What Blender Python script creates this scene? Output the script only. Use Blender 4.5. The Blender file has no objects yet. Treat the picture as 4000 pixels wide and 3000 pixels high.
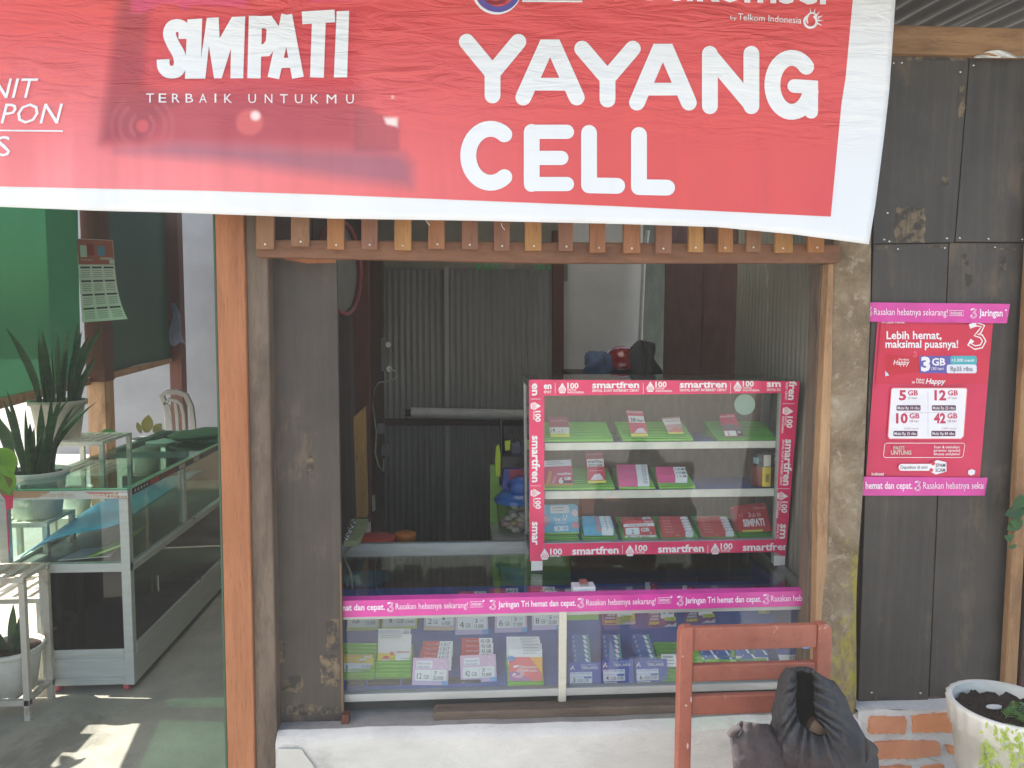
import bpy, bmesh, math, random
import numpy as np
from mathutils import Vector, Matrix
random.seed(11)
rnd = random.uniform

# ------------------------------------------------------------------ camera
scene = bpy.context.scene
YAW, PITCH, ROLL = math.radians(3.9), math.radians(4.5), 0.0037
CAM = Vector((0.0, -2.0, 1.5))
FWD = Vector((math.sin(YAW) * math.cos(PITCH), math.cos(YAW) * math.cos(PITCH), -math.sin(PITCH)))
_r0 = Vector((math.cos(YAW), -math.sin(YAW), 0)); _u0 = _r0.cross(FWD)
RGT = _r0 * math.cos(ROLL) + _u0 * math.sin(ROLL)
UPV = _u0 * math.cos(ROLL) - _r0 * math.sin(ROLL)
cd = bpy.data.cameras.new('camera'); cam = bpy.data.objects.new('camera', cd)
scene.collection.objects.link(cam)
m = Matrix((RGT, UPV, -FWD)).transposed().to_4x4(); m.translation = CAM
cam.matrix_world = m
cd.sensor_width = 36; cd.lens = 27; cd.clip_start = 0.05; cd.clip_end = 2000
scene.camera = cam

# ------------------------------------------------------------------ sky, sun, exposure
SUN = Vector((-0.64, 0.06, 0.78)).normalized()          # towards the sun: high on the left, just behind the wall line
world = bpy.data.worlds.new('World'); scene.world = world; world.use_nodes = True
wn = world.node_tree.nodes; wl = world.node_tree.links
sky = wn.new('ShaderNodeTexSky'); sky.sky_type = 'NISHITA'; sky.sun_disc = False
sky.sun_elevation = math.asin(SUN.z); sky.sun_rotation = math.atan2(SUN.x, SUN.y)
sky.dust_density = 3.0
bg = wn['Background']; bg.inputs['Strength'].default_value = 0.15
wt = wn.new('ShaderNodeMix'); wt.data_type = 'RGBA'; wt.blend_type = 'MULTIPLY'; wt.inputs[0].default_value = 1.0; wt.inputs[7].default_value = (1.05, 1.005, 0.91, 1)   # slightly hazy, warm daylight
wl.new(sky.outputs[0], wt.inputs[6]); wl.new(wt.outputs[2], bg.inputs[0])
sd = bpy.data.lights.new('sun', 'SUN'); sd.energy = 4.0; sd.angle = math.radians(0.5); sd.color = (1, 0.95, 0.86)
so = bpy.data.objects.new('sun', sd); scene.collection.objects.link(so)
so.rotation_euler = (-SUN).to_track_quat('-Z', 'Y').to_euler(); so.location = SUN * 20
vs = scene.view_settings
vs.view_transform = 'Standard'; vs.look = 'None'; vs.gamma = 1; vs.use_curve_mapping = False
vs.exposure = 1.4
scene.cycles.max_bounces = 6; scene.cycles.transparent_max_bounces = 20; scene.cycles.diffuse_bounces = 4; scene.cycles.glossy_bounces = 3; scene.cycles.volume_bounces = 0; scene.cycles.caustics_reflective = False; scene.cycles.caustics_refractive = False
scene.cycles.sample_clamp_indirect = 6; scene.cycles.use_adaptive_sampling = True; scene.cycles.adaptive_threshold = 0.025; scene.cycles.adaptive_min_samples = 16; scene.cycles.use_light_tree = False

# ------------------------------------------------------------------ picture helpers: a photo pixel and a depth give a point in the place
def ray(x, y): return FWD + RGT * ((x - 2000) / 3000) - UPV * ((y - 1500) / 3000)
def AY(x, y, Y): d = ray(x, y); return CAM + d * ((Y - CAM.y) / d.y)
def AZ(x, y, Z): d = ray(x, y); return CAM + d * ((Z - CAM.z) / d.z)
def AX(x, y, X): d = ray(x, y); return CAM + d * ((X - CAM.x) / d.x)
def surfY(Y): return lambda u, v, o=0.0: AY(u, v, Y - o)
def surfP(p, n):
    n = n.normalized()
    if n.dot(CAM - p) < 0: n = -n
    def S(u, v, o=0.0):
        d = ray(u, v); t = (p + n * o - CAM).dot(n) / d.dot(n); return CAM + d * t
    return S
def surfL(o0, ux, uy):           # metric surface: u along ux, v along uy (down)
    n = uy.cross(ux).normalized()
    return lambda u, v, o=0.0: o0 + ux * u + uy * v + n * o

# ------------------------------------------------------------------ materials
def lin(c):
    return tuple((x / 255 / 12.92 if x / 255 <= 0.04045 else ((x / 255 + 0.055) / 1.055) ** 2.4) for x in c) + (1.0,)
MATS = {}
def newmat(name):
    m = bpy.data.materials.new(name); m.use_nodes = True; MATS[name] = m
    nt = m.node_tree; return m, nt.nodes, nt.links, nt.nodes['Principled BSDF']
def coords(n, l, scale=(1, 1, 1), own=True):
    tc = n.new('ShaderNodeTexCoord'); mp = n.new('ShaderNodeMapping'); mp.inputs['Scale'].default_value = scale
    l.new(tc.outputs['Object'], mp.inputs[0])
    if own:          # every object gets its own stretch of the grain
        oi = n.new('ShaderNodeObjectInfo'); k = n.new('ShaderNodeMath'); k.operation = 'MULTIPLY'; k.inputs[1].default_value = 57.0
        l.new(oi.outputs['Random'], k.inputs[0]); l.new(k.outputs[0], mp.inputs['Location'])
    return mp.outputs[0]
def noise(n, l, vec, scale, detail=4, rough=0.6, dist=0.0):
    t = n.new('ShaderNodeTexNoise'); t.inputs['Scale'].default_value = scale; t.inputs['Detail'].default_value = detail
    t.inputs['Roughness'].default_value = rough; t.inputs['Distortion'].default_value = dist
    l.new(vec, t.inputs['Vector']); return t.outputs['Fac']
def ramp(n, l, fac, stops):
    r = n.new('ShaderNodeValToRGB'); e = r.color_ramp.elements
    while len(e) > len(stops): e.remove(e[-1])
    while len(e) < len(stops): e.new(1)
    for i, (p, c) in enumerate(stops): e[i].position = p; e[i].color = c
    l.new(fac, r.inputs[0]); return r.outputs[0]
def mixc(n, l, fac, a, b):
    m = n.new('ShaderNodeMix'); m.data_type = 'RGBA'
    for s, v in ((0, fac), (6, a), (7, b)):
        if isinstance(v, (tuple, float, int)): m.inputs[s].default_value = v
        else: l.new(v, m.inputs[s])
    return m.outputs[2]
def bump(n, l, b, h, strength=0.3, dist=0.01):
    k = n.new('ShaderNodeBump'); k.inputs['Strength'].default_value = strength; k.inputs['Distance'].default_value = dist
    l.new(h, k.inputs['Height']); l.new(k.outputs[0], b.inputs['Normal'])
def mottled(name, c1, c2, scale=(1, 1, 1), ns=8, rough=0.7, bs=0.25, bd=0.004, metal=0.0, c3=None, fine=60):
    m, n, l, b = newmat(name); v = coords(n, l, scale)
    f = noise(n, l, v, ns, 6, 0.65, 0.3); col = ramp(n, l, f, [(0.3, lin(c1)), (0.7, lin(c2))])
    if c3 is not None:
        f3 = noise(n, l, v, ns * 0.45, 5, 0.7, 0.2); r3 = ramp(n, l, f3, [(0.55, (0, 0, 0, 1)), (0.68, (1, 1, 1, 1))])
        col = mixc(n, l, r3, col, lin(c3))
    l.new(col, b.inputs['Base Color']); b.inputs['Roughness'].default_value = rough; b.inputs['Metallic'].default_value = metal
    f2 = noise(n, l, v, fine, 5, 0.7); bump(n, l, b, f2, bs, bd); return m
def plain(name, c, rough=0.5, metal=0.0, var=0.12, coat=0.0, sheen=0.0, trans=0.0):
    m, n, l, b = newmat(name); v = coords(n, l)
    f = noise(n, l, v, 14, 4, 0.6); k = lin(c)
    d = tuple(x * (1 - var) for x in k[:3]) + (1,); u = tuple(min(1, x * (1 + var)) for x in k[:3]) + (1,)
    l.new(ramp(n, l, f, [(0.3, d), (0.7, u)]), b.inputs['Base Color'])
    b.inputs['Roughness'].default_value = rough; b.inputs['Metallic'].default_value = metal
    b.inputs['Coat Weight'].default_value = coat; b.inputs['Transmission Weight'].default_value = trans
    return m
def M(name):
    if name in MATS: return MATS[name]
    if name.startswith('p_'):      # flat print colour p_rrggbb
        h = name[2:8]; return plain(name, tuple(int(h[i:i + 2], 16) for i in (0, 2, 4)), 0.42, 0, 0.06)
    raise KeyError(name)
def pc(r, g, b): return 'p_%02x%02x%02x' % (r, g, b)
WHITE = pc(236, 238, 238); INK = pc(45, 45, 52)

def wood(name, c1, c2, c3=None, ax='z', ns=3.0, rough=0.75):
    s = {'z': (9, 9, 0.8), 'x': (0.8, 9, 9), 'y': (9, 0.8, 9)}[ax]
    m, n, l, b = newmat(name); v = coords(n, l, s)
    f = noise(n, l, v, ns, 8, 0.65, 0.6); col = ramp(n, l, f, [(0.25, lin(c1)), (0.72, lin(c2))])
    if c3:
        v2 = coords(n, l, tuple(x ** 0.5 for x in s)); f3 = noise(n, l, v2, 4, 6, 0.7)
        col = mixc(n, l, ramp(n, l, f3, [(0.5, (0, 0, 0, 1)), (0.72, (1, 1, 1, 1))]), col, lin(c3))
    fs = noise(n, l, coords(n, l, tuple(x * 3 for x in s)), 9, 6, 0.7)
    col = mixc(n, l, ramp(n, l, fs, [(0.28, (0.5,) * 3 + (1,)), (0.46, (0, 0, 0, 1))]), col, (0.03, 0.02, 0.012, 1))
    l.new(col, b.inputs['Base Color']); b.inputs['Roughness'].default_value = rough
    bump(n, l, b, fs, 0.35, 0.004); return m
wood('wood_orange', (146, 90, 58), (184, 122, 82), (162, 98, 62))
wood('wood_grey', (92, 78, 66), (128, 110, 94), (72, 60, 50))
wood('wood_beam', (112, 74, 52), (140, 98, 72), (96, 64, 46), 'x')
wood('wood_dark', (58, 40, 34), (82, 56, 44), None)
wood('wood_red', (84, 48, 38), (108, 62, 46), None)
wood('wood_yellow', (176, 134, 76), (200, 158, 96), None)
wood('wood_pale', (150, 112, 78), (196, 160, 120), (120, 84, 56))
wood('wood_brown_x', (128, 94, 62), (168, 130, 90), (108, 76, 50), 'x')
wood('wood_brown_z', (128, 94, 62), (168, 130, 90), (108, 76, 50), 'z')
wood('wood_sill', (92, 78, 68), (122, 106, 92), (74, 60, 52), 'x')
SLATS = []
for i, (a, b_) in enumerate([((124, 88, 62), (150, 110, 80)), ((136, 88, 58), (162, 110, 74)), ((154, 108, 62), (180, 134, 82)), ((120, 80, 62), (144, 100, 78)), ((148, 98, 58), (174, 120, 74))]):
    wood('wood_slat_%d' % i, a, b_, None); SLATS.append('wood_slat_%d' % i)

def worn_black(name, base, wear, amount=0.62, rough=0.55):
    m, n, l, b = newmat(name); v = coords(n, l, (5, 5, 1.2))
    f = noise(n, l, v, 3, 8, 0.72, 0.4); v2 = coords(n, l, (1, 1, 1)); g = noise(n, l, v2, 3.5, 5, 0.6)
    mul = n.new('ShaderNodeMath'); mul.operation = 'MULTIPLY'; l.new(f, mul.inputs[0]); l.new(g, mul.inputs[1])
    w = ramp(n, l, mul.outputs[0], [(amount * 0.52, (0, 0, 0, 1)), (amount * 0.7, (0.7, 0.7, 0.7, 1))])
    k = lin(base); col0 = ramp(n, l, g, [(0.3, tuple(x * 0.7 for x in k[:3]) + (1,)), (0.7, tuple(x * 1.35 for x in k[:3]) + (1,))])
    # dust streaks running down the board and small pale scuffs
    st = noise(n, l, coords(n, l, (26, 26, 1.0)), 1.6, 7, 0.75, 0.2)
    col0 = mixc(n, l, ramp(n, l, st, [(0.45, (0, 0, 0, 1)), (0.85, (0.32, 0.32, 0.32, 1))]), col0, lin((118, 106, 94)))
    sc = noise(n, l, coords(n, l, (8, 8, 14)), 5, 6, 0.8, 1.2)
    col0 = mixc(n, l, ramp(n, l, sc, [(0.66, (0, 0, 0, 1)), (0.74, (0.6, 0.6, 0.6, 1))]), col0, lin((134, 122, 106)))
    l.new(mixc(n, l, w, col0, lin(wear)), b.inputs['Base Color'])
    rr = n.new('ShaderNodeMapRange'); rr.inputs[3].default_value = rough - 0.12; rr.inputs[4].default_value = rough + 0.25; l.new(st, rr.inputs[0]); l.new(rr.outputs[0], b.inputs['Roughness'])
    bump(n, l, b, noise(n, l, coords(n, l, (30, 30, 6)), 8, 5), 0.3, 0.004); return m
worn_black('black_board', (68, 60, 54), (124, 106, 86), 0.60)
worn_black('black_ply', (60, 55, 51), (108, 90, 70), 0.58, 0.5)
mottled('bare_wood', (126, 102, 74), (104, 82, 58), (12, 12, 1.5), 6, 0.8)
def _patchy():
    m, n, l, b = newmat('bare_patchy'); f = noise(n, l, coords(n, l, (10, 10, 2.0)), 5, 8, 0.75, 0.4); g = noise(n, l, coords(n, l, (3, 3, 3)), 8, 6, 0.7)
    c = mixc(n, l, ramp(n, l, f, [(0.35, (0, 0, 0, 1)), (0.6, (1, 1, 1, 1))]), lin((88, 76, 62)), lin((128, 110, 86)))
    c = mixc(n, l, ramp(n, l, g, [(0.44, (0, 0, 0, 1)), (0.56, (1, 1, 1, 1))]), c, lin((58, 54, 50))); l.new(c, b.inputs['Base Color']); b.inputs['Roughness'].default_value = 0.8
_patchy()
mottled('asphalt', (150, 148, 143), (176, 173, 167), (1, 1, 1), 3, 0.95, 0.5, 0.01, fine=120)
mottled('alley_concrete', (158, 156, 144), (188, 185, 172), (1, 1, 1), 4, 0.85, 0.5, 0.006, c3=(138, 136, 126))
mottled('plinth_plaster', (204, 202, 196), (228, 226, 220), (1, 1, 2), 5, 0.85, 0.6, 0.008, c3=(188, 186, 181))
mottled('sill_plaster', (134, 130, 126), (168, 164, 160), (1, 1, 1), 9, 0.9, 0.5, 0.006)
mottled('mortar', (206, 206, 204), (230, 230, 228), (1, 1, 1), 14, 0.95, 0.9, 0.008, fine=90)
mottled('brick_a', (196, 128, 94), (216, 150, 112), (1, 1, 1), 10, 0.9, 0.5, 0.004)
mottled('brick_b', (204, 132, 88), (226, 156, 108), (1, 1, 1), 10, 0.9, 0.5, 0.004)
mottled('white_plaster', (140, 142, 146), (158, 160, 164), (1, 1, 1), 2.5, 0.85, 0.15, 0.003)
mottled('stained_plaster', (212, 214, 214), (228, 229, 228), (1, 1, 1), 2.5, 0.85, 0.2, 0.003, c3=(132, 134, 124))
mottled('mossy_wall', (66, 72, 60), (96, 98, 84), (1, 1, 1), 6, 0.95, 0.6, 0.006, c3=(92, 98, 52))
mottled('zinc', (126, 126, 124), (150, 150, 148), (1, 1, 0.3), 5, 0.42, 0.1, 0.002, metal=0.25)
mottled('zinc_old', (112, 110, 100), (140, 136, 124), (1, 1, 0.3), 5, 0.5, 0.1, 0.002, metal=0.2)
mottled('roof_tin', (96, 92, 88), (128, 122, 116), (1, 0.3, 1), 4, 0.5, 0.1, 0.002, metal=0.3)
mottled('soil', (38, 27, 21), (70, 52, 42), (1, 1, 1), 60, 1.0, 1.0, 0.02)
def _chair():
    m, n, l, b = newmat('chair_paint'); v = coords(n, l, (2, 2, 2))
    col = ramp(n, l, noise(n, l, v, 5, 6, 0.65), [(0.3, lin((156, 90, 72))), (0.7, lin((180, 110, 90)))])
    chips = noise(n, l, coords(n, l, (1, 1, 1)), 55, 6, 0.75, 0.6); big = noise(n, l, v, 3, 4, 0.6)
    ma = n.new('ShaderNodeMath'); ma.operation = 'MULTIPLY'; l.new(chips, ma.inputs[0]); l.new(big, ma.inputs[1])
    col = mixc(n, l, ramp(n, l, ma.outputs[0], [(0.37, (0, 0, 0, 1)), (0.42, (0.8, 0.8, 0.8, 1))]), col, lin((206, 172, 156)))
    gr = noise(n, l, coords(n, l, (3, 3, 3)), 6, 7, 0.75, 1.0); col = mixc(n, l, ramp(n, l, gr, [(0.52, (0, 0, 0, 1)), (0.75, (0.5, 0.5, 0.5, 1))]), col, lin((112, 62, 50)))
    l.new(col, b.inputs['Base Color']); b.inputs['Roughness'].default_value = 0.62; bump(n, l, b, chips, 0.3, 0.003)
_chair()
mottled('bag_cloth', (44, 46, 52), (62, 64, 70), (1, 1, 1), 26, 0.7, 0.6, 0.01, fine=70)
mottled('bag_flap', (58, 53, 56), (78, 70, 73), (1, 1, 1), 26, 0.8, 0.5, 0.01, fine=60)
mottled('alu', (168, 172, 170), (188, 191, 189), (1, 1, 8), 8, 0.42, 0.05, 0.001, metal=0.35)
mottled('alu_cream', (200, 198, 182), (216, 213, 198), (1, 1, 8), 8, 0.45, 0.05, 0.001, metal=0.15)
mottled('alu_dark', (120, 124, 122), (142, 146, 142), (1, 1, 8), 8, 0.42, 0.05, 0.001, metal=0.4)
plain('shelf_white', (226, 226, 216), 0.45); plain('blue_mat', (58, 96, 176), 0.7); plain('navy_mat', (44, 54, 112), 0.7)
plain('dark_inside', (40, 42, 46), 0.4); plain('black_plastic', (34, 34, 38), 0.35); plain('grey_plastic', (110, 110, 106), 0.5)
plain('white_plastic', (226, 228, 226), 0.35); plain('pot_white', (224, 224, 216), 0.5); plain('pot_grey', (176, 172, 160), 0.75)
plain('white_paint', (218, 216, 204), 0.55, var=0.2); mottled('rust_paint', (206, 200, 184), (222, 217, 204), (1, 1, 1), 12, 0.7, 0.2, 0.003, c3=(172, 140, 108))
plain('lime', (150, 196, 92), 0.5); plain('rack_green', (120, 198, 56), 0.32, coat=0.3); plain('rack_green_dark', (72, 164, 44), 0.32, coat=0.3)
plain('tape_pink', (226, 62, 108), 0.32, coat=0.25); plain('tape_magenta', (216, 66, 160), 0.3, coat=0.25)
plain('red_lid', (206, 74, 62), 0.3, coat=0.3); plain('orange_lid', (224, 126, 32), 0.3, coat=0.3); plain('blue_lid', (36, 104, 178), 0.3, coat=0.3)
plain('basin_blue', (22, 128, 178), 0.25, coat=0.4); plain('fan_red', (128, 58, 58), 0.5); plain('helmet_red', (150, 30, 34), 0.15, coat=0.8)
plain('denim', (92, 112, 150), 0.85); plain('jacket', (84, 86, 86), 0.8); plain('neon', (190, 220, 30), 0.5)
plain('caster_pink', (222, 110, 116), 0.4); plain('rubber', (60, 60, 62), 0.6); plain('chrome', (190, 190, 190), 0.25, 0.9)
plain('cloth_green', (66, 92, 72), 0.9); plain('teal_sheet', (60, 146, 196), 0.5); plain('tube_lamp', (206, 206, 204), 0.4); mottled('alu_light', (198, 204, 200), (214, 219, 215), (1, 1, 8), 8, 0.45, 0.05, 0.001, metal=0.1); plain('glass_edge', (110, 214, 160), 0.2, coat=.5)
plain('brown_leather', (104, 82, 66), 0.5); plain('cable', (168, 166, 150), 0.5); plain('paper', (222, 222, 218), 0.7)
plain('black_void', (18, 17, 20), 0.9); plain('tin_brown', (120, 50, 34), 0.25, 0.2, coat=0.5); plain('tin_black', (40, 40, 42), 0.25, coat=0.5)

# leaves
def leafmat(name, c1, c2, rough=0.45, stripe=False):
    m, n, l, b = newmat(name); v = coords(n, l, (1, 1, 6) if stripe else (1, 1, 1))
    f = noise(n, l, v, 9, 5, 0.6); l.new(ramp(n, l, f, [(0.35, lin(c1)), (0.65, lin(c2))]), b.inputs['Base Color'])
    b.inputs['Roughness'].default_value = rough; b.inputs['Transmission Weight'].default_value = 0
    tr = n.new('ShaderNodeBsdfTranslucent'); tr.inputs[0].default_value = lin(tuple(min(255, x * 1.2) for x in c2))
    mx = n.new('ShaderNodeMixShader'); mx.inputs[0].default_value = 0.3
    l.new(b.outputs[0], mx.inputs[1]); l.new(tr.outputs[0], mx.inputs[2]); l.new(mx.outputs[0], n['Material Output'].inputs[0]); return m
leafmat('sansevieria', (36, 58, 40), (66, 92, 62), 0.4, True)
leafmat('pothos', (84, 140, 40), (130, 176, 56)); leafmat('olive_leaf', (96, 98, 40), (124, 122, 52)); leafmat('fern', (84, 132, 66), (120, 166, 84))
leafmat('moss_leaf', (150, 170, 84), (184, 200, 110), 0.8); leafmat('dark_leaf', (40, 78, 44), (70, 112, 58))

# clear thin glass: mirror-like by angle, otherwise see-through
def glass(name, tint=(0.97, 0.985, 0.975, 1), ior=1.5, extra=0.0, dust=0.0):
    m, n, l, b = newmat(name); n.remove(b)
    t = n.new('ShaderNodeBsdfTransparent'); t.inputs[0].default_value = tint
    g = n.new('ShaderNodeBsdfGlossy'); g.inputs['Roughness'].default_value = 0.02
    fr = n.new('ShaderNodeFresnel'); ge = n.new('ShaderNodeNewGeometry'); mi = n.new('ShaderNodeMix'); mi.inputs[2].default_value = ior; mi.inputs[3].default_value = 1 / ior
    l.new(ge.outputs['Backfacing'], mi.inputs[0]); l.new(mi.outputs[0], fr.inputs[0])      # same reflection from both faces of the pane
    mx = n.new('ShaderNodeMixShader')
    add = n.new('ShaderNodeMath'); add.operation = 'ADD'; add.inputs[1].default_value = extra; add.use_clamp = True
    l.new(fr.outputs[0], add.inputs[0]); l.new(add.outputs[0], mx.inputs[0])
    l.new(t.outputs[0], mx.inputs[1]); l.new(g.outputs[0], mx.inputs[2]); last = mx.outputs[0]
    if dust:      # a film of dust, uneven over the pane
        df = n.new('ShaderNodeBsdfDiffuse'); df.inputs[0].default_value = (0.75, 0.74, 0.7, 1); dn = noise(n, l, coords(n, l, (1, 1, 1)), 6, 6, 0.7)
        dm = n.new('ShaderNodeMath'); dm.operation = 'MULTIPLY'; dm.inputs[1].default_value = dust * 2; l.new(dn, dm.inputs[0]); m2 = n.new('ShaderNodeMixShader'); l.new(dm.outputs[0], m2.inputs[0]); l.new(last, m2.inputs[1]); l.new(df.outputs[0], m2.inputs[2]); last = m2.outputs[0]
    l.new(last, n['Material Output'].inputs[0]); return m
glass('glass_dusty', dust=0.035); glass('glass'); glass('glass_green', (0.8, 0.93, 0.86, 1)); glass('glass_smoked', (0.16, 0.17, 0.18, 1), 1.5); glass('clear_plastic', (0.86, 0.88, 0.86, 1), 1.45, 0.04)
glass('bag_plastic', (0.7, 0.76, 0.82, 1), 1.4, 0.05)
def translucent(name, c, w=0.6, rough=0.6, trans=0.0, tint=None):
    m, n, l, b = newmat(name); v = coords(n, l, (1, 1, 1)); f = noise(n, l, v, 3, 5, 0.6)
    k = lin(c); col = ramp(n, l, f, [(0.3, tuple(x * 0.8 for x in k[:3]) + (1,)), (0.7, tuple(min(1, x * 1.15) for x in k[:3]) + (1,))])
    l.new(col, b.inputs['Base Color']); b.inputs['Roughness'].default_value = rough
    tr = n.new('ShaderNodeBsdfTranslucent'); l.new(col, tr.inputs[0]); mx = n.new('ShaderNodeMixShader'); mx.inputs[0].default_value = w
    l.new(b.outputs[0], mx.inputs[1]); l.new(tr.outputs[0], mx.inputs[2])
    last = mx.outputs[0]
    if trans:
        tp = n.new('ShaderNodeBsdfTransparent'); tp.inputs[0].default_value = tint; m2 = n.new('ShaderNodeMixShader'); m2.inputs[0].default_value = trans
        l.new(last, m2.inputs[1]); l.new(tp.outputs[0], m2.inputs[2]); last = m2.outputs[0]
    l.new(last, n['Material Output'].inputs[0]); return m
translucent('green_tarp', (16, 50, 30), 0.4, 0.7, 0.09, (0.22, 0.8, 0.42, 1))
plain('green_board', (34, 72, 50), 0.7); plain('green_ledge', (150, 160, 118), 0.8, var=.25); plain('door_brown', (112, 78, 70), 0.7, var=.2); plain('grey_chair', (136, 136, 130), 0.5)
translucent('green_sheet', (50, 170, 105), 0.55, 0.5, 0.25, (0.25, 0.85, 0.5, 1)); translucent('fibre_sheet', (236, 234, 230), 0.88, 0.6, 0.0); translucent('bag_film', (150, 168, 190), 0.5, 0.3, 0.3, (.8, .85, .9, 1))

# old concrete post with yellow lichen in its lower half
def _conc():
    m, n, l, b = newmat('old_concrete'); v = coords(n, l)
    f = noise(n, l, v, 9, 8, 0.7, 0.4); col = ramp(n, l, f, [(0.28, lin((98, 82, 64))), (0.5, lin((140, 122, 98))), (0.72, lin((176, 162, 140)))])
    g = noise(n, l, v, 38, 5, 0.7); col = mixc(n, l, ramp(n, l, g, [(0.56, (0, 0, 0, 1)), (0.66, (0.6, 0.6, 0.6, 1))]), col, lin((178, 166, 146)))
    tc = n.new('ShaderNodeTexCoord'); sx = n.new('ShaderNodeSeparateXYZ'); l.new(tc.outputs['Object'], sx.inputs[0])
    mr = n.new('ShaderNodeMapRange'); mr.inputs[1].default_value = 1.15; mr.inputs[2].default_value = 0.7; l.new(sx.outputs[2], mr.inputs[0])
    mx = n.new('ShaderNodeMapRange'); mx.inputs[1].default_value = 1.0; mx.inputs[2].default_value = 1.10; l.new(sx.outputs[0], mx.inputs[0])
    h = noise(n, l, coords(n, l, (1, 1, 0.55)), 13, 8, 0.72); g2 = noise(n, l, v, 60, 6, 0.75)
    def wsum(a, ka, c): 
        q = n.new('ShaderNodeMath'); q.operation = 'MULTIPLY_ADD'; q.inputs[1].default_value = ka; l.new(a, q.inputs[0])
        if c is None: q.inputs[2].default_value = 0.0
        else: l.new(c, q.inputs[2])
        return q.outputs[0]
    t = wsum(h, 1.0, wsum(g2, 0.4, wsum(mr.outputs[0], 0.28, wsum(mx.outputs[0], 0.26, None))))
    col = mixc(n, l, ramp(n, l, wsum(t, 0.5, None), [(0.575, (0, 0, 0, 1)), (0.635, (0.8, 0.8, 0.8, 1))]), col, lin((172, 160, 48)))
    l.new(col, b.inputs['Base Color']); b.inputs['Roughness'].default_value = 0.95; bump(n, l, b, noise(n, l, v, 45, 8, 0.75), 0.7, 0.008)
_conc()

# printed vinyl: colours stored on the mesh, fine horizontal wrinkles as relief
def _vinyl(name, attr):
    m, n, l, b = newmat(name)
    if attr:
        a = n.new('ShaderNodeAttribute'); a.attribute_name = 'print'; l.new(a.outputs['Color'], b.inputs['Base Color'])
    else: b.inputs['Base Color'].default_value = lin((232, 235, 238))
    b.inputs['Roughness'].default_value = 0.34; b.inputs['Specular IOR Level'].default_value = 0.55
    v = coords(n, l, (5, 1, 26), False); f = noise(n, l, v, 1.4, 5, 0.55, 0.9)
    mk = ramp(n, l, noise(n, l, coords(n, l, (1.6, 1, 3.5), False), 1.5, 3, 0.5), [(0.38, (0.25, 0.25, 0.25, 1)), (0.62, (1, 1, 1, 1))]); mf = n.new('ShaderNodeMath'); mf.operation = 'MULTIPLY'; l.new(f, mf.inputs[0]); l.new(mk, mf.inputs[1]); f = mf.outputs[0]
    v2 = coords(n, l, (14, 1, 1.5), False); f2 = noise(n, l, v2, 0.7, 2, 0.4, 0.3)
    tc = n.new('ShaderNodeTexCoord'); sx = n.new('ShaderNodeSeparateXYZ'); l.new(tc.outputs['Object'], sx.inputs[0])
    mr = n.new('ShaderNodeMapRange'); mr.inputs[1].default_value = 1.9; mr.inputs[2].default_value = 2.06; l.new(sx.outputs[2], mr.inputs[0])
    mm = n.new('ShaderNodeMix'); l.new(mr.outputs[0], mm.inputs[0]); l.new(f2, mm.inputs[2]); l.new(f, mm.inputs[3])
    bump(n, l, b, mm.outputs[0], 0.62 if attr else 0.4, 0.03); return m
_vinyl('vinyl_print', True); _vinyl('vinyl_white', False)

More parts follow.
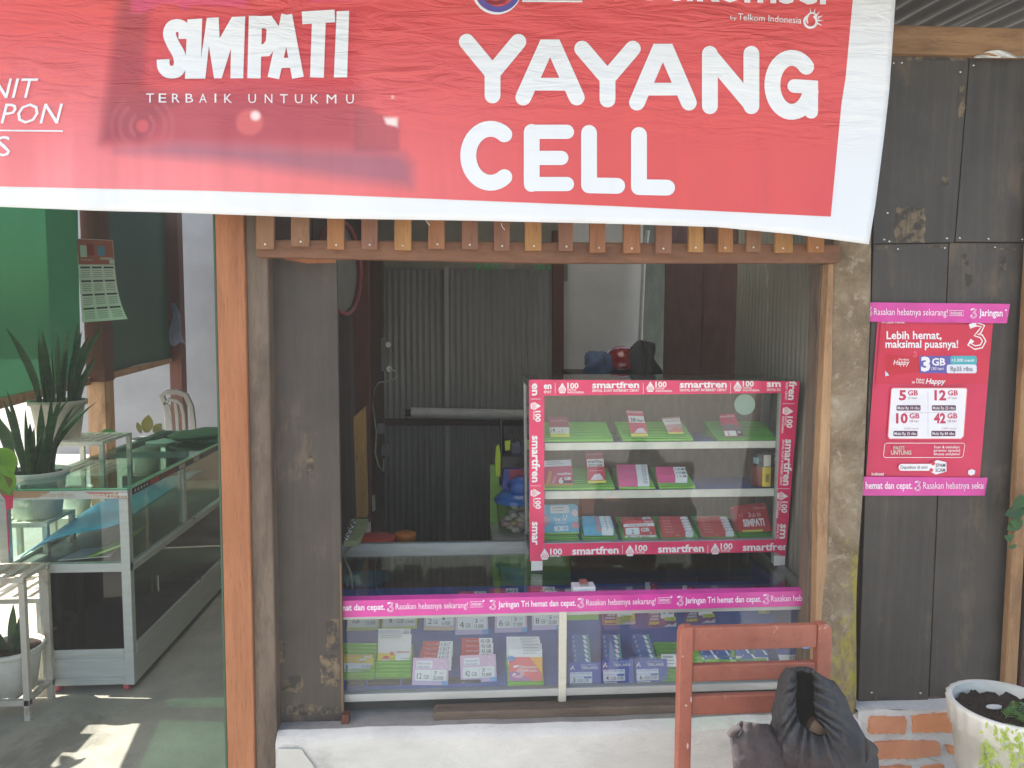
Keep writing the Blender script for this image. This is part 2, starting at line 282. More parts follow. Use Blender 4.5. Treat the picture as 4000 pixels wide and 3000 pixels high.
# ------------------------------------------------------------------ mesh helpers
COL = scene.collection
def W(o): return o.matrix_world.translation if o.parent is None else W(o.parent) + o.location
class MB:
    def __init__(s): s.v = []; s.f = []; s.mi = []; s.mats = []; s.sm = []
    def k(s, mat):
        if mat not in s.mats: s.mats.append(mat)
        return s.mats.index(mat)
    def add(s, vs, fs, mat, smooth=False):
        o = len(s.v); s.v += [Vector(p) for p in vs]; i = s.k(mat)
        for f in fs: s.f.append(tuple(o + j for j in f)); s.mi.append(i); s.sm.append(smooth)
        return s
    def box(s, x0, x1, y0, y1, z0, z1, mat):
        p = [(x, y, z) for z in (z0, z1) for y in (y0, y1) for x in (x0, x1)]
        return s.add(p, [(0, 2, 3, 1), (4, 5, 7, 6), (0, 1, 5, 4), (2, 6, 7, 3), (0, 4, 6, 2), (1, 3, 7, 5)], mat)
    def prism(s, pts, vec, mat):
        n = len(pts); vec = Vector(vec); q = [Vector(p) for p in pts]; q += [p + vec for p in q]
        return s.add(q, [tuple(range(n)), tuple(range(2 * n - 1, n - 1, -1))] + [(i, i + n, (i + 1) % n + n, (i + 1) % n) for i in range(n)], mat)
    def tube(s, pts, r, mat, n=8, cap=True):
        pts = [Vector(p) for p in pts]; rs = r if isinstance(r, (list, tuple)) else [r] * len(pts)
        vs = []; fs = []; ref = None
        for i, p in enumerate(pts):
            d = (pts[min(i + 1, len(pts) - 1)] - pts[max(i - 1, 0)]).normalized()
            if ref is None: ref = Vector((0, 0, 1)) if abs(d.z) < 0.9 else Vector((1, 0, 0))
            a = d.cross(ref).normalized(); b = d.cross(a).normalized(); ref = b.cross(d) if False else ref
            for j in range(n):
                t = 2 * math.pi * j / n; vs.append(p + a * (rs[i] * math.cos(t)) + b * (rs[i] * math.sin(t)))
        for i in range(len(pts) - 1):
            for j in range(n):
                fs.append((i * n + j, i * n + (j + 1) % n, (i + 1) * n + (j + 1) % n, (i + 1) * n + j))
        s.add(vs, fs, mat, True)
        if cap:
            s.add(vs[:n], [tuple(range(n))], mat); s.add(vs[-n:], [tuple(range(n))], mat)
        return s
    def lathe(s, prof, c, mat, n=28, wob=None):
        c = Vector(c); vs = []; fs = []
        for i, (r, z) in enumerate(prof):
            for j in range(n):
                t = 2 * math.pi * j / n; k = 1 + (wob(j, i) if wob else 0)
                vs.append(c + Vector((r * k * math.cos(t), r * k * math.sin(t), z)))
        for i in range(len(prof) - 1):
            for j in range(n): fs.append((i * n + j, i * n + (j + 1) % n, (i + 1) * n + (j + 1) % n, (i + 1) * n + j))
        return s.add(vs, fs, mat, True)
    def grid(s, P, nu, nv, mat, smooth=True):       # P(i/nu, j/nv)
        vs = [P(i / nu, j / nv) for j in range(nv + 1) for i in range(nu + 1)]
        fs = [(j * (nu + 1) + i, j * (nu + 1) + i + 1, (j + 1) * (nu + 1) + i + 1, (j + 1) * (nu + 1) + i) for j in range(nv) for i in range(nu)]
        return s.add(vs, fs, mat, smooth)
    # prints on a surface, each layer a hair above the one below
    def poly(s, S, pts, mat, o=0.0006):
        return s.add([S(u, v, o) for u, v in pts], [tuple(range(len(pts)))], mat)
    def rect(s, S, x0, y0, x1, y1, mat, o=0.0006): return s.poly(S, [(x0, y0), (x1, y0), (x1, y1), (x0, y1)], mat, o)
    def disc(s, S, cx, cy, rx, ry, mat, o=0.0006, n=20):
        return s.poly(S, [(cx + rx * math.cos(2 * math.pi * i / n), cy + ry * math.sin(2 * math.pi * i / n)) for i in range(n)], mat, o)
    def rrect(s, S, x0, y0, x1, y1, r, mat, o=0.0006):
        p = []
        for cx, cy, a in ((x1 - r, y0 + r, -90), (x1 - r, y1 - r, 0), (x0 + r, y1 - r, 90), (x0 + r, y0 + r, 180)):
            for k in range(5): t = math.radians(a + 22.5 * k); p.append((cx + r * math.cos(t), cy + r * math.sin(t)))
        return s.poly(S, p, mat, o)
    def strip(s, S, pts, w, mat, o=0.0006, closed=False):       # stroke of width w
        n = len(pts); L = []; R = []
        for i, (x, y) in enumerate(pts):
            a = pts[(i - 1) % n] if (closed or i) else pts[i]; b = pts[(i + 1) % n] if (closed or i < n - 1) else pts[i]
            dx, dy = b[0] - a[0], b[1] - a[1]; q = math.hypot(dx, dy) or 1; dx /= q; dy /= q
            L.append((x - dy * w / 2, y + dx * w / 2)); R.append((x + dy * w / 2, y - dx * w / 2))
        vs = [S(u, v, o) for u, v in L + R]
        return s.add(vs, [(i, (i + 1) % n, n + (i + 1) % n, n + i) for i in range(n if closed else n - 1)], mat)
    def text(s, S, t, x0, y0, x1, y1, h, mat, o=0.0009, bold=0.0, shear=0.0, cut=0, clip=None):
        vs, fs, w = tmesh(t, bold, shear)
        L = math.hypot(x1 - x0, y1 - y0); dx, dy = (x1 - x0) / L, (y1 - y0) / L
        P = [(x0 + dx * (a / w * L) + dy * b * h, y0 + dy * (a / w * L) - dx * b * h) for a, b in vs]
        if cut or clip:
            P, fs = slice2d(P, fs, cut, clip)
        return s.add([S(u, v, o) for u, v in P], fs, mat)
    def build(s, name, parent=None, origin=None, bevel=0.0, label=None, cat=None, group=None, kind=None):
        if origin is None:
            if parent is None:
                lo = [min(p[i] for p in s.v) for i in range(3)]; hi = [max(p[i] for p in s.v) for i in range(3)]
                origin = Vector(((lo[0] + hi[0]) / 2, (lo[1] + hi[1]) / 2, lo[2]))
            else: origin = W(parent)
        origin = Vector(origin)
        me = bpy.data.meshes.new(name); me.from_pydata([p - origin for p in s.v], [], s.f)
        for x in s.mats: me.materials.append(M(x))
        me.polygons.foreach_set('material_index', s.mi); me.polygons.foreach_set('use_smooth', s.sm); me.update()
        ob = bpy.data.objects.new(name, me); COL.objects.link(ob)
        if parent is not None: ob.parent = parent; ob.location = origin - W(parent)
        else: ob.location = origin
        ob.matrix_world.translation = origin
        if bevel:
            b = ob.modifiers.new('edge', 'BEVEL'); b.width = bevel; b.segments = 2; b.limit_method = 'ANGLE'; b.angle_limit = 0.7
        tag(ob, label, cat, group, kind); return ob
def tag(o, label=None, cat=None, group=None, kind=None):
    for k, v in (('label', label), ('category', cat), ('group', group), ('kind', kind)):
        if v: o[k] = v
    return o
def thing(name, loc, label, cat, group=None):
    o = bpy.data.objects.new(name, None); COL.objects.link(o); o.location = loc; o.matrix_world.translation = Vector(loc)
    o.empty_display_size = 0.05
    return tag(o, label, cat, group)
def copyparts(src, loc, label=None, group=None, rotz=0.0):
    r = src.copy(); COL.objects.link(r); r.location = loc; r.rotation_euler = (0, 0, rotz)
    if label: r['label'] = label
    if group: r['group'] = group
    for c in src.children:
        d = c.copy(); COL.objects.link(d); d.parent = r
        for e in c.children:
            g = e.copy(); COL.objects.link(g); g.parent = d
    return r
_T = {}; CAPH = None
def tmesh(t, bold=0.0, shear=0.0):
    global CAPH
    key = (t, bold, shear)
    if key in _T: return _T[key]
    c = bpy.data.curves.new('t', 'FONT'); c.body = t; c.dimensions = '2D'; c.fill_mode = 'BOTH'; c.resolution_u = 2; c.offset = bold; c.shear = shear
    o = bpy.data.objects.new('t', c); me = o.to_mesh()
    V = [(p.co.x, p.co.y) for p in me.vertices]; F = [tuple(p.vertices) for p in me.polygons]
    o.to_mesh_clear(); bpy.data.objects.remove(o); bpy.data.curves.remove(c)
    if CAPH is None and t != 'H':
        CAPH = 0.7; hv = tmesh('H')[0]; CAPH = 0.7 * max(y for x, y in hv); _T.pop(('H', 0.0, 0.0), None)
    k = CAPH or 0.7
    x0 = min(x for x, y in V); x1 = max(x for x, y in V)
    V = [((x - x0) / k, y / k) for x, y in V]
    _T[key] = (V, F, (x1 - x0) / k); return _T[key]
def slice2d(P, fs, step, clip=None):
    bm = bmesh.new(); vs = [bm.verts.new((x, y, 0)) for x, y in P]
    for f in fs:
        try: bm.faces.new([vs[i] for i in f])
        except ValueError: pass
    bm.normal_update(); bmesh.ops.triangulate(bm, faces=bm.faces[:])
    xs = [p[0] for p in P]; ys = [p[1] for p in P]
    def cutl(co, no, inner=False, outer=False):
        g = bm.verts[:] + bm.edges[:] + bm.faces[:]
        bmesh.ops.bisect_plane(bm, geom=g, plane_co=co, plane_no=no, clear_inner=inner, clear_outer=outer)
    if clip:
        x0, y0, x1, y1 = clip
        cutl((x0, 0, 0), (1, 0, 0), inner=True); cutl((x1, 0, 0), (1, 0, 0), outer=True)
        cutl((0, y0, 0), (0, 1, 0), inner=True); cutl((0, y1, 0), (0, 1, 0), outer=True)
    if step:
        for k in range(int(min(xs) // step) + 1, int(max(xs) // step) + 1): cutl((k * step, 0, 0), (1, 0, 0))
        for k in range(int(min(ys) // step) + 1, int(max(ys) // step) + 1): cutl((0, k * step, 0), (0, 1, 0))
    bm.verts.index_update(); bm.verts.ensure_lookup_table()
    P2 = [(v.co.x, v.co.y) for v in bm.verts]; F2 = [tuple(v.index for v in f.verts) for f in bm.faces]; bm.free()
    return P2, F2
def slab(px, Y, depth, mat):
    return MB().prism([AY(x, y, Y) for x, y in px], (0, depth, 0), mat)
# ------------------------------------------------------------------ the setting
MB().grid(lambda a, b: Vector((-30 + 60 * a, -30 + 60 * b, 0)), 8, 8, 'asphalt').build('ground', kind='structure', origin=(0, 0, 0))
MB().grid(lambda a, b: Vector((-2.3 + 1.75 * a, -0.35 + 7.2 * b, 0.006)), 4, 8, 'alley_concrete').build('alley_floor', kind='structure', origin=(0, 0, 0))
MB().box(-0.46, 1.03, 0.12, 2.2, 0.0, 0.05, 'alley_concrete').build('shop_floor', kind='structure', origin=(0, 0, 0))

def corrug(P0, along, up, length, height, pitch, amp, nrm, mat, name, parent, zs=1):
    n = int(length / pitch * 6); mb = MB()
    mb.grid(lambda a, b: P0 + along * (a * length) + up * (b * height) + nrm * (amp * math.sin(2 * math.pi * a * length / pitch)), n, zs, mat)
    o = mb.build(name, parent); md = o.modifiers.new('thickness', 'SOLIDIFY'); md.thickness = 0.001; return o
X, Y, Z = Vector((1, 0, 0)), Vector((0, 1, 0)), Vector((0, 0, 1))

# roof: corrugated tin sheets over the shop front and the alley, with rafters
roof = thing('tin_roof', (0, 0, 2.4), 'corrugated tin roof sheets above the shop front and wall', 'roof')
for i in range(6):
    x0 = -2.35 + i * 0.78
    up = Vector((0, 1, 0.075)).normalized()
    P_ = lambda xx, yy: Vector((xx, yy, 2.37 + 0.004 * (i % 2) + (yy + .8) * .075))
    segs = {0: [(x0, .82, -.1, 6.9, 'roof_tin')], 1: [(x0, .82, -.3, .4, 'roof_tin'), (x0, .82, .1, .8, 'green_sheet'), (x0, .82, .9, 1.8, 'fibre_sheet'), (x0, .82, 2.7, 4.1, 'roof_tin')], 2: [(x0, .82, -.52, 2.72, 'roof_tin')],  # the alley's green and pale panes are unseen, added to brighten it
            3: [(x0, .82, -.52, 1.12, 'roof_tin'), (x0, .82, .6, .85, 'fibre_sheet'), (x0, .82, 1.45, .75, 'roof_tin')], 4: [(x0, .32, -.52, .82, 'roof_tin'), (x0, .32, .3, .7, 'green_sheet'), (x0, .32, 1.0, 1.2, 'roof_tin'), (1.09, .5, -.52, 2.72, 'roof_tin')], 5: [(x0, .82, -.52, 2.72, 'roof_tin')]}[i]  # pale pane over the shop is unseen, added to light the interior
    for xx, ww, yy, ll, mm in segs: corrug(P_(xx, yy), X, up, ww, ll, 0.076, 0.009, Z, mm, 'roof_sheet' if mm == 'roof_tin' else 'translucent_sheet', roof)
for y in (0.55, 1.4):
    MB().box(-0.6, 2.3, y, y + 0.05, 2.38 + (y + .8) * .075, 2.44 + (y + .8) * .075 - .03, 'wood_dark').build('rafter', roof)

# left doorpost pair and the leaning batten
slab([(835, 760), (951, 765), (1000, 3200), (893, 3200)], -0.012, 0.09, 'wood_orange').build('door_post', bevel=0.004, label='reddish orange wooden post at the left edge of the shop front', cat='post')
slab([(952, 765), (1040, 765), (1082, 2900), (1082, 3200), (1002, 3200)], 0.0, 0.08, 'wood_grey').build('door_post', bevel=0.005, label='weathered grey wooden post right of the orange post', cat='post')
MB().prism([AY(x, y, -0.012) for x, y in [(829, 760), (836, 760), (893, 3200), (886, 3200)]], (0, 0.14, 0), 'cloth_green').build('edge_strip', label='thin green painted strip on the left side of the orange post', cat='strip')
slab([(884, 2790), (908, 2775), (915, 3200), (882, 3200)], 0.09, 0.05, 'wood_pale').build('wooden_batten', bevel=0.003, label='short pale wooden batten behind the foot of the orange post', cat='batten')

# black board beside the counter
bb = slab([(1028, 1005), (1315, 1008), (1343, 2832), (1083, 2850)], 0.05, 0.018, 'black_board').build('black_board', bevel=0.002, label='tall narrow black painted board left of the counter window', cat='board')
MB().prism([AY(x, y, 0.047) for x, y in [(1105, 1004), (1314, 1008), (1312, 1026), (1200, 1029), (1160, 1022), (1112, 1014)]], (0, 0.002, 0), 'wood_orange').build('bare_patch', bb)
MB().prism([AY(x, y, 0.047) for x, y in [(1326, 2200), (1333, 2200), (1343, 2830), (1335, 2830)]], (0, 0.002, 0), 'bare_wood').build('bare_edge', bb)

rb_ = random.Random(3)
def rag2(x0, y0, x1, y1):
    n = 7; e = lambda: rb_.uniform(-6, 6)
    return [(x0 + (x1 - x0) * i / n + e() * .3, y0 + e()) for i in range(n)] + [(x1 + e(), y0 + (y1 - y0) * i / n) for i in range(n)] + [(x1 - (x1 - x0) * i / n, y1 + e()) for i in range(n)] + [(x0 + e(), y1 - (y1 - y0) * i / n) for i in range(n)]
for q in ((1250, 2560, 1325, 2680), (1100, 2640, 1180, 2700), (1120, 2755, 1320, 2790), (1200, 1780, 1225, 1850), (1275, 2420, 1322, 2540), (1085, 2500, 1110, 2600)):
    MB().poly(surfY(0.0495), rag2(*q), 'bare_patchy', 0).build('bare_patch', bb)
# slatted transom above the opening
tr = thing('slatted_transom', AY(2140, 1020, 0), 'brown wooden rail with upright slats above the shop opening', 'transom')
slab([(1000, 935), (3282, 955), (3282, 1026), (2100, 1027), (1000, 1003)], -0.03, 0.04, 'wood_beam').build('rail', tr, bevel=0.003)
sl = [(1000, 1070, 972, 0), (1137, 1207, 962, 0), (1278, 1345, 975, 4), (1410, 1476, 974, 3), (1542, 1608, 977, 2), (1674, 1738, 972, 1), (1804, 1867, 974, 3), (1928, 1992, 979, 3),
      (2052, 2116, 979, 2), (2181, 2239, 981, 3), (2305, 2367, 986, 1), (2437, 2503, 988, 1), (2562, 2627, 989, 3), (2692, 2749, 985, 2), (2808, 2864, 986, 4), (2918, 2973, 984, 0), (3028, 3096, 988, 2), (3156, 3221, 985, 4)]
for i, (a, b, yb, c) in enumerate(sl):
    s_ = slab([(a, 560), (b, 560), (b + rnd(-2, 2), yb), (a + rnd(-2, 2), yb + rnd(-2, 2))], -0.045 - rnd(0, .004), 0.014, SLATS[c]).build('slat', tr, bevel=0.0015)
    MB().disc(surfY(-0.051), (a + b) / 2 + rnd(-4, 4), yb - 18, 4, 4, 'rust_paint', 0, 8).build('nail_head', s_)

# concrete plinth under the counter window
pl = MB()
def PW(a): return 0.002 * math.sin(9 * a) + 0.0012 * math.sin(41 * a + 1) + 0.0008 * math.sin(97 * a)
pA = [(-0.483, -0.02), (1.11, -0.02)]
pl.grid(lambda a, b: Vector((-0.486 + 1.6 * a, -0.02 - 0.004 * math.sin(9 * a + 3 * b) * b, 0.392 * b + PW(a) * b)), 40, 8, 'plinth_plaster')
pl.grid(lambda a, b: Vector((-0.486 + 1.6 * a, -0.02 - 0.004 * math.sin(9 * a + 3) * (1 - b) + 0.03 * b, 0.392 + PW(a) + 0.022 * b ** 0.6)), 40, 4, 'plinth_plaster')
pl.grid(lambda a, b: Vector((-0.486 + 1.6 * a, 0.01 + 0.14 * b, 0.414 + PW(a) * (1 - b))), 40, 2, 'sill_plaster')
plinth = pl.build('plinth_wall', label='low whitewashed concrete plinth under the glass counter', cat='wall', origin=(0.3, 0, 0))
Sp = lambda u, v, o=0.0: AY(u, v, -0.026 - o)
st = [(1085 + 90 * math.cos(t) * (1 + .25 * math.sin(3 * t)) + 45, 2985 + 75 * math.sin(t) * (1 + .2 * math.cos(2 * t))) for t in [i * math.pi / 14 for i in range(28)]]
MB().poly(Sp, [(max(1084, x), y) for x, y in st], 'p_c4c2bc', 0.001).build('damp_patch', plinth)
slab([(1690, 2795), (1703, 2783), (3130, 2738), (3140, 2768), (1705, 2826), (1692, 2815)], 0.035, 0.05, 'wood_sill').build('sill_plank', bevel=0.004, label='loose weathered plank lying on the plinth before the counter', cat='plank')
MB().box(-0.322, -0.302, 0.03, 0.06, 0.414, 0.44, 'wood_red').build('wood_chock', label='small brown wooden chock at the foot of the black board', cat='block')

# concrete post and the window jamb beside it
cp = MB()
def cpf(a, b):
    z = 2.3 * b
    return Vector((0.998 + 0.106 * a + 0.004 * math.sin(z * 7 + a * 5), -0.004 * math.sin(z * 11 + 3 * a) + (0.012 * (2 * a - 1) ** 4), z))
cp.grid(cpf, 8, 60, 'old_concrete')
cp.grid(lambda a, b: cpf(0, b) + Vector((0.002, 0.11 * a, 0)), 2, 60, 'old_concrete')
cp.grid(lambda a, b: cpf(1, b) + Vector((-0.002, 0.11 * a, 0)), 2, 60, 'old_concrete')
cp.build('concrete_post', origin=(0, 0, 0), label='mottled old concrete post with yellow lichen right of the opening', cat='post')
slab([(3205, 1030), (3232, 1030), (3180, 2440), (3160, 2790), (3128, 2790), (3150, 2430)], 0.04, 0.06, 'wood_grey').build('window_jamb', bevel=0.003, label='grey wooden jamb strip at the right of the counter window', cat='jamb')
slab([(3236, 1030), (3258, 1030), (3252, 1400), (3240, 1900), (3224, 2440), (3200, 2790), (3182, 2790), (3196, 1900)], 0.006, 0.05, 'wood_pale').build('window_jamb', bevel=0.003, label='split pale wooden strip between grey jamb and concrete post', cat='jamb')

# right wall: black plywood panels on bricks
rw = thing('plywood_wall', AY(3600, 2770, 0.03), 'black painted plywood wall right of the concrete post', 'wall')
pan = [([(3420, 212), (3786, 218), (3728, 946), (3412, 952)], 0.030), ([(3789, 226), (4250, 240), (4250, 946), (3732, 944)], 0.033),
       ([(3412, 955), (3706, 950), (3624, 2772), (3352, 2784)], 0.036), ([(3709, 948), (4250, 952), (4250, 2780), (3628, 2770)], 0.040)]
PAN = []
for q, y in pan:
    PAN.append(slab(q, y, 0.012, 'black_ply').build('panel', rw, bevel=0.0012))
def scar(par, Yp, pts, mat='bare_patchy'):
    MB().poly(surfY(Yp), pts, mat, 0.0008).build('bare_patch', par)
slab([(3300, 150), (4250, 160), (4250, 2790), (3300, 2790)], 0.06, 0.01, 'wood_dark').build('backing_board', rw)
def ragged(x0, y0, x1, y1, n=9, j=8):
    p = [(x0 + (x1 - x0) * i / n, y0 + rnd(-j, j)) for i in range(n + 1)] + [(x1 + rnd(-j, j), y0 + (y1 - y0) * i / n) for i in range(1, n)]
    return p + [(x1 - (x1 - x0) * i / n, y1 + rnd(-j, j)) for i in range(n + 1)] + [(x0 + rnd(-j, j), y1 - (y1 - y0) * i / n) for i in range(1, n)]
scar(PAN[0], 0.030, ragged(3498, 812, 3612, 944, 9, 6)); scar(PAN[0], 0.030, ragged(3745, 340, 3768, 460, 6, 6)); scar(PAN[0], 0.030, ragged(3676, 690, 3706, 725, 5, 6))
scar(PAN[0], 0.030, ragged(3545, 222, 3775, 236, 9, 4)); scar(PAN[2], 0.036, ragged(3610, 955, 3700, 968, 7, 4)); scar(PAN[2], 0.036, ragged(3428, 960, 3470, 972, 5, 3))
scar(PAN[3], 0.040, ragged(3760, 995, 3780, 1040, 5, 5)); scar(PAN[3], 0.040, ragged(3906, 1000, 3930, 1060, 6, 7)); scar(PAN[3], 0.040, ragged(3895, 968, 3990, 978, 6, 4))
scar(PAN[3], 0.040, ragged(3770, 1070, 3795, 1120, 5, 6)); scar(PAN[3], 0.040, ragged(3628, 2718, 3672, 2768, 5, 5)); scar(PAN[2], 0.036, ragged(3410, 2715, 3428, 2762, 5, 3))
for pi, Yp, pts in ((0, .030, [(3490, 245), (3522, 244), (3752, 280), (3454, 935), (3474, 942), (3700, 930), (3467, 831)]), (1, .033, [(3803, 254), (3750, 929), (3862, 932), (3995, 935)]),
                    (2, .036, [(3508, 972), (3691, 968), (3405, 2706), (3596, 2708)]), (3, .040, [(3888, 965), (3635, 2180)])):
    for x, y in pts:
        s_ = MB(); c = AY(x, y, Yp); s_.lathe([(0.0001, -.002), (0.0028, -.0015), (0.0036, 0.0)], (0, 0, 0), 'chrome', 10)
        s_.v = [c + Vector((v.x, v.z, v.y)) for v in s_.v]; s_.build('screw_head', PAN[pi])
slab([(3455, 95), (4250, 115), (4250, 226), (3455, 208)], 0.01, 0.07, 'wood_brown_x').build('top_beam', bevel=0.004, label='brown wooden beam along the top of the plywood wall', cat='beam')
MB().box(1.541, 1.577, 0.004, 0.029, 0.43, 2.16, 'wood_brown_z').build('corner_post', bevel=0.004, label='light brown post at the right end of the plywood wall', cat='post')
MB().box(1.585, 1.64, 0.0, 0.039, 0.43, 2.16, 'wood_dark').build('corner_post', bevel=0.004, label='dark brown post behind the light brown end post', cat='post')
ps = MB(); S_ = surfY(0.004)  # white scrap put in place of a bright gap to the sky
ps.grid(lambda a, b: S_(3805 + 195 * a, 226 - 24 * b * math.sin(math.pi * min(1, a * 1.1)) - 6 * b, 0.012 * math.sin(9 * a + 4 * b)), 16, 4, 'white_plastic')
ps.build('sky_gap_scrap', label='white scrap standing in for the bright sky gap under the top beam', cat='plastic')

# brick base under the plywood
bw = MB(); Yb = -0.012
bw.grid(lambda a, b: Vector((1.105 + 1.0 * a, Yb + 0.003 * math.sin(31 * a + 8 * b) + 0.002 * math.sin(67 * a - 22 * b), 0.428 * b + 0.004 * math.sin(23 * a) * b)), 60, 24, 'mortar')
bw.grid(lambda a, b: Vector((1.105 + 1.0 * a, Yb + 0.06 * b, 0.428 + 0.004 * math.sin(23 * a) * (1 - b) + 0.004 * b)), 30, 2, 'mortar')
bwall = bw.build('brick_base', origin=(1.5, 0, 0), label='low brick base with smeared white mortar under the plywood', cat='wall')
def brick(q, mat):
    n = len(q); S_ = surfY(Yb - 0.0075); pts = []
    for i in range(n):
        (x0, y0), (x1, y1) = q[i], q[(i + 1) % n]; L = max(2, int(math.hypot(x1 - x0, y1 - y0) / 14))
        for k in range(L): pts.append((x0 + (x1 - x0) * k / L + rnd(-3, 3), y0 + (y1 - y0) * k / L + rnd(-3, 3)))
    MB().prism([S_(u, v) for u, v in pts], (0, 0.05, 0), mat).build('brick', bwall)
for q, mt in (([(3402, 2804), (3535, 2800), (3542, 2822), (3536, 2866), (3394, 2868), (3400, 2840)], 'brick_a'), ([(3568, 2803), (3650, 2790), (3760, 2788), (3800, 2800), (3800, 2860), (3562, 2862)], 'brick_b'),
              ([(3820, 2790), (4000, 2792), (4010, 2858), (3826, 2860)], 'brick_a'), ([(3412, 2905), (3540, 2892), (3672, 2902), (3676, 2950), (3600, 2962), (3410, 2968)], 'brick_a'),
              ([(3703, 2914), (3744, 2920), (3744, 2942), (3714, 2948)], 'brick_b'), ([(3770, 2900), (3990, 2895), (3992, 2960), (3772, 2962)], 'brick_a'),
              ([(3600, 2996), (3690, 2990), (3700, 3060), (3596, 3060)], 'brick_b'), ([(3400, 2998), (3560, 2996), (3562, 3060), (3400, 3060)], 'brick_a')):
    brick(q, mt)

# ------------------------------------------------------------------ shop interior
rwx = 1.035
lw = thing('side_wall', (-0.46, 1, 0), 'dark plank wall on the left inside the shop', 'wall')
for i in range(7):
    MB().box(-0.52, -0.495, 0.13 + i * 0.27, 0.13 + i * 0.27 + 0.262, 0.0, 2.36, 'wood_dark').build('plank', lw)
slab([(1372, 1000), (1436, 1000), (1446, 2040), (1396, 2040)], 1.25, 0.08, 'wood_red').build('inner_post', label='reddish brown post inside left of the corrugated wall', cat='post')
slab([(1442, 1000), (1492, 1000), (1498, 2300), (1450, 2300)], 1.55, 0.08, 'wood_dark').build('inner_post', label='dark post at the left end of the corrugated wall', cat='post')
slab([(1380, 1632), (1424, 1590), (1434, 2022), (1392, 2022)], 1.1, 0.05, 'wood_yellow').build('yellow_plank', bevel=0.002, label='bright yellow plank with slanted top inside on the left', cat='plank')
MB().prism([AZ(1343, 2112, 0.80), AZ(1400, 2112, 0.80), AZ(1440, 2026, 0.80), AZ(1372, 2026, 0.80)], (0, 0, -0.02), 'green_ledge').build('ledge_plank', label='pale green ledge plank carrying a chain behind the counter', cat='plank')
ch = MB()
for i in range(9):
    c = AZ(1352 + 4.5 * i, 2105 - 9 * i, 0.806); t = [c + Vector((0.008 * math.cos(q), 0.011 * math.sin(q), 0.003 * (i % 2))) for q in [k * math.pi / 4 for k in range(9)]]
    ch.tube(t, 0.003, 'chrome', 6, False)
ch.build('chain', label='short metal chain lying on the pale green ledge', cat='chain')

bwl = thing('corrugated_wall', (0.2, 1.9, 0), 'grey corrugated zinc wall at the back of the shop', 'wall')
xa, xb, xc = AY(1478, 1500, 1.9).x, AY(1745, 1500, 1.9).x, AY(2168, 1500, 1.9).x
ZW = AY(1900, 1054, 1.9).z
corrug(Vector((xa, 1.9, 0)), X, Z, xb - xa + 0.02, ZW, 0.0305, 0.0055, Y, 'zinc', 'zinc_sheet', bwl)
corrug(Vector((xb, 1.893, 0)), X, Z, xc - xb, ZW, 0.0305, 0.0055, Y, 'zinc', 'zinc_sheet', bwl)
slab([(1735, 1040), (1752, 1040), (1760, 2400), (1743, 2400)], 1.878, 0.006, 'zinc').build('seam_strip', bwl)
gl = thing('green_skylight', (0.2, 1.7, 2.52), 'green translucent strip letting light in above the back wall', 'skylight')
ga, gb_, gc_, gd = [AY(x, 1040, 1.96).x for x in (1780, 1900, 2020, 2165)]
MB().box(-.52, gb_ - .1, 1.96, 1.98, ZW - .05, 2.5, 'zinc_old').build('upper_board', gl)
MB().box(gb_ - .099, gd + .019, 1.96, 1.98, ZW + .04, 2.5, 'zinc_old').build('upper_board', gl)
MB().box(gb_ - .099, gd + .019, 2.0, 2.02, ZW - .05, ZW + .06, 'green_sheet').build('green_strip', gl)
for k in range(17):
    xx = gb_ - .1 + .0305 * k
    MB().box(xx, xx + (.022 if k in (1, 2, 3, 4, 11, 12, 13, 14, 15) else .0305), 1.962, 1.972, ZW - .05, ZW + .041, 'zinc_old').build('rib', gl)
slab([(1480, 1636), (2090, 1640), (2090, 1664), (1480, 1662)], 1.868, 0.016, 'wood_dark').build('cross_rail', label='dark rail across the corrugated back wall below the tube lamp', cat='rail')
lamp = thing('tube_lamp', AY(1840, 1620, 1.8), 'unlit grey tube lamp fixed above the back wall rail', 'lamp')
a_, b_ = AY(1606, 1612, 1.84), AY(2085, 1622, 1.84)
MB().tube([a_, b_], 0.027, 'tube_lamp', 14).build('tube', lamp)
MB().tube([a_ - X * 0.03, a_ + X * 0.01], 0.017, 'black_plastic', 10).build('end_cap', lamp)
MB().tube([b_ - X * 0.01, b_ + X * 0.03], 0.017, 'black_plastic', 10).build('end_cap', lamp)
slab([(2160, 900), (2202, 900), (2204, 2300), (2166, 2300)], 1.84, 0.06, 'wood_red').build('inner_post', label='brown post between corrugated wall and white wall inside', cat='post')
slab([(2200, 820), (2512, 820), (2512, 2400), (2200, 2400)], 2.0, 0.05, 'stained_plaster').build('inner_wall', label='stained white plaster wall behind the counter cabinet', cat='wall')
MB().prism([AY(2512, 820, 2.0), AY(2600, 820, 2.3), AY(2600, 2400, 2.3), AY(2512, 2400, 2.0)], (0.02, 0.03, 0), 'mossy_wall').build('mossy_wall', label='dark mossy wall strip behind the leaning metal pipe', cat='wall')
MB().tube([AY(2530, 900, 1.95), AY(2514, 1030, 1.95), AY(2496, 1420, 1.92), AY(2490, 1600, 1.9)], 0.011, 'tube_lamp', 8).build('metal_pipe', label='thin grey pipe leaning at the corner of the white wall', cat='pipe')

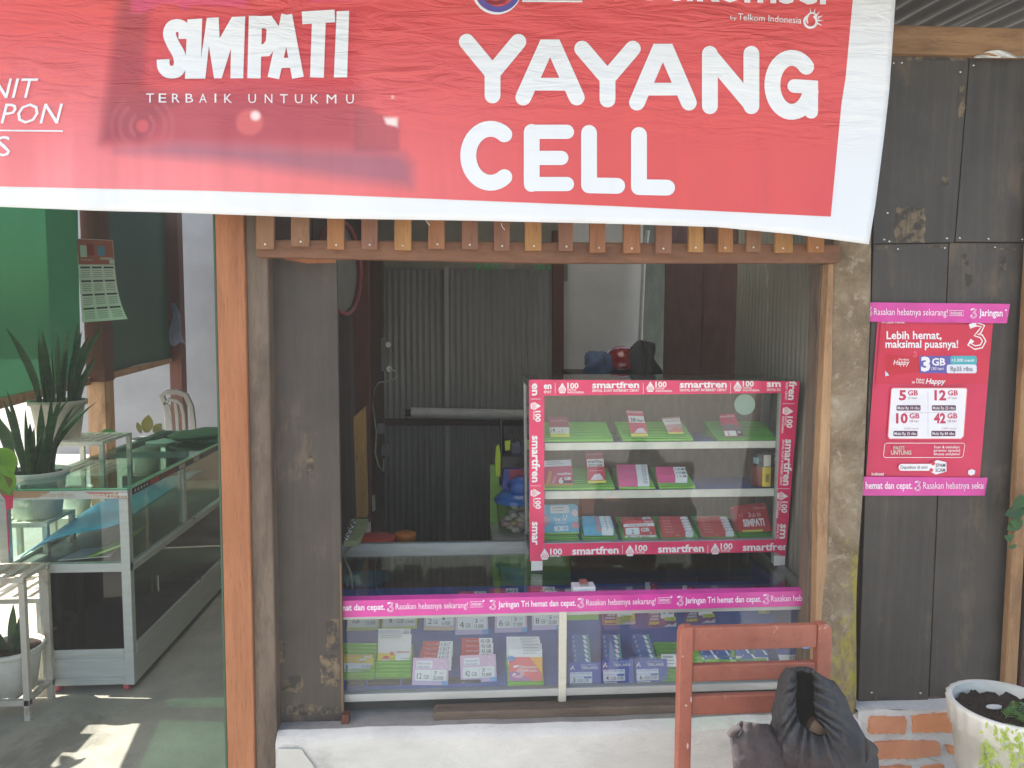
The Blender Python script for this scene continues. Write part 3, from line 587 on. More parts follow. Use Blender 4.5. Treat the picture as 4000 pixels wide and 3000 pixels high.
rwl = thing('corrugated_wall', (rwx, 0.5, 0), 'dark greenish corrugated wall inside at the right of the shop', 'wall')
y1 = AX(2872, 1300, rwx).y
corrug(Vector((rwx, 0.12, 0)), Y, Z, y1 - 0.12, 2.36, 0.0305, 0.005, X, 'zinc_old', 'zinc_sheet', rwl)
y2, y3 = AX(2742, 1300, rwx).y, AX(2592, 1300, rwx).y
db = thing('brown_doors', (rwx, 1.3, 0), 'dark brown plank doors at the right inside the shop', 'door')
MB().box(rwx, rwx + 0.03, y1 + 0.01, y2 - 0.012, 0, 2.3, 'door_brown').build('door_leaf', db, bevel=0.002)
MB().box(rwx, rwx + 0.03, y2 + 0.012, y3, 0, 2.3, 'door_brown').build('door_leaf', db, bevel=0.002)
MB().box(rwx + 0.012, rwx + 0.03, y2 - 0.012, y2 + 0.012, 0, 2.3, 'olive_leaf').build('door_gap_strip', db)

# sockets and cable on the left inside
so1 = slab([(1488, 1322), (1520, 1322), (1520, 1450), (1490, 1450)], 1.54, 0.02, 'grey_plastic').build('socket_board', label='grey socket board with plugs beside the corrugated wall', cat='socket')
for x, y in ((1517, 1346), (1520, 1441)): MB().disc(surfY(1.525), x, y, 11, 12, 'white_plastic', 0, 12).build('plug', so1)
MB().tube([AY(x, y, 1.5) for x, y in ((1520, 1440), (1548, 1452), (1552, 1472), (1530, 1486), (1480, 1494), (1462, 1520), (1456, 1580), (1470, 1690), (1466, 1770), (1478, 1820), (1498, 1842), (1500, 1790))], 0.004, 'cable', 6).build('power_cable', label='pale power cable looping down from the socket board', cat='cable')
for x, y, l_ in ((1487, 1676, 'upper small grey plug adapter on the hanging cable'), (1503, 1762, 'lower small grey plug adapter on the hanging cable')):
    slab([(x - 14, y - 20), (x + 14, y - 20), (x + 14, y + 20), (x - 14, y + 20)], 1.49, 0.03, 'grey_plastic').build('plug_adapter', bevel=0.003, label=l_, cat='adapter')
slab([(1444, 1940), (1462, 1936), (1464, 1996), (1446, 2000)], 1.48, 0.03, 'alu_cream').build('wall_switch', label='cream switch low on the dark inner post', cat='switch')

# wall fan half hidden by the black board
fan = thing('round_mirror', (-0.45, 0.55, 1.55), 'red rimmed round wall mirror half hidden behind the black board', 'mirror')
cF = AY(1290, 1050, 0.60); cF.x = -0.38
def ring(c, ry, rz, r, mat, tilt=0.22):
    return MB().tube([c + Vector((tilt * ry * math.cos(t) , ry * math.cos(t), rz * math.sin(t))) for t in [k * math.pi / 18 for k in range(37)]], r, mat, 8, False)
ring(cF, 0.15, 0.15, 0.007, 'fan_red').build('rim', fan)
ring(cF - X * 0.03, 0.146, 0.146, 0.006, 'fan_red').build('back_rim', fan)
MB().grid(lambda a, b: cF - X * .012 + Vector((.22 * .146 * b * math.cos(6.2832 * a), .146 * b * math.cos(6.2832 * a), .146 * b * math.sin(6.2832 * a))), 32, 3, 'grey_plastic').build('mirror_face', fan)

# clutter shelf behind the cabinet: jeans, helmet, jacket
shz = AY(2400, 1462, 1.15).z
cb = thing('storage_cupboard', (0.45, 1.25, 0), 'dark cupboard behind the counter cabinet carrying a helmet', 'cupboard')
x0, x1 = AY(2250, 1462, 1.15).x, AY(2600, 1462, 1.15).x
MB().box(x0, x1, 1.08, 1.5, 0.02, shz - 0.02, 'wood_dark').build('body', cb)
MB().box(x0 - 0.01, x1 + 0.01, 1.07, 1.51, shz - 0.019, shz, 'wood_dark').build('top_board', cb)
jn = MB()
cj = AY(2335, 1428, 1.2)
def crumple(c, rx, ry, rz, seed, amp=0.25, mat='denim', nu=22, nv=12, flat=0.0):
    mb = MB(); rr = random.Random(seed); ph = [(rr.uniform(0, 6.28), rr.randint(2, 5), rr.randint(1, 4)) for _ in range(6)]
    def P(a, b):
        t = 2 * math.pi * a; p = math.pi * b; k = 1 + amp * sum(math.sin(n1 * t + n2 * p * 1.5 + f) for f, n1, n2 in ph) / 6 * math.sin(p)
        z = math.cos(p); z = max(z, -1 + flat * 2) if flat else z
        return c + Vector((rx * k * math.sin(p) * math.cos(t), ry * k * math.sin(p) * math.sin(t), rz * k * z))
    return mb.grid(P, nu, nv, mat)
crumple(Vector((cj.x, 1.2, shz + 0.037)), 0.06, 0.06, 0.055, 3, 0.7).build('folded_jeans', label='crumpled pale blue jeans on the cupboard behind the cabinet', cat='clothing')
hl = thing('helmet', (AY(2425, 1430, 1.25).x, 1.25, shz), 'glossy dark red helmet beside the blue jeans', 'helmet')
ch_ = Vector((hl.location.x, 1.25, shz + 0.02))
MB().grid(lambda a, b: ch_ + Vector((0.075 * math.cos(6.2832 * a) * math.sin(1.75 * b), 0.1 * math.sin(6.2832 * a) * math.sin(1.75 * b), 0.012 + 0.085 * math.cos(1.75 * b))), 28, 12, 'helmet_red').build('shell', hl)
MB().tube([ch_ + Vector((0.074 * math.cos(t), 0.098 * math.sin(t), -0.004)) for t in [k * math.pi / 12 for k in range(25)]], 0.006, 'black_plastic', 6, False).build('rim', hl)
jk = MB(); cJ = AY(2497, 1400, 1.22)
jk.grid(lambda a, b: Vector((cJ.x + (a - .5) * (0.09 + 0.07 * b) + 0.012 * math.sin(5 * b + 9 * a), 1.2 + 0.05 * math.sin(math.pi * a) * -1 + 0.012 * math.sin(14 * a), shz + 0.13 * (1 - b) - 0.02 * (2 * a - 1) ** 2 * (1 - b) + 0.012 * math.sin(3 * a) * (1 - b))), 20, 12, 'jacket')
jo = jk.build('hung_jacket', label='grey jacket draped upright below the leaning pipe', cat='clothing'); jo.modifiers.new('t', 'SOLIDIFY').thickness = 0.012
# ------------------------------------------------------------------ glass counter
CX0, CX1, CY0, CY1 = -0.42, 1.02, 0.08, 0.565
ZT = AY(2200, 2345, CY0).z
ct = thing('glass_counter', (0.28, 0.3, 0.415), 'low aluminium and glass sales counter full of voucher cards', 'counter')
zr0, zr1 = AY(2000, 2722, CY0).z, AY(2000, 2692, CY0).z
MB().box(CX0, CX1, CY0 - 0.004, CY0 + 0.02, zr0, zr1, 'alu').build('shelf_rail', ct, bevel=0.002)
MB().box(AY(2183, 2500, CY0).x, AY(2213, 2500, CY0).x, CY0 - 0.007, CY0 + 0.018, 0.416, ZT - 0.03, 'alu_cream').build('mullion', ct, bevel=0.002)
MB().box(CX1 - 0.025, CX1, CY0 - 0.006, CY0 + 0.02, 0.416, ZT - 0.03, 'alu').build('corner_post', ct, bevel=0.002)
MB().box(CX0, CX1, CY0 - 0.002, CY0 + 0.022, ZT - 0.042, ZT, 'alu').build('top_rail', ct, bevel=0.002)
zb0, zb1 = AY(1700, 2172, CY1).z, AY(1700, 2122, CY1).z
MB().box(CX0, CX1, CY1, CY1 + 0.014, zb0, zb1, 'alu').build('back_rail', ct, bevel=0.003)
MB().box(CX0, CX1, CY1 + 0.002, CY1 + 0.013, zb1 + 0.0005, zb1 + 0.003, 'alu_dark').build('rail_track', ct)
MB().prism([Vector((CX1 - 0.022, CY0 + 0.024, ZT - 0.02)), Vector((CX1, CY0 + 0.024, ZT - 0.02)), Vector((CX1, CY1 - 0.002, zb1 - 0.012)), Vector((CX1 - 0.022, CY1 - 0.002, zb1 - 0.012))], (0, 0, 0.018), 'alu_dark').build('side_rail', ct)
MB().prism([Vector((CX0, CY0 + 0.001, ZT + 0.001)), Vector((CX1, CY0 + 0.001, ZT + 0.001)), Vector((CX1, CY1 - 0.001, ZT + 0.003)), Vector((CX0, CY1 - 0.001, ZT + 0.003))], (0, 0, 0.004), 'glass').build('top_glass', ct)
MB().box(CX0, CX1, CY0 + 0.006, CY0 + 0.009, 0.418, ZT - 0.043, 'glass_dusty').build('front_glass', ct)
MB().box(CX0, CX1, CY1 + 0.006, CY1 + 0.009, 0.62, zb0 - .001, 'glass_green').build('back_glass', ct)
BF = Vector((0, 0.105, AY(2000, 2694, 0.105).z)); BB = Vector((0, 0.545, AY(2000, 2288, 0.545).z))
BD = (BB - BF).normalized(); BN = X.cross(BD)
MB().prism([BF + X * CX0, BF + X * CX1, BB + X * CX1, BB + X * CX0], -BN * 0.006, 'blue_mat').build('sloping_board', ct)
MB().box(CX0, CX1, 0.10, 0.56, 0.416, 0.42, 'dark_inside').build('base_board', ct)
MB().box(CX0, CX1, 0.555, 0.56, 0.421, BB.z - 0.01, 'dark_inside').build('back_board', ct)
MB().box(CX1 - 0.006, CX1 - 0.002, 0.1, 0.55, 0.421, ZT - 0.045, 'navy_mat').build('side_panel', ct)
MB().box(CX0 + 0.002, CX0 + 0.006, 0.1, 0.55, 0.421, ZT - 0.045, 'navy_mat').build('side_panel', ct)
for i, (a, b, l_) in enumerate(((1352, 1428, 'leftmost'), (1436, 1562, 'second from the left'), (1570, 1738, 'third from the left'), (1745, 1880, 'rightmost'))):
    xa_, xb_ = AY(a, 2770, 0.13).x, AY(b, 2770, 0.13).x
    t_ = thing('plastic_tray', ((xa_ + xb_) / 2, 0.2, 0.42), 'dark plastic tray under the counter shelf, %s of the row' % l_, 'tray', 'trays under the shelf')
    for k in range(2): MB().box(xa_, xb_, 0.13 + .003 * k, 0.25, 0.423 + 0.03 * k, 0.449 + 0.03 * k, 'black_plastic').build('drawer', t_, bevel=0.003)
    MB().box(xa_ + .004, xb_ - .004, 0.1285, 0.1295, 0.446, 0.448, 'alu_dark').build('edge_line', t_)

# print helpers -----------------------------------------------------------
def tri3(mb, S, cx, cy, h, mat, bgm, o=0.0012, inner=True):
    p = [(-.36, -.40), (.0, -.50), (.34, -.42), (.16, -.16), (-.04, -.04), (.26, .02), (.40, .22), (.26, .44), (-.06, .50), (-.36, .36), (-.20, .18)]
    q = [(cx + a * h * .82, cy + b * h) for a, b in p]
    mb.strip(S, q, h * 0.2, mat, o)
    if inner: mb.strip(S, q[1:-1], h * 0.09, bgm, o + 0.0003)
def logo100(mb, S, x, y, d, up, h, mat, bgm, sub, o=0.0012):
    # drop-shaped emblem then the figure 100, written along d with up pointing to the letter tops
    def T(a, b): return (x + d[0] * a + up[0] * b, y + d[1] * a + up[1] * b)
    drop = [(0.16, 0.0), (0.64, 0.0), (0.78, 0.28), (0.74, 0.45), (0.4, 1.0), (0.06, 0.45), (0.02, 0.28)]
    mb.poly(S, [T(a * h, b * h) for a, b in drop], mat, o)
    for k in range(4):
        mb.strip(S, [T((0.08 + .16 * k) * h, 0.12 * h), T((0.3 + .13 * k) * h, (0.62 - .1 * k) * h)], h * .03, bgm, o + .0003)
        mb.strip(S, [T((0.72 - .16 * k) * h, 0.12 * h), T((0.5 - .13 * k) * h, (0.62 - .1 * k) * h)], h * .03, bgm, o + .0005)
    p0, p1 = T(0.88 * h, 0.46 * h), T(1.95 * h, 0.46 * h); mb.text(S, '100', *p0, *p1, h * 0.5, mat, o, 0.03)
    p0, p1 = T(0.9 * h, 0.24 * h), T(1.75 * h, 0.24 * h); mb.text(S, 'UNTUK', *p0, *p1, h * 0.17, mat, o, 0.02)
    if sub:
        p0, p1 = T(0.9 * h, 0.0), T(2.5 * h, 0.0); mb.text(S, 'INDONESIA', *p0, *p1, h * 0.17, mat, o, 0.02)
def bil(S, q):
    def F(a, b, o=0.0):
        (x0, y0), (x1, y1), (x2, y2), (x3, y3) = q
        return S((x0 * (1 - a) + x1 * a) * (1 - b) + (x3 * (1 - a) + x2 * a) * b, (y0 * (1 - a) + y1 * a) * (1 - b) + (y3 * (1 - a) + y2 * a) * b, o)
    return F
def ops(mb, F, L):
    for i, op in enumerate(L):
        o = 0.0007 + 0.00025 * i; k = op[0]
        if k == 't': mb.text(F, op[1], op[2], op[3], op[4], op[3], op[5], op[6], o, op[7] if len(op) > 7 else 0.0, op[8] if len(op) > 8 else 0.0)
        elif k == 'r': mb.rect(F, *op[1:5], op[5], o)
        elif k == 'rr': mb.rrect(F, *op[1:5], op[6], op[5], o)
        elif k == 'd': mb.disc(F, *op[1:5], op[5], o)
        elif k == 'p': mb.poly(F, op[1], op[2], o)
        elif k == '3': tri3(mb, F, op[1], op[2], op[3], op[4], op[5], o)
CARD_TILT = math.radians(52)
def cplane(B, tilt=CARD_TILT): return surfP(B, Vector((0, -math.sin(tilt), math.cos(tilt))))
def Sboard(x, y): return surfP(BF, BN)(x, y)
def box_q(x0, y0, x1, y1, sk=0): return [(x0, y0), (x1, y0), (x1 + sk, y1), (x0 + sk, y1)]
def card(quad, B, mat, L, label, group=None, name='voucher_card', cat='voucher', tilt=CARD_TILT, round_=0):
    S = cplane(B, tilt); F = bil(S, quad); mb = MB()
    if round_:
        p = [(1, 1), (0, 1)] + [(0, 0)] + [(1 - round_ + round_ * math.sin(t), round_ - round_ * math.cos(t)) for t in [k * math.pi / 10 for k in range(6)]]
        mb.prism([F(a, b) for a, b in p], F(0, 0, -0.001) - F(0, 0), mat)
    else: mb.prism([F(0, 0), F(1, 0), F(1, 1), F(0, 1)], F(0, 0, -0.001) - F(0, 0), mat)
    ops(mb, F, L)
    return mb.build(name, label=label, cat=cat, group=group)
def fan_slips(tops, B, step, H, mat, L, label, group, dirv=None, first=1, tilt=CARD_TILT):
    # tops: (xl, xr, ytop) of each slip from the front one to the one furthest back
    dv = dirv or BD
    for i, (xl, xr, yt) in enumerate(tops):
        S_B = B + dv * (step * (i + first))
        card([(xl, yt), (xr, yt), (xr, yt + H), (xl, yt + H)], S_B, mat, L, label + ', ' + ('front', 'second', 'third', 'fourth', 'fifth', 'sixth', 'rearmost')[i] + ' one', group, 'voucher_slip', 'voucher', tilt)

LIL = pc(226, 190, 218); PNK = pc(228, 84, 124); RED = pc(206, 60, 66); LIME_ = pc(170, 200, 70); BLU = pc(52, 84, 172); YEL = pc(232, 206, 60); GRY = pc(150, 152, 160); PUR = pc(110, 60, 112); PALE = pc(214, 224, 236); MAR = pc(150, 66, 84)
def bt(x, y): return Sboard(x, y)
def priceL(gb, days, rp, rek=True):
    L = [('r', .0, .82, 1, 1, pc(206, 186, 222)), ('r', .82, .84, 1, 1, pc(110, 170, 222))]
    if rek: L += [('rr', .1, .1, .55, .38, pc(240, 238, 246), .05), ('t', 'Rekomendasi', .14, .24, .5, .09, GRY), ('t', 'buat kamu', .14, .36, .48, .09, GRY), ('3', .86, .25, .3, pc(240, 214, 234), LIL)]
    L += [('rr', .07, .43, .95, .84, WHITE, .04), ('t', gb, .13, .77, .26, .2, INK), ('t', 'GB', .31, .77, .46, .14, GRY, .02), ('r', .52, .46, .525, .8, GRY), ('t', days, .6, .62, .68, .13, INK), ('t', 'hari', .76, .58, .87, .07, GRY), ('t', rp, .58, .8, .86, .13, INK)]
    return L

# front row of price cards
card(box_q(1318, 2557, 1460, 2648, -6), bt(1390, 2650), pc(226, 202, 60), [('r', 0, 0, 1, .12, pc(214, 180, 60)), ('t', 'im3', .74, .14, .95, .12, WHITE, .03), ('t', 'Freedom Internet', .05, .24, .58, .08, pc(190, 120, 60)), ('rr', .62, .17, .8, .26, WHITE, .03), ('t', 'Makin Besar Kuotanya!', .1, .34, .72, .07, pc(190, 120, 60)), ('rr', .06, .37, .93, .86, PALE, .04), ('t', '11', .16, .72, .3, .26, INK, .02), ('t', 'GB', .4, .76, .64, .16, GRY, .03), ('t', '27.000', .68, .56, .92, .1, INK), ('t', '7 HARI', .67, .79, .93, .12, INK)], 'yellow eleven GB price card beside the black board', 'counter price cards')
card(box_q(1478, 2456, 1604, 2600, -4), bt(1540, 2628) + BD * 0.014, WHITE, [('t', '0812 7545 9914 6071', .06, .08, .7, .04, GRY), ('r', .78, .03, .96, .14, pc(200, 200, 200))], 'white and yellow card peeking out behind its front twin', 'counter price cards')
card(box_q(1478, 2476, 1608, 2610, -4), bt(1540, 2630), pc(238, 236, 232), [('r', .06, .05, .7, .07, GRY), ('r', .06, .11, .64, .125, GRY), ('p', [(0, .55), (1, .6), (1, 1), (0, 1)], pc(238, 214, 70)), ('d', .26, .76, .13, .13, pc(232, 96, 72)), ('d', .42, .58, .065, .065, pc(236, 120, 96)), ('t', 'im3', .15, .8, .37, .08, WHITE, .03), ('rr', .54, .57, .96, .94, WHITE, .04), ('r', .56, .52, .95, .545, pc(226, 120, 90)), ('r', .56, .78, .7, .8, pc(226, 120, 90)), ('r', .78, .78, .9, .8, pc(226, 120, 90))], 'white and yellow card with orange dots on a green rack', 'counter price cards')
card([(1614, 2569), (1754, 2571), (1750, 2677), (1609, 2676)], bt(1680, 2678), LIL, priceL('12', '7', '25.000'), 'lilac price card reading twelve GB in the front row', 'counter price cards')
card([(1797, 2561), (1936, 2555), (1941, 2661), (1800, 2668)], bt(1870, 2668), LIL, priceL('42', '28', '75.000'), 'lilac price card reading forty-two GB in the front row', 'counter price cards')
slipL = lambda t, m=RED: [('r', .56, 0, 1, 1, WHITE), ('t', 'Internetan', .14, .26, .54, .17, pc(240, 190, 196)), ('t', t, .62, .28, .93, .2, INK)]
fan_slips([(1640, 1762, 2557), (1643, 1764, 2541), (1650, 1765, 2523), (1652, 1769, 2505)], bt(1700, 2678), .014, 62, RED, slipL('12/7'), 'red and white slip behind the lilac twelve GB card', 'slips behind the 12 GB card')
fan_slips([(1804, 1924, 2550), (1804, 1927, 2531), (1803, 1927, 2512), (1804, 1923, 2492)], bt(1870, 2668), .014, 62, RED, slipL('42 GB'), 'red and white slip behind the lilac forty-two GB card', 'slips behind the 42 GB card')
card(box_q(1988, 2567, 2119, 2660, -1), bt(2050, 2690) - BD * .002, pc(232, 110, 112), [('p', [(.62, 0), (1, 0), (1, .7)], pc(238, 178, 70)), ('p', [(0, .6), (.3, .62), (.7, 1), (0, 1)], pc(178, 120, 170)), ('d', .06, .06, .14, .1, pc(110, 150, 200)), ('3', .27, .6, .46, WHITE, pc(228, 104, 120)), ('t', 'Internetan', .42, .46, .84, .1, WHITE, .02), ('t', 'lebih puas.', .42, .6, .86, .1, WHITE, .02)], 'orange and pink card with a curly white figure three', 'counter price cards')
fan_slips([(1988, 2118, 2536), (1985, 2115, 2525), (1983, 2116, 2512), (1980, 2110, 2499), (1978, 2107, 2487)], bt(2050, 2690), .010, 70, WHITE, [('r', .42, .06, .92, .09, GRY), ('r', .42, .15, .8, .17, GRY), ('r', .42, .22, .86, .24, GRY)], 'white card header stacked behind the orange and pink card', 'headers behind the orange card', first=0)
for gb, dy, rp, q, fx, l_ in (('3', '3', '12.000', [(2225, 2588), (2346, 2586), (2350, 2685), (2221, 2688)], (2229, 2286, 2), '3 GB'), ('4', '10', '17.000', [(2351, 2577), (2473, 2573), (2478, 2675), (2354, 2682)], (2350, 2408, 2), '4 GB'), ('6', '10', '23.000', [(2481, 2575), (2604, 2573), (2609, 2672), (2485, 2679)], (2467, 2522, 6), '6 GB')):
    B_ = bt((q[2][0] + q[3][0]) / 2, q[2][1] + 4); lw_ = {'3': 'three', '4': 'four', '6': 'six'}[gb] + ' GB'
    card(q, B_, BLU, [('t', 'KARTU PERDANA', .36, .14, .88, .07, pc(180, 196, 230)), ('t', 'TERLARIS', .37, .27, .9, .1, WHITE, .01), ('p', [(.02, .28), (.06, .28), (.15, .12), (.11, .12)], WHITE), ('p', [(.1, .2), (.13, .2), (.18, .28), (.14, .28)], WHITE), ('rr', .03, .38, .72, .82, PALE, .03), ('t', 'XTRA COMBO FLEX', .06, .47, .68, .07, BLU), ('r', .05, .56, .7, .57, BLU), ('r', .47, .57, .48, .8, BLU), ('t', gb, .12, .77, .2, .16, INK, .01), ('t', 'GB', .27, .77, .44, .12, GRY, .02), ('r', .48, .57, .7, .63, BLU), ('t', dy, .52, .77, .52 + .07 * len(dy), .11, INK), ('rr', .04, .85, .45, .97, WHITE, .02), ('t', rp, .12, .95, .4, .08, INK, .01), ('t', 'Kuota Bersama di', .5, .94, .95, .05, pc(150, 166, 220))], 'blue price card reading %s in the front row' % lw_, 'counter price cards')
    fan_slips([(fx[0] + fx[2] * (5 - k) + 3, fx[1] + fx[2] * (5 - k) + 12, 2569 - 18.2 * k) for k in range(6)], B_, .0145, 60, pc(60, 104, 170), [('p', [(.62, .06), (.8, .06), (.98, .4), (.8, .4)], WHITE), ('r', .9, 0, 1, 1, pc(70, 176, 160)), ('t', 'X', .06, .24, .16, .16, WHITE)], 'blue and teal slip behind the blue %s card' % lw_, 'slips behind the blue %s card' % l_)

# right end of the front row, seen between the chair slats
card(box_q(2582, 2555, 2640, 2605, 6), bt(2612, 2660), WHITE, [('r', .1, .15, .8, .3, GRY), ('r', .1, .45, .85, .52, GRY), ('r', .1, .7, .85, .76, GRY)], 'white printed slip in the green rack left of the chair', 'counter price cards')
for x, y, l_, g_ in ((2640, 2540, 'left', 1), (2735, 2537, 'upper left', 2), (2795, 2539, 'upper right', 2), (2750, 2556, 'lower left', 2), (2812, 2566, 'lower right', 2), (2872, 2530, 'upper left', 3), (2940, 2536, 'upper right', 3), (2896, 2552, 'lower left', 3)):
    card(box_q(x, y, x + 58, y + 44, 4), bt(x + 30, 2640) + BD * (0.004 * (2600 - y) / 20), pc(48, 100, 176), [('p', [(.6, .05), (.76, .05), (.98, .5), (.82, .5)], WHITE), ('t', 'X', .07, .3, .16, .2, WHITE), ('r', 0, .72, 1, 1, pc(210, 226, 214))], 'blue and white slip behind the chair slats, %s of %s' % (l_, ('the first heap', 'the middle heap', 'the right heap')[g_ - 1]), 'slips behind the chair', 'voucher_slip')
kx = MB(); K0 = bt(3090, 2600)
S_ = cplane(bt(3090, 2640)); F_ = bil(S_, [(3030, 2530), (3138, 2530), (3142, 2585), (3045, 2585)])
kx.prism([F_(0, 0), F_(1, 0), F_(1, 1), F_(0, 1)], F_(0, 0, -.03) - F_(0, 0), 'blue_mat'); kx.rect(F_, .02, .5, 1, 1, WHITE, .0008); kx.text(F_, 'KP  XL', .45, .88, .92, .88, .26, INK, .0012)
kx.build('card_box', label='blue card box with a white strip marked KP XL', cat='box')

# second row
def yrow(q, mat, L, label): card(q, bt((q[2][0] + q[3][0]) / 2, q[2][1] + 2), mat, L, label, 'counter price cards')
yrow([(1362, 2360), (1482, 2358), (1480, 2462), (1354, 2464)], pc(196, 208, 96), [('rr', .03, .3, .97, .88, pc(232, 232, 220), .02), ('t', '3GB', .16, .72, .38, .17, INK), ('t', '3 HARI', .58, .56, .82, .12, INK), ('t', '15.000', .6, .78, .88, .13, INK)], 'pale green edged price card reading three GB')
yrow([(1498, 2358), (1632, 2356), (1628, 2455), (1492, 2460)], pc(204, 210, 96), [('rr', .03, .3, .95, .9, pc(232, 232, 220), .02), ('t', '8', .2, .74, .28, .2, INK), ('t', 'GB', .42, .76, .62, .16, GRY, .02), ('t', '20.000', .67, .52, .92, .1, INK), ('t', '5 HARI', .67, .78, .92, .11, INK)], 'pale green edged price card reading eight GB')
yrow([(1658, 2355), (1776, 2354), (1776, 2463), (1655, 2462)], pc(222, 192, 206), priceL('2', '1', '6.000', False) + [('r', 0, .86, 1, 1, pc(222, 190, 160))], 'pink price card reading two GB')
yrow([(1780, 2362), (1904, 2358), (1908, 2477), (1778, 2480)], LIL, priceL('4', '3', '13.000'), 'lilac price card reading four GB in the second row')
yrow([(1934, 2358), (2056, 2354), (2060, 2468), (1932, 2472)], LIL, priceL('6', '3', '17.000'), 'lilac price card reading six GB in the second row')
yrow([(2076, 2352), (2190, 2350), (2192, 2458), (2078, 2462)], LIL, priceL('8', '5', '23.000'), 'lilac price card reading eight GB in the second row')
yrow([(2212, 2330), (2334, 2328), (2338, 2420), (2212, 2424)], pc(140, 190, 70), [('rr', .04, .4, .62, .78, WHITE, .03), ('t', 'Rp 39.000', .08, .7, .55, .16, INK), ('r', .64, .4, .96, .8, pc(206, 170, 90))], 'green packet with a handwritten Rp 39.000 label')
for gb, rp, q, m2, l_ in (('3', '12.000', [(2352, 2330), (2478, 2326), (2482, 2438), (2354, 2444)], pc(176, 170, 96), 'purple and yellow card reading three GB'), ('5', '15.000', [(2530, 2330), (2640, 2328), (2643, 2448), (2527, 2450)], PUR, 'purple card reading five GB'), ('11', '25.000', [(2678, 2326), (2790, 2322), (2794, 2432), (2672, 2438)], PUR, 'purple card reading eleven GB behind the chair')):
    yrow(q, m2, [('r', .02, .42, .42, .96, PUR) if m2 != PUR else ('r', 0, .97, 1, 1, PUR), ('t', 'INTERNETAN', .08, .58, .4, .07, WHITE, .02), ('t', 'LANCAR', .14, .68, .4, .07, WHITE, .02), ('t', 'BONUSNYA', .1, .78, .4, .07, WHITE, .02), ('t', 'BARBAR!', .08, .92, .42, .1, YEL, .03), ('rr', .46, .42, .92, .72, WHITE, .03), ('t', gb, .54, .58, .54 + .08 * len(gb), .1, INK, .02), ('t', 'GB', .72, .58, .88, .1, INK, .02), ('r', .6, .68, .98, .8, pc(196, 206, 60)), ('t', rp, .66, .78, .92, .08, INK), ('p', [(.55, 1), (.75, .9), (.85, .94), (1, .86), (1, 1)], pc(206, 190, 206))], l_ + ' in the second row')
yrow([(2950, 2330), (3032, 2328), (3026, 2396), (2962, 2398)], pc(150, 176, 90), [('d', .5, .6, .3, .3, pc(206, 130, 130)), ('d', .3, .7, .2, .2, pc(190, 210, 120))], 'small green and pink packet behind the chair top')
for x0, x1, y0, t, l_ in ((1792, 1900, 2310, '4/3', 'four-three above the tape'), (1914, 2024, 2298, '6/3', 'six-three above the tape'), (2060, 2168, 2292, '8/5', 'eight-five above the tape')):
    Bq = bt((x0 + x1) / 2, 2474)
    fan_slips([(x0 + 8 * (1 - k), x1 + 8 * (1 - k), y0 + 16 * (1 - k)) for k in range(2)], Bq, .05, 60, PNK, slipL(t), 'pink and white slip marked %s' % l_, 'slips marked %s' % t, first=2)
for x0, x1, y0, l_ in ((2522, 2575, 2274, 'left'), (2668, 2720, 2287, 'right')):
    fan_slips([(x0, x1, y0 + 16), (x0 - 2, x1 - 4, y0)], bt(x0, 2446), .055, 58, PUR, [('r', 0, 0, .36, 1, WHITE), ('d', .62, .2, .12, .1, PNK), ('d', .8, .4, .1, .1, WHITE)], 'purple and white slip sticking up above the pink tape, %s pair' % l_, 'purple slips, %s pair' % l_, first=2)
card(box_q(2204, 2296, 2244, 2345), bt(2225, 2446) + BD * .1, pc(110, 130, 170), [('r', .1, .1, .9, .5, PALE)], 'small grey blue slip beside the white box')

# green racks lying on the board
def rack(xl, xr, yb, P0f, dirv, length, rise, teeth, mat, label, group, skew=0):
    a, b = P0f(xl, yb), P0f(xr, yb); mb = MB(); up = Z if dirv is Y else BN
    prof = [(0, 0), (0, 0.007)]
    for i in range(teeth):
        t = length * (i + 1) / teeth; h = 0.004 + rise * (i + 1) / teeth
        prof += [(t - length / teeth * 0.12, 0.003 + h - rise / teeth * 0.7), (t, h + 0.004)]
    prof += [(length, 0)]
    mb.prism([a + dirv * t + up * h for t, h in prof], b - a, mat)
    return mb.build('card_rack', label=label, cat='rack', group=group)
rack(1325, 1462, 2655, bt, BD, .10, .035, 9, 'rack_green', 'green ridged rack behind the yellow 11 GB card', 'green racks in the counter')
rack(1466, 1606, 2652, bt, BD, .10, .03, 9, 'rack_green', 'green ridged rack under the white and yellow card', 'green racks in the counter')
rack(1984, 2126, 2690, bt, BD, .10, .03, 9, 'rack_green', 'green ridged rack under the orange and pink card', 'green racks in the counter')
rack(2590, 2690, 2672, bt, BD, .13, .03, 10, 'rack_green_dark', 'green ridged rack at the left edge of the chair back', 'green racks in the counter')
rack(2700, 2770, 2670, bt, BD, .13, .03, 10, 'rack_green', 'green ridged rack behind the left half of the chair', 'green racks in the counter')
rack(2776, 2902, 2666, bt, BD, .13, .03, 10, 'rack_green', 'green ridged rack behind the middle of the chair', 'green racks in the counter')
rack(2912, 3022, 2662, bt, BD, .13, .03, 10, 'rack_green_dark', 'green ridged rack behind the right half of the chair', 'green racks in the counter')

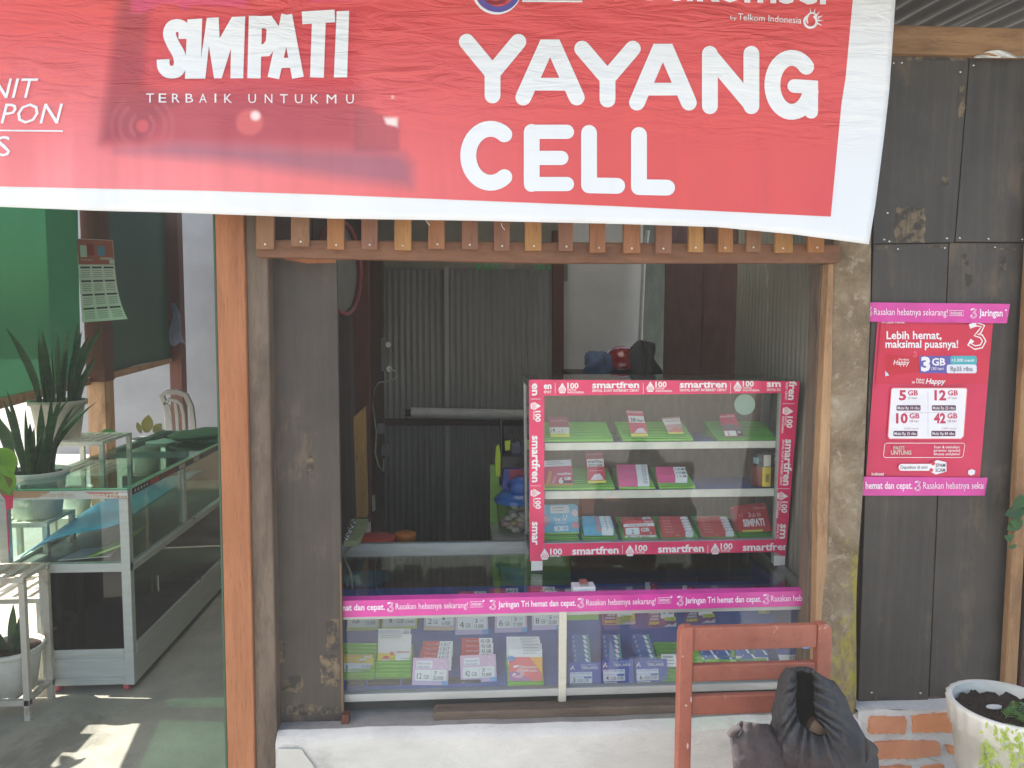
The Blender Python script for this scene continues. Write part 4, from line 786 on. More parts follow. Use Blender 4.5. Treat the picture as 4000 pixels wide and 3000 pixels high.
# magenta tape along the counter top edge
Sf = surfY(CY0 - 0.0065)
def ty(x, k): return (2347 - (x - 1340) * 38 / 1806, 2412 - (x - 1340) * 45 / 1806)[k]
tp = MB(); x0, x1 = 1320, 3150
tp.poly(Sf, [(x0, ty(x0, 0)), (x1, ty(x1, 0)), (x1, ty(x1, 1)), (x0, ty(x0, 1))], 'tape_magenta', 0)
tp.add([Sf(x0, ty(x0, 0)), Sf(x1, ty(x1, 0)), Sf(x1, ty(x1, 0)) + Vector((0, .02, .0055)), Sf(x0, ty(x0, 0)) + Vector((0, .02, .0055))], [(0, 1, 2, 3)], 'tape_magenta')
tape = tp.build('tape', ct)
tx = MB(); LT = pc(250, 232, 244)
def tline(s_, a, b, bold=0.0, h=23, dy=0): tx.text(Sf, s_, a, ty(a, 0) + 38 + dy, b, ty(b, 0) + 38 + dy, h, LT, 0.0008, bold, clip=(1322, 2200, 3146, 2500))
def indo(a): tx.strip(Sf, [(a, ty(a, 0) + 14), (a + 50, ty(a, 0) + 13), (a + 50, ty(a, 0) + 34), (a, ty(a, 0) + 35)], 2.0, LT, .0008, True); tx.text(Sf, 'indosat', a + 5, ty(a, 0) + 29, a + 45, ty(a, 0) + 28, 13, LT, .0008, .01); tx.rect(Sf, a + 50, ty(a, 0) + 7, a + 56, ty(a, 0) + 14, LT, .0008)
tline('hemat dan cepat.', 1300, 1504, .02); tri3(tx, Sf, 1524, ty(1524, 0) + 28, 34, LT, 'tape_magenta'); tline('Rasakan hebatnya sekarang!', 1546, 1828); indo(1836)
tri3(tx, Sf, 1924, ty(1924, 0) + 28, 34, LT, 'tape_magenta'); tline('Jaringan Tri hemat dan cepat.', 1946, 2250, .02); tri3(tx, Sf, 2268, ty(2268, 0) + 28, 34, LT, 'tape_magenta')
tline('Rasakan hebatnya sekarang!', 2290, 2562); indo(2570); tri3(tx, Sf, 2656, ty(2656, 0) + 28, 34, LT, 'tape_magenta'); tline('Jaringan Tri hemat dan cepat.', 2676, 2974, .02)
tri3(tx, Sf, 2992, ty(2992, 0) + 28, 34, LT, 'tape_magenta'); tline('Rasakan hebatnya', 3012, 3186)
tx.build('lettering', tape)

# white cigarette box on the counter top
zb = ZT + 0.006; a_, b_ = AZ(2240, 2322, zb), AZ(2326, 2320, zb); w_ = b_ - a_; d_ = Vector((-w_.y, w_.x, 0)).normalized() * 0.045
bx_ = MB(); hgt = 0.02; bx_.prism([a_, b_, b_ + d_, a_ + d_], (0, 0, hgt), 'p_f0eef0')
Fb = surfL(a_ + Z * hgt, w_.normalized(), -Z); n_ = w_.length
bx_.text(Fb, 'ROAD', n_ * .35, .009, n_ * .65, .009, .004, pc(180, 180, 186), .0005); bx_.text(Fb, 'RACE', n_ * .26, .0165, n_ * .74, .0165, .006, pc(120, 122, 130), .0005)
wb = bx_.build('cigarette_box', label='small white box lettered ROAD RACE on the counter glass', cat='box')
li = MB(); cL = (a_ + b_) / 2 + d_ * .55 + Z * (hgt + .001) + w_ * .02
li.prism([cL + Vector((-.011, -.018, 0)), cL + Vector((.011, -.018, 0)), cL + Vector((.013, .018, 0)), cL + Vector((-.013, .018, 0))], (0, 0, .008), 'clear_plastic')
li.prism([cL + Vector((-.009, -.004, .001)), cL + Vector((.009, -.004, .001)), cL + Vector((.01, .016, .001)), cL + Vector((-.01, .016, .001))], (0, 0, .0085), 'p_a05a50')
li.build('clear_clip', label='small clear and red clip lying on the white box', cat='clip')

# ------------------------------------------------------------------ display cabinet with pink tape
zc = ZT + 0.006
PB, PT = AZ(2560, 2226, zc), AY(2560, 1490, 0.205)
Sc = surfP(PB, X.cross(PT - PB))
def scp(x, y, o=0.0): return Sc(x, y, o)
IN = [(2126, 1546), (3050, 1535), (3029, 2106), (2126, 2122)]
cab = thing('display_cabinet', PB + Y * 0.12, 'glass display cabinet framed in pink lettered tape on the counter', 'cabinet')
DP = Vector((0, 0.24, 0))
def bar(q, name, mat, back=0.026, o=-0.001, par=cab, bev=0.002):
    p = [scp(x, y, o) for x, y in q]; return MB().prism(p, (0, back, 0), mat).build(name, par, bevel=bev)
TL, TR, BR, BL = (2072, 1491), (3116, 1490), (3066, 2150), (2078, 2172)
bar([TL, TR, IN[1], IN[0]], 'frame_rail', 'alu'); bar([IN[3], IN[2], BR, BL], 'frame_rail', 'alu')
bar([TL, IN[0], IN[3], BL], 'frame_post', 'alu'); bar([IN[1], TR, BR, IN[2]], 'frame_post', 'alu')
lg = [([(2076, 2165), (2120, 2165), (2118, 2232), (2078, 2234)], 'leg'), ([(3026, 2148), (3066, 2148), (3066, 2212), (3026, 2214)], 'leg')]
for q, n_ in lg:
    bar(q, n_, 'alu', 0.03); p = [scp(x, y) + DP for x, y in q]; MB().prism(p, (0, .03, 0), 'alu').build(n_, cab)
    (xa_, ya_), (xb_, yb_) = q[3], q[2]
    bar([(xa_ - 3, ya_ - 42), (xb_ + 1, yb_ - 40), (xb_ + 1, yb_ - 3), (xa_ - 3, ya_ - 2)], 'paper_wrap', 'paper', 0.001, 0.002, cab, 0)
    bar([(xa_ - 2, ya_ - 4), (xb_ + 2, yb_ - 4), (xb_ + 2, yb_ + 3), (xa_ - 2, ya_ + 3)], 'rubber_foot', 'rubber', 0.034, 0.003, cab, 0)
pTL, pTR, pBR, pBL = [scp(*q) for q in (TL, TR, BR, BL)]
for a, b in ((pTL, pBL), (pTR, pBR)):
    MB().prism([a + DP, a + DP + X * .022, b + DP + X * .022, b + DP], (0, .02, 0), 'alu').build('back_post', cab)
    for p in (a, b): MB().box(p.x if p.x < .6 else p.x - .02, p.x + .02 if p.x < .6 else p.x, p.y + .026, p.y + .24, p.z - .02, p.z - .002, 'alu_dark').build('side_rail', cab)
MB().prism([pTL + DP - Z * .02, pTR + DP - Z * .02, pTR + DP, pTL + DP], (0, .02, 0), 'alu_dark').build('back_rail', cab)
MB().prism([pTL + Y * .002 + Z * .001, pTR + Y * .002 + Z * .001, pTR + DP + Y * .02 + Z * .001, pTL + DP + Y * .02 + Z * .001], (0, 0, .004), 'glass').build('top_glass', cab)
MB().prism([scp(x, y, -.012) for x, y in ((2110, 1535), (3064, 1525), (3040, 2115), (2112, 2132))], (0, .003, 0), 'glass_dusty').build('front_glass', cab)
for s_, a, b in ((.004, pTL, pBL), (-.008, pTR, pBR)):
    MB().prism([a + X * s_ + Y * .026, a + X * s_ + DP, b + X * s_ + DP, b + X * s_ + Y * .026], (.003, 0, 0), 'glass').build('side_glass', cab)
MB().prism([pTL + DP + Y * .021, pTR + DP + Y * .021, pBR + DP + Y * .021, pBL + DP + Y * .021], (0, .004, 0), 'bare_wood').build('back_panel', cab)  # tan panel added to stand in for a brownish reflection in the glass
def shelf(yl0, yr0, yl1, yr1, nm):
    p = [scp(2128, yl0, -.03), scp(3044, yr0, -.03), scp(3044, yr1, -.03), scp(2128, yl1, -.03)]
    MB().prism(p, (0, .006, 0), 'shelf_white').build('shelf_trim', cab, bevel=.001)
    q = [p[0] + Y * .0065, p[1] + Y * .0065, p[1] + Y * .2 , p[0] + Y * .2]
    MB().prism([v - Z * .002 for v in q], (0, 0, -.012), 'blue_mat').build('shelf', cab); return p
s1 = shelf(1731, 1722, 1760, 1749, 's'); s2 = shelf(1920, 1908, 1950, 1938, 's'); 
p = [scp(2100, 2124, -.03), scp(3044, 2108, -.03)]
MB().prism([p[0], p[1], p[1] + Y * .2, p[0] + Y * .2], (0, 0, -.012), 'blue_mat').build('shelf', cab)
YS = {1: (s1[0] + s1[1]) / 2, 2: (s2[0] + s2[1]) / 2, 3: (p[0] + p[1]) / 2}

# pink tape with its lettering
tm = MB()
for q in ([(2066, 1483), (3124, 1489), (3122, 1533), (3050, 1535), (2126, 1546), (2120, 1548)], [(2066, 1486), (2120, 1549), (2126, 1549), (2126, 2122), (2118, 2194), (2070, 2195)],
          [(3051, 1537), (3124, 1492), (3070, 2160), (3029, 2150)], [(2127, 2124), (3029, 2108), (3070, 2106), (3070, 2178), (3024, 2156), (2127, 2172)]):
    tm.poly(scp, q, 'tape_pink', 0.0012 + 0.0002 * random.random())
tpo = tm.build('tape', cab)
class _Words:
    def __getattr__(s_, k):
        def f(*a_, **kw):
            m_ = MB(); getattr(m_, k)(*a_, **kw); return m_.build('tape_word' if k == 'text' else 'tape_line', tpo)
        return f
lt = _Words(); O_ = 0.0022; LW = pc(246, 240, 240)
def T(s_, x0, y0, x1, y1, h, b=.02, clip=None): lt.text(scp, s_, x0, y0, x1, y1, h, LW, O_, b, 0, 0, clip)
full = (2068, 1492, 3118, 2300)
def LG(*a_):
    m_ = MB(); logo100(m_, *a_); m_.build('tape_emblem', tpo)
T('smartfren', 2313, 1516, 2497, 1515, 25, .03, full); T('smartfren', 2655, 1514, 2839, 1513, 25, .03, full); T('sm', 2995, 1511, 3050, 1511, 25, .03, full); T('en', 2124, 1519, 2154, 1519, 25, .03, full)
for a in (2313, 2655): T('SINYAL KUAT INTERNET CEPAT', a, 1531 - (a - 2313) * .007, a + 184, 1530 - (a - 2313) * .007, 9.5, .02)
T('SINYAL KU', 2995, 1527, 3050, 1527, 9.5, .02); T('EPAT', 2125, 1536, 2154, 1536, 9.5, .02)
for x in (2168, 2512, 2853): lt.rect(scp, x, 1496, x + 1.6, 1537, LW, O_)
for x, y in ((2180, 1536), (2524, 1531), (2865, 1528)): LG(scp, x, y, (1, 0), (0, -1), 41, LW, 'tape_pink', True, O_)
T('smartfren', 2235, 2166, 2417, 2161, 27, .03); T('smartfren', 2570, 2158, 2750, 2154, 27, .03); T('smartfren', 2901, 2151, 3080, 2148, 27, .03, (2068, 1492, 3069, 2300))
for x in (2431, 2764): lt.rect(scp, x, 2130, x + 1.6, 2164, LW, O_)
for x, y in ((2110, 2186), (2443, 2172), (2776, 2165)): LG(scp, x, y, (1, 0), (0, -1), 44, LW, 'tape_pink', False, O_)
T('en', 2079, 1497, 2079, 1545, 28, .03); T('smartfren', 2079, 1702, 2079, 1884, 29, .03); T('smar', 2079, 2038, 2079, 2130, 29, .03)
for y in (1558, 1897): lt.rect(scp, 2073, y, 2112, y + 1.6, LW, O_)
for y in (1570, 1910): LG(scp, 2073, y, (0, 1), (1, 0), 40, LW, 'tape_pink', False, O_)
def slx(y): return 3084 - (y - 1489) * .062
T('fren', slx(1488), 1488, slx(1562), 1562, 28, .03); T('RNET CEPAT', slx(1490) - 14, 1494, slx(1560) - 14, 1562, 8, .02); T('smartfren', slx(1715), 1715, slx(1896), 1896, 29, .03); T('SINYAL KUAT INTERNET CEPAT', slx(1715) - 13, 1717, slx(1896) - 13, 1896, 8, .02)
T('sm', slx(2046), 2046, slx(2104), 2104, 29, .03); T('SINYAL KU', slx(2046) - 13, 2046, slx(2104) - 13, 2104, 8, .02)
for y in (1576, 1908): lt.rect(scp, slx(y) - 22, y, slx(y) + 26, y + 1.6, LW, O_); LG(scp, slx(y) - 20, y + 12, (-.06, 1), (1, .06), 42, LW, 'tape_pink', True, O_)
MB().disc(lambda u, v, o=0.0: scp(u, v, -.0105 + o), 2909, 1580, 41, 41, pc(150, 172, 156), 0.0, 32).build('round_sticker', cab)

# racks in the cabinet
def rk(shelf_i, xl, xr, mat, label, y=None, dep=.125, rise=.036):
    q = {1: (s1[0], s1[1]), 2: (s2[0], s2[1]), 3: (p[0], p[1])}[shelf_i]
    z = (q[0].z + q[1].z) / 2 + .0006; yy = YS[shelf_i].y + .012
    rack(xl, xr, 0, lambda xx, _: Vector((AY(xx, {1: 1726, 2: 1914, 3: 2114}[shelf_i], yy).x, yy, z)), Y, dep, rise, 11, mat, label, 'green racks in the cabinet')
rk(1, 2127, 2395, 'rack_green', 'green rack at the left of the top cabinet shelf'); rk(1, 2432, 2708, 'rack_green', 'green rack in the middle of the top cabinet shelf'); rk(1, 2800, 3034, 'rack_green_dark', 'darker green rack at the right of the top cabinet shelf')
rk(2, 2127, 2402, 'rack_green', 'wide green rack at the left of the middle cabinet shelf'); rk(2, 2420, 2560, 'rack_green', 'green rack under the pink and white slips'); rk(2, 2576, 2716, 'rack_green', 'green rack with three pink slips on the middle shelf')
for i, (a, b, l_) in enumerate(((2127, 2262, 'under the sky blue card'), (2277, 2416, 'under the sky blue slips'), (2434, 2572, 'under the red 2 GB card'), (2586, 2728, 'under the left fan of red slips'), (2744, 2882, 'under the right fan of red slips'), (2888, 3030, 'under the large red card'))):
    rk(3, a, b, 'rack_green' if i < 5 else 'rack_green_dark', 'green rack %s on the bottom shelf' % l_)
def cbase(i, x, yb, back=0.02): return AY(x, yb, YS[i].y + back)
RD = Vector((0, .96, .28)).normalized(); T2 = math.radians(62)
def cc(i, q, mat, L, label, back=.022, **k): return card(q, cbase(i, (q[2][0] + q[3][0]) / 2, q[2][1], back), mat, L, label, 'cards in the cabinet', tilt=T2, **k)
cc(1, [(2140, 1630), (2220, 1630), (2226, 1707), (2152, 1708)], MAR, [('t', 'smartfren', .12, .22, .88, .13, pc(196, 150, 160)), ('r', 0, .5, 1, .82, pc(214, 212, 206)), ('t', '14', .06, .76, .26, .24, INK, .01), ('t', 'GB', .36, .78, .52, .1, GRY), ('t', '7', .6, .78, .68, .16, INK), ('r', 0, .82, 1, 1, pc(206, 210, 70))], 'maroon and white card reading 14 GB on the top cabinet shelf')
cc(1, [(2445, 1603), (2510, 1606), (2533, 1705), (2467, 1706)], pc(204, 76, 100), [('r', 0, 0, 1, .1, pc(206, 150, 160)), ('r', .06, .2, .98, .46, pc(230, 228, 228)), ('t', '28', .14, .42, .46, .14, INK, .02), ('t', 'Hari', .52, .42, .92, .1, INK, .02), ('p', [(.2, .85), (.5, .68), (.8, .66), (.95, .86)], pc(224, 206, 214)), ('r', 0, .88, 1, 1, pc(222, 216, 90))], 'pink card reading 28 Hari on the top cabinet shelf')
cc(1, [(2584, 1633), (2654, 1628), (2671, 1694), (2613, 1695)], pc(190, 150, 150), [('r', 0, .1, .98, .42, pc(214, 206, 204)), ('t', 'smartfren', .1, .26, .9, .12, GRY, .02), ('p', [(.1, .9), (.5, .6), (.95, .7), (1, .9)], pc(206, 120, 110)), ('r', 0, .9, 1, 1, pc(220, 214, 90))], 'pale card with orange picture on the top cabinet shelf')
cc(1, [(2806, 1619), (2868, 1616), (2906, 1704), (2833, 1706)], pc(196, 48, 96), [('t', 'smartfren', .06, .14, .94, .1, pc(240, 190, 206), .02), ('p', [(0, .55), (.3, .42), (.7, .45), (1, .6), (1, .72), (0, .72)], pc(120, 100, 110)), ('r', .02, .74, .66, .97, WHITE), ('t', '2', .18, .94, .3, .16, pc(190, 50, 80), .02), ('r', .68, .72, .98, .97, pc(40, 40, 60)), ('t', '28', .72, .86, .92, .1, WHITE, .02)], 'pink card with a dark 28 corner at the right of the top shelf')
cc(2, [(2126, 1800), (2231, 1795), (2240, 1896), (2126, 1898)], pc(186, 44, 100), [('r', 0, 0, 1, .24, pc(220, 220, 226)), ('r', .06, .05, .6, .08, GRY), ('r', .06, .13, .7, .16, GRY), ('p', [(.05, .95), (.18, .4), (.28, .44), (.2, .95)], pc(200, 130, 60)), ('p', [(.25, .9), (.36, .6), (.42, .62), (.36, .92)], pc(206, 120, 150)), ('t', 'smartfren', .46, .58, .96, .1, WHITE, .02), ('t', '6', .5, .9, .66, .2, WHITE, .04), ('t', 'GB', .7, .78, .94, .11, WHITE, .03), ('r', .68, .82, .95, .9, pc(60, 40, 60)), ('r', 0, .92, 1, 1, pc(196, 140, 60))], 'magenta card reading 6GB on the middle cabinet shelf')
cc(2, [(2286, 1764), (2355, 1763), (2368, 1886), (2298, 1888)], pc(192, 52, 78), [('r', 0, 0, 1, .22, MAR), ('t', 'smartfren', .08, .12, .92, .08, pc(200, 150, 160)), ('r', .04, .24, .98, .48, pc(224, 222, 226)), ('t', 'smartfren', .1, .36, .92, .1, pc(90, 90, 100), .02), ('r', .12, .4, .88, .47, pc(80, 80, 90)), ('t', 'UNLIMITED', .18, .46, .84, .05, WHITE, .02), ('r', .1, .6, .9, .62, pc(224, 150, 160)), ('p', [(.12, .9), (.4, .72), (.7, .7), (.9, .9)], pc(222, 206, 216)), ('r', 0, .92, 1, 1, pc(214, 206, 80))], 'tall red card reading UNLIMITED on the middle cabinet shelf')
fan_slips([(2417 - 1.5 * k, 2537 - 1.5 * k, 1876 - 10.2 * k) for k in range(7)], cbase(2, 2480, 1890), .0085, 34, pc(228, 96, 150), [('r', .62, 0, 1, 1, WHITE), ('t', '7/k', .8, .34, .96, .26, INK)], 'pink and white slip in the tall fan on the middle shelf', 'tall fan on the middle shelf', RD, 0, T2)
fan_slips([(2568 - 4 * k, 2685 - 4 * k, 1852 - 14 * k) for k in range(3)], cbase(2, 2630, 1868, .04), .0095, 34, pc(226, 80, 140), [('r', .6, 0, 1, 1, WHITE), ('t', '6 GB', .66, .34, .82, .2, GRY, .02), ('r', .85, .12, .97, .36, GRY)], 'pink and white slip marked 6 GB on the middle shelf', 'pink slips marked 6 GB', RD, 0, T2)
cc(3, [(2126, 1972), (2256, 1968), (2262, 2084), (2126, 2088)], pc(104, 184, 214), [('d', .02, .55, .14, .2, pc(206, 160, 170)), ('d', .9, .3, .09, .12, pc(226, 200, 206)), ('d', .9, .72, .12, .12, pc(214, 150, 160)), ('rr', .18, .04, .74, .3, pc(214, 222, 226), .04), ('r', .22, .1, .6, .13, GRY), ('r', .22, .2, .56, .22, GRY), ('t', 'by.', .3, .55, .52, .13, WHITE, .01), ('t', 'U', .54, .55, .68, .2, WHITE, .01, .3), ('rr', .3, .6, .66, .67, pc(170, 210, 226), .03), ('rr', .28, .72, .7, .9, pc(214, 230, 236), .03), ('t', '3', .38, .86, .44, .1, INK), ('t', 'GB', .54, .84, .66, .07, pc(110, 170, 206), .02), ('r', 0, .95, 1, 1, pc(150, 200, 80))], 'large sky blue card reading by.U on the bottom shelf', .02, round_=.14)
fan_slips([(2280 - 2 * k, 2398 - 3 * k, 2056 - 10 * k) for k in range(5)], cbase(3, 2340, 2074), .009, 36, pc(96, 180, 210), [('d', .5, .3, .08, .3, pc(200, 150, 150)), ('rr', .6, .02, .98, .98, WHITE, .08), ('t', '7', .76, .34, .82, .24, INK), ('t', 'GB', .88, .2, .97, .12, GRY)], 'sky blue and white slip in the bottom shelf fan', 'sky blue fan', RD, 0, T2)
card([(2426, 2020), (2545, 2017), (2550, 2060), (2430, 2062)], cbase(3, 2500, 2105, .045), pc(200, 66, 62), [('t', 'Telkomsel', .08, .24, .42, .2, pc(230, 160, 150)), ('rr', .68, .04, .98, .9, WHITE, .1), ('t', '2', .8, .4, .86, .3, INK)], 'red slip peeking over the white and red 2 GB card', 'cards in the cabinet', 'voucher_slip', tilt=T2)
cc(3, [(2434, 2033), (2552, 2027), (2564, 2104), (2440, 2106)], pc(206, 62, 60), [('t', 'Telkomsel', .68, .16, .97, .1, WHITE, .02), ('r', 0, .2, 1, .36, WHITE), ('t', 'VOUCHER INTERNET', .14, .34, .8, .1, pc(170, 80, 80)), ('rr', .05, .41, .5, .78, WHITE, .06), ('t', '2', .24, .72, .32, .22, INK), ('t', 'GB', .54, .62, .82, .18, WHITE, .03), ('t', '3', .82, .77, .87, .1, WHITE, .02), ('r', .02, .81, 1, .99, pc(238, 232, 214)), ('t', 'Rp 10.000', .12, .96, .78, .12, INK)], 'red and white card reading 2 GB Rp 10.000 in the cabinet')
redL = [('rr', .76, .02, 1.02, .8, WHITE, .12), ('t', 'Telkomsel', .08, .26, .36, .18, pc(236, 170, 160)), ('d', .5, .55, .06, .1, pc(206, 130, 60))]
fan_slips([(2588 - 3 * k, 2706 - 4.5 * k, 2072 - 11 * k) for k in range(6)], cbase(3, 2650, 2090), .0092, 34, pc(204, 62, 60), redL, 'red slip with white tab in the left bottom fan', 'left fan of red slips', RD, 0, T2)
fan_slips([(2742 - 3.5 * k, 2864 - 5 * k, 2072 - 11 * k) for k in range(6)], cbase(3, 2800, 2090), .0092, 34, pc(206, 72, 66), redL, 'red slip with white tab in the right bottom fan', 'right fan of red slips', RD, 0, T2)
cc(3, [(2850, 1982), (2962, 1962), (2996, 2070), (2868, 2076)], pc(190, 90, 96), [('r', .05, .02, .7, .05, pc(214, 200, 204))], 'pale red card leaning behind the large red card', .05)
cc(3, [(2863, 1976), (2990, 1963), (3014, 2076), (2884, 2080)], pc(186, 34, 46), [('t', 'Telkomsel', .6, .2, .96, .08, pc(236, 170, 176), .01), ('t', '35', .1, .44, .24, .12, pc(214, 120, 128), .02), ('t', '3', .4, .46, .48, .16, pc(236, 170, 176), .03), ('t', 'GB', .5, .46, .62, .11, pc(236, 170, 176), .02), ('t', '30', .66, .46, .78, .13, pc(236, 170, 176), .02), ('t', 'SIMPATI', .2, .78, .84, .24, pc(244, 226, 228), .05), ('r', .12, .92, .75, .99, pc(206, 210, 60))], 'large dark red SIMPATI card at the right of the bottom shelf', .018)

# tin can on the middle shelf
yc = YS[2].y + .045; ca, cb_ = AY(2930, 1880, yc), AY(3024, 1880, yc); rc = (cb_.x - ca.x) / 2; cc_ = Vector(((ca.x + cb_.x) / 2, yc + .0, AY(2975, 1893, yc).z)); hc = AY(2975, 1760, yc).z - cc_.z
can = thing('tin_can', cc_, 'brown and black tin can with yellow label on the middle shelf', 'can')
MB().lathe([(rc * .96, 0), (rc, .003), (rc, hc * .58)], cc_, 'tin_brown', 32).build('lower_body', can)
MB().lathe([(rc, hc * .58), (rc * .99, hc * .6), (rc * .98, hc * .94), (rc * .9, hc), (0.001, hc)], cc_, 'tin_black', 32).build('upper_body', can)
def cyl(u, v, o=0.0): t = math.radians(-90 + u); return cc_ + Vector(((rc + o) * math.cos(t), (rc + o) * math.sin(t), v))
def patch(u0, u1, v0, v1, mat, o, n=8):
    return MB().grid(lambda a, b: cyl(u0 + (u1 - u0) * a, v0 + (v1 - v0) * b, o), n, 1, mat)
patch(-22, 16, hc * .02, hc * .58, 'p_e2c840', .0008).build('yellow_label', can); patch(-18, 14, hc * .6, hc * .93, 'p_d8d2c4', .0012).build('white_label', can)
for k in range(7): patch(-8 + 2.4 * k, -8 + 2.4 * k + 1.3, hc * .15, hc * .38, 'p_3a342c', .0014, 1).build('barcode_line', can)
patch(-66, -40, hc * .66, hc * .84, 'p_8aa8b4', .0008).build('picture_patch', can); patch(34, 62, hc * .66, hc * .84, 'p_8aa8b4', .0008).build('picture_patch', can)

# things behind the counter
ZTB = 0.56
tb = thing('low_table', (0.0, 0.85, 0.05), 'plain wooden table standing behind the glass counter', 'table')
MB().box(-0.45, 0.32, 0.62, 1.1, ZTB - .025, ZTB, 'wood_dark').build('table_top', tb)
for x in (-.42, .27):
    for y in (.64, 1.05): MB().box(x, x + .04, y, y + .04, 0.05, ZTB - .025, 'wood_dark').build('leg', tb)
def jar(xl, xr, yt, yb, Yd, lid, body, label, lidh=.02):
    a, b = AY(xl, yb, Yd), AY(xr, yb, Yd); r = (b.x - a.x) / 2; zt = AY(xl, yt, Yd + r).z; c = Vector(((a.x + b.x) / 2, Yd, ZTB))
    j = thing('plastic_jar', c, label, 'jar'); h = zt - ZTB
    MB().lathe([(.001, h), (r * .9, h), (r * .97, h - .003), (r, h - .008), (r, h - lidh), (r * .96, h - lidh)], c, lid, 36, lambda k, i: .006 * (k % 2)).build('lid', j)
    MB().lathe([(r * .93, h - lidh), (r * .93, .02), (r * .8, .001), (.001, .001)], c, body, 36).build('body', j)
jar(1392, 1546, 2076, 2112, 0.93, 'red_lid', 'clear_plastic', 'clear plastic jar with a wide red lid behind the counter')
jar(1540, 1626, 2069, 2104, 0.98, 'orange_lid', 'clear_plastic', 'clear plastic jar with an orange lid behind the counter', .03)
bc = AZ(1425, 2262, ZTB + .05)
bs = MB(); rb = abs(AZ(1520, 2262, ZTB + .05).x - bc.x)
bs.lathe([(.001, 0), (rb * .6, 0), (rb * .82, .03), (rb * .96, .05), (rb, .052), (rb * .98, .054), (rb * .8, .036), (rb * .5, .012), (.001, .008)], Vector((bc.x, bc.y, ZTB + .001)), 'basin_blue', 48, lambda k, i: .012 * (k % 2) if 1 < i < 8 else 0)
bs.build('blue_basin', label='blue ribbed plastic basin seen through the counter glass', cat='basin')
q = AY(1562, 2245, 0.85); MB().box(q.x - .012, q.x + .012, .84, .86, ZTB, AY(1562, 2195, .85).z, 'wood_yellow').build('yellow_stick', label='short yellow stick standing behind the counter glass', cat='stick')
q = AY(1565, 2280, 0.8); MB().lathe([(.001, 0), (.045, 0), (.05, .02), (.05, .075), (.03, .09), (.001, .09)], Vector((q.x, .80, ZTB)), 'clear_plastic', 24).build('clear_jar', label='small clear jar in front of the yellow stick', cat='jar')
MB().tube([AY(x, y, d) for x, y, d in ((1372, 2060, .62), (1378, 2112, .60), (1372, 2140, .555), (1345, 2168, .545), (1352, 2195, .54), (1372, 2240, .5), (1376, 2300, .5))], .0035, 'cable', 6).build('counter_cable', label='grey cable hanging over the back rail beside the black board', cat='cable')
# lime cupboard with tub, box and rack
lx0, lx1 = AY(1914, 2000, .95).x, AY(2190, 2000, .95).x; lz = AY(2000, 2082, .78).z
lc = thing('lime_shelf', ((lx0 + lx1) / 2, .85, .05), 'lime green shelf unit behind the left side of the cabinet', 'shelf')
MB().box(lx0, lx1, .93, .95, .05, AY(1930, 1815, .95).z, 'lime').build('back_panel', lc); MB().box(lx0, lx0 + .02, .66, .929, .05, lz - .02, 'lime').build('side_panel', lc)
MB().box(lx0, lx1, .64, .929, lz - .019, lz, 'alu_cream').build('shelf_board', lc); MB().box(lx0 + .021, lx1, .67, .69, .05, lz - .02, 'lime').build('front_panel', lc)
tbx, tbx1 = AY(1938, 2070, .78).x, AY(2100, 2070, .78).x; tr_ = (tbx1 - tbx) / 2; tc_ = Vector(((tbx + tbx1) / 2, .78, lz + .001)); th = AY(2000, 1972, .78 - tr_).z - lz
tub = thing('sweets_tub', tc_, 'clear plastic tub of sweets with a blue lid', 'tub')
MB().lathe([(tr_ * .84, 0), (tr_ * .88, .005), (tr_, th)], tc_, 'clear_plastic', 32).build('body', tub)
MB().lathe([(tr_ * 1.08, th - .006), (tr_ * 1.1, th + .004), (tr_ * 1.02, th + .012), (tr_ * .75, th + .03), (.001, th + .036)], tc_, 'blue_lid', 32).build('lid', tub)
for k in range(26):
    a = rnd(0, 6.28); r = tr_ * .7 * math.sqrt(rnd(0, 1)); z = rnd(.012, th * .75)
    crumple(tc_ + Vector((r * math.cos(a), r * math.sin(a), z)), .018, .014, .012, k, .3, random.choice(['p_e8e0d0', 'p_e8e0d0', 'p_e2d8c8', 'p_e0b8b4', 'p_d8c090']), 8, 5).build('sweet', tub)
bq = [AY(x, y, .8) for x, y in ((1968, 1832), (2110, 1828), (2110, 1912), (1962, 1915))]
cdx = MB().prism(bq, (0, .09, 0), 'p_3c50a8'); F_ = bil(surfY(.8), [(1988, 1835), (2110, 1831), (2110, 1872), (1992, 1876)]); cdx.rect(F_, 0, 0, 1, 1, 'p_b84452', .0008); cdx.text(F_, 'DATACARD', .12, .85, .98, .85, .36, 'p_7890b0', .0012)
cdx.build('data_card_box', label='blue box with red label lettered DATACARD above the tub', cat='box')
cdx = crumple(AY(2040, 1900, .76), .05, .03, .035, 8, .5, 'p_3c6cc0', 14, 8).build('blue_wrapper', label='crumpled blue plastic wrapper on the tub lid', cat='wrapper')
rk_ = thing('black_rack', AY(2030, 1830, .82), 'black wire rack holding small goods above the red label', 'rack')
MB().prism([AY(x, y, .8) for x, y in ((1958, 1782), (2110, 1785), (2110, 1828), (1960, 1830))], (0, .1, 0), 'black_plastic').build('tray', rk_, bevel=.003)
MB().prism([AY(x, y, .88) for x, y in ((1960, 1700), (2010, 1700), (2010, 1780), (1960, 1782))], (0, .008, 0), 'black_plastic').build('back_plate', rk_)
MB().tube([AY(1957, 1636, .84), AY(1960, 1720, .84), AY(1958, 1895, .84)], .008, 'black_plastic', 8).build('pole', rk_)
MB().prism([AY(x, y, .83) for x, y in ((1972, 1724), (1994, 1722), (1992, 1758), (1974, 1760))], (0, .02, 0), 'neon').build('neon_pack', label='small yellow green pack in the black rack', cat='pack')
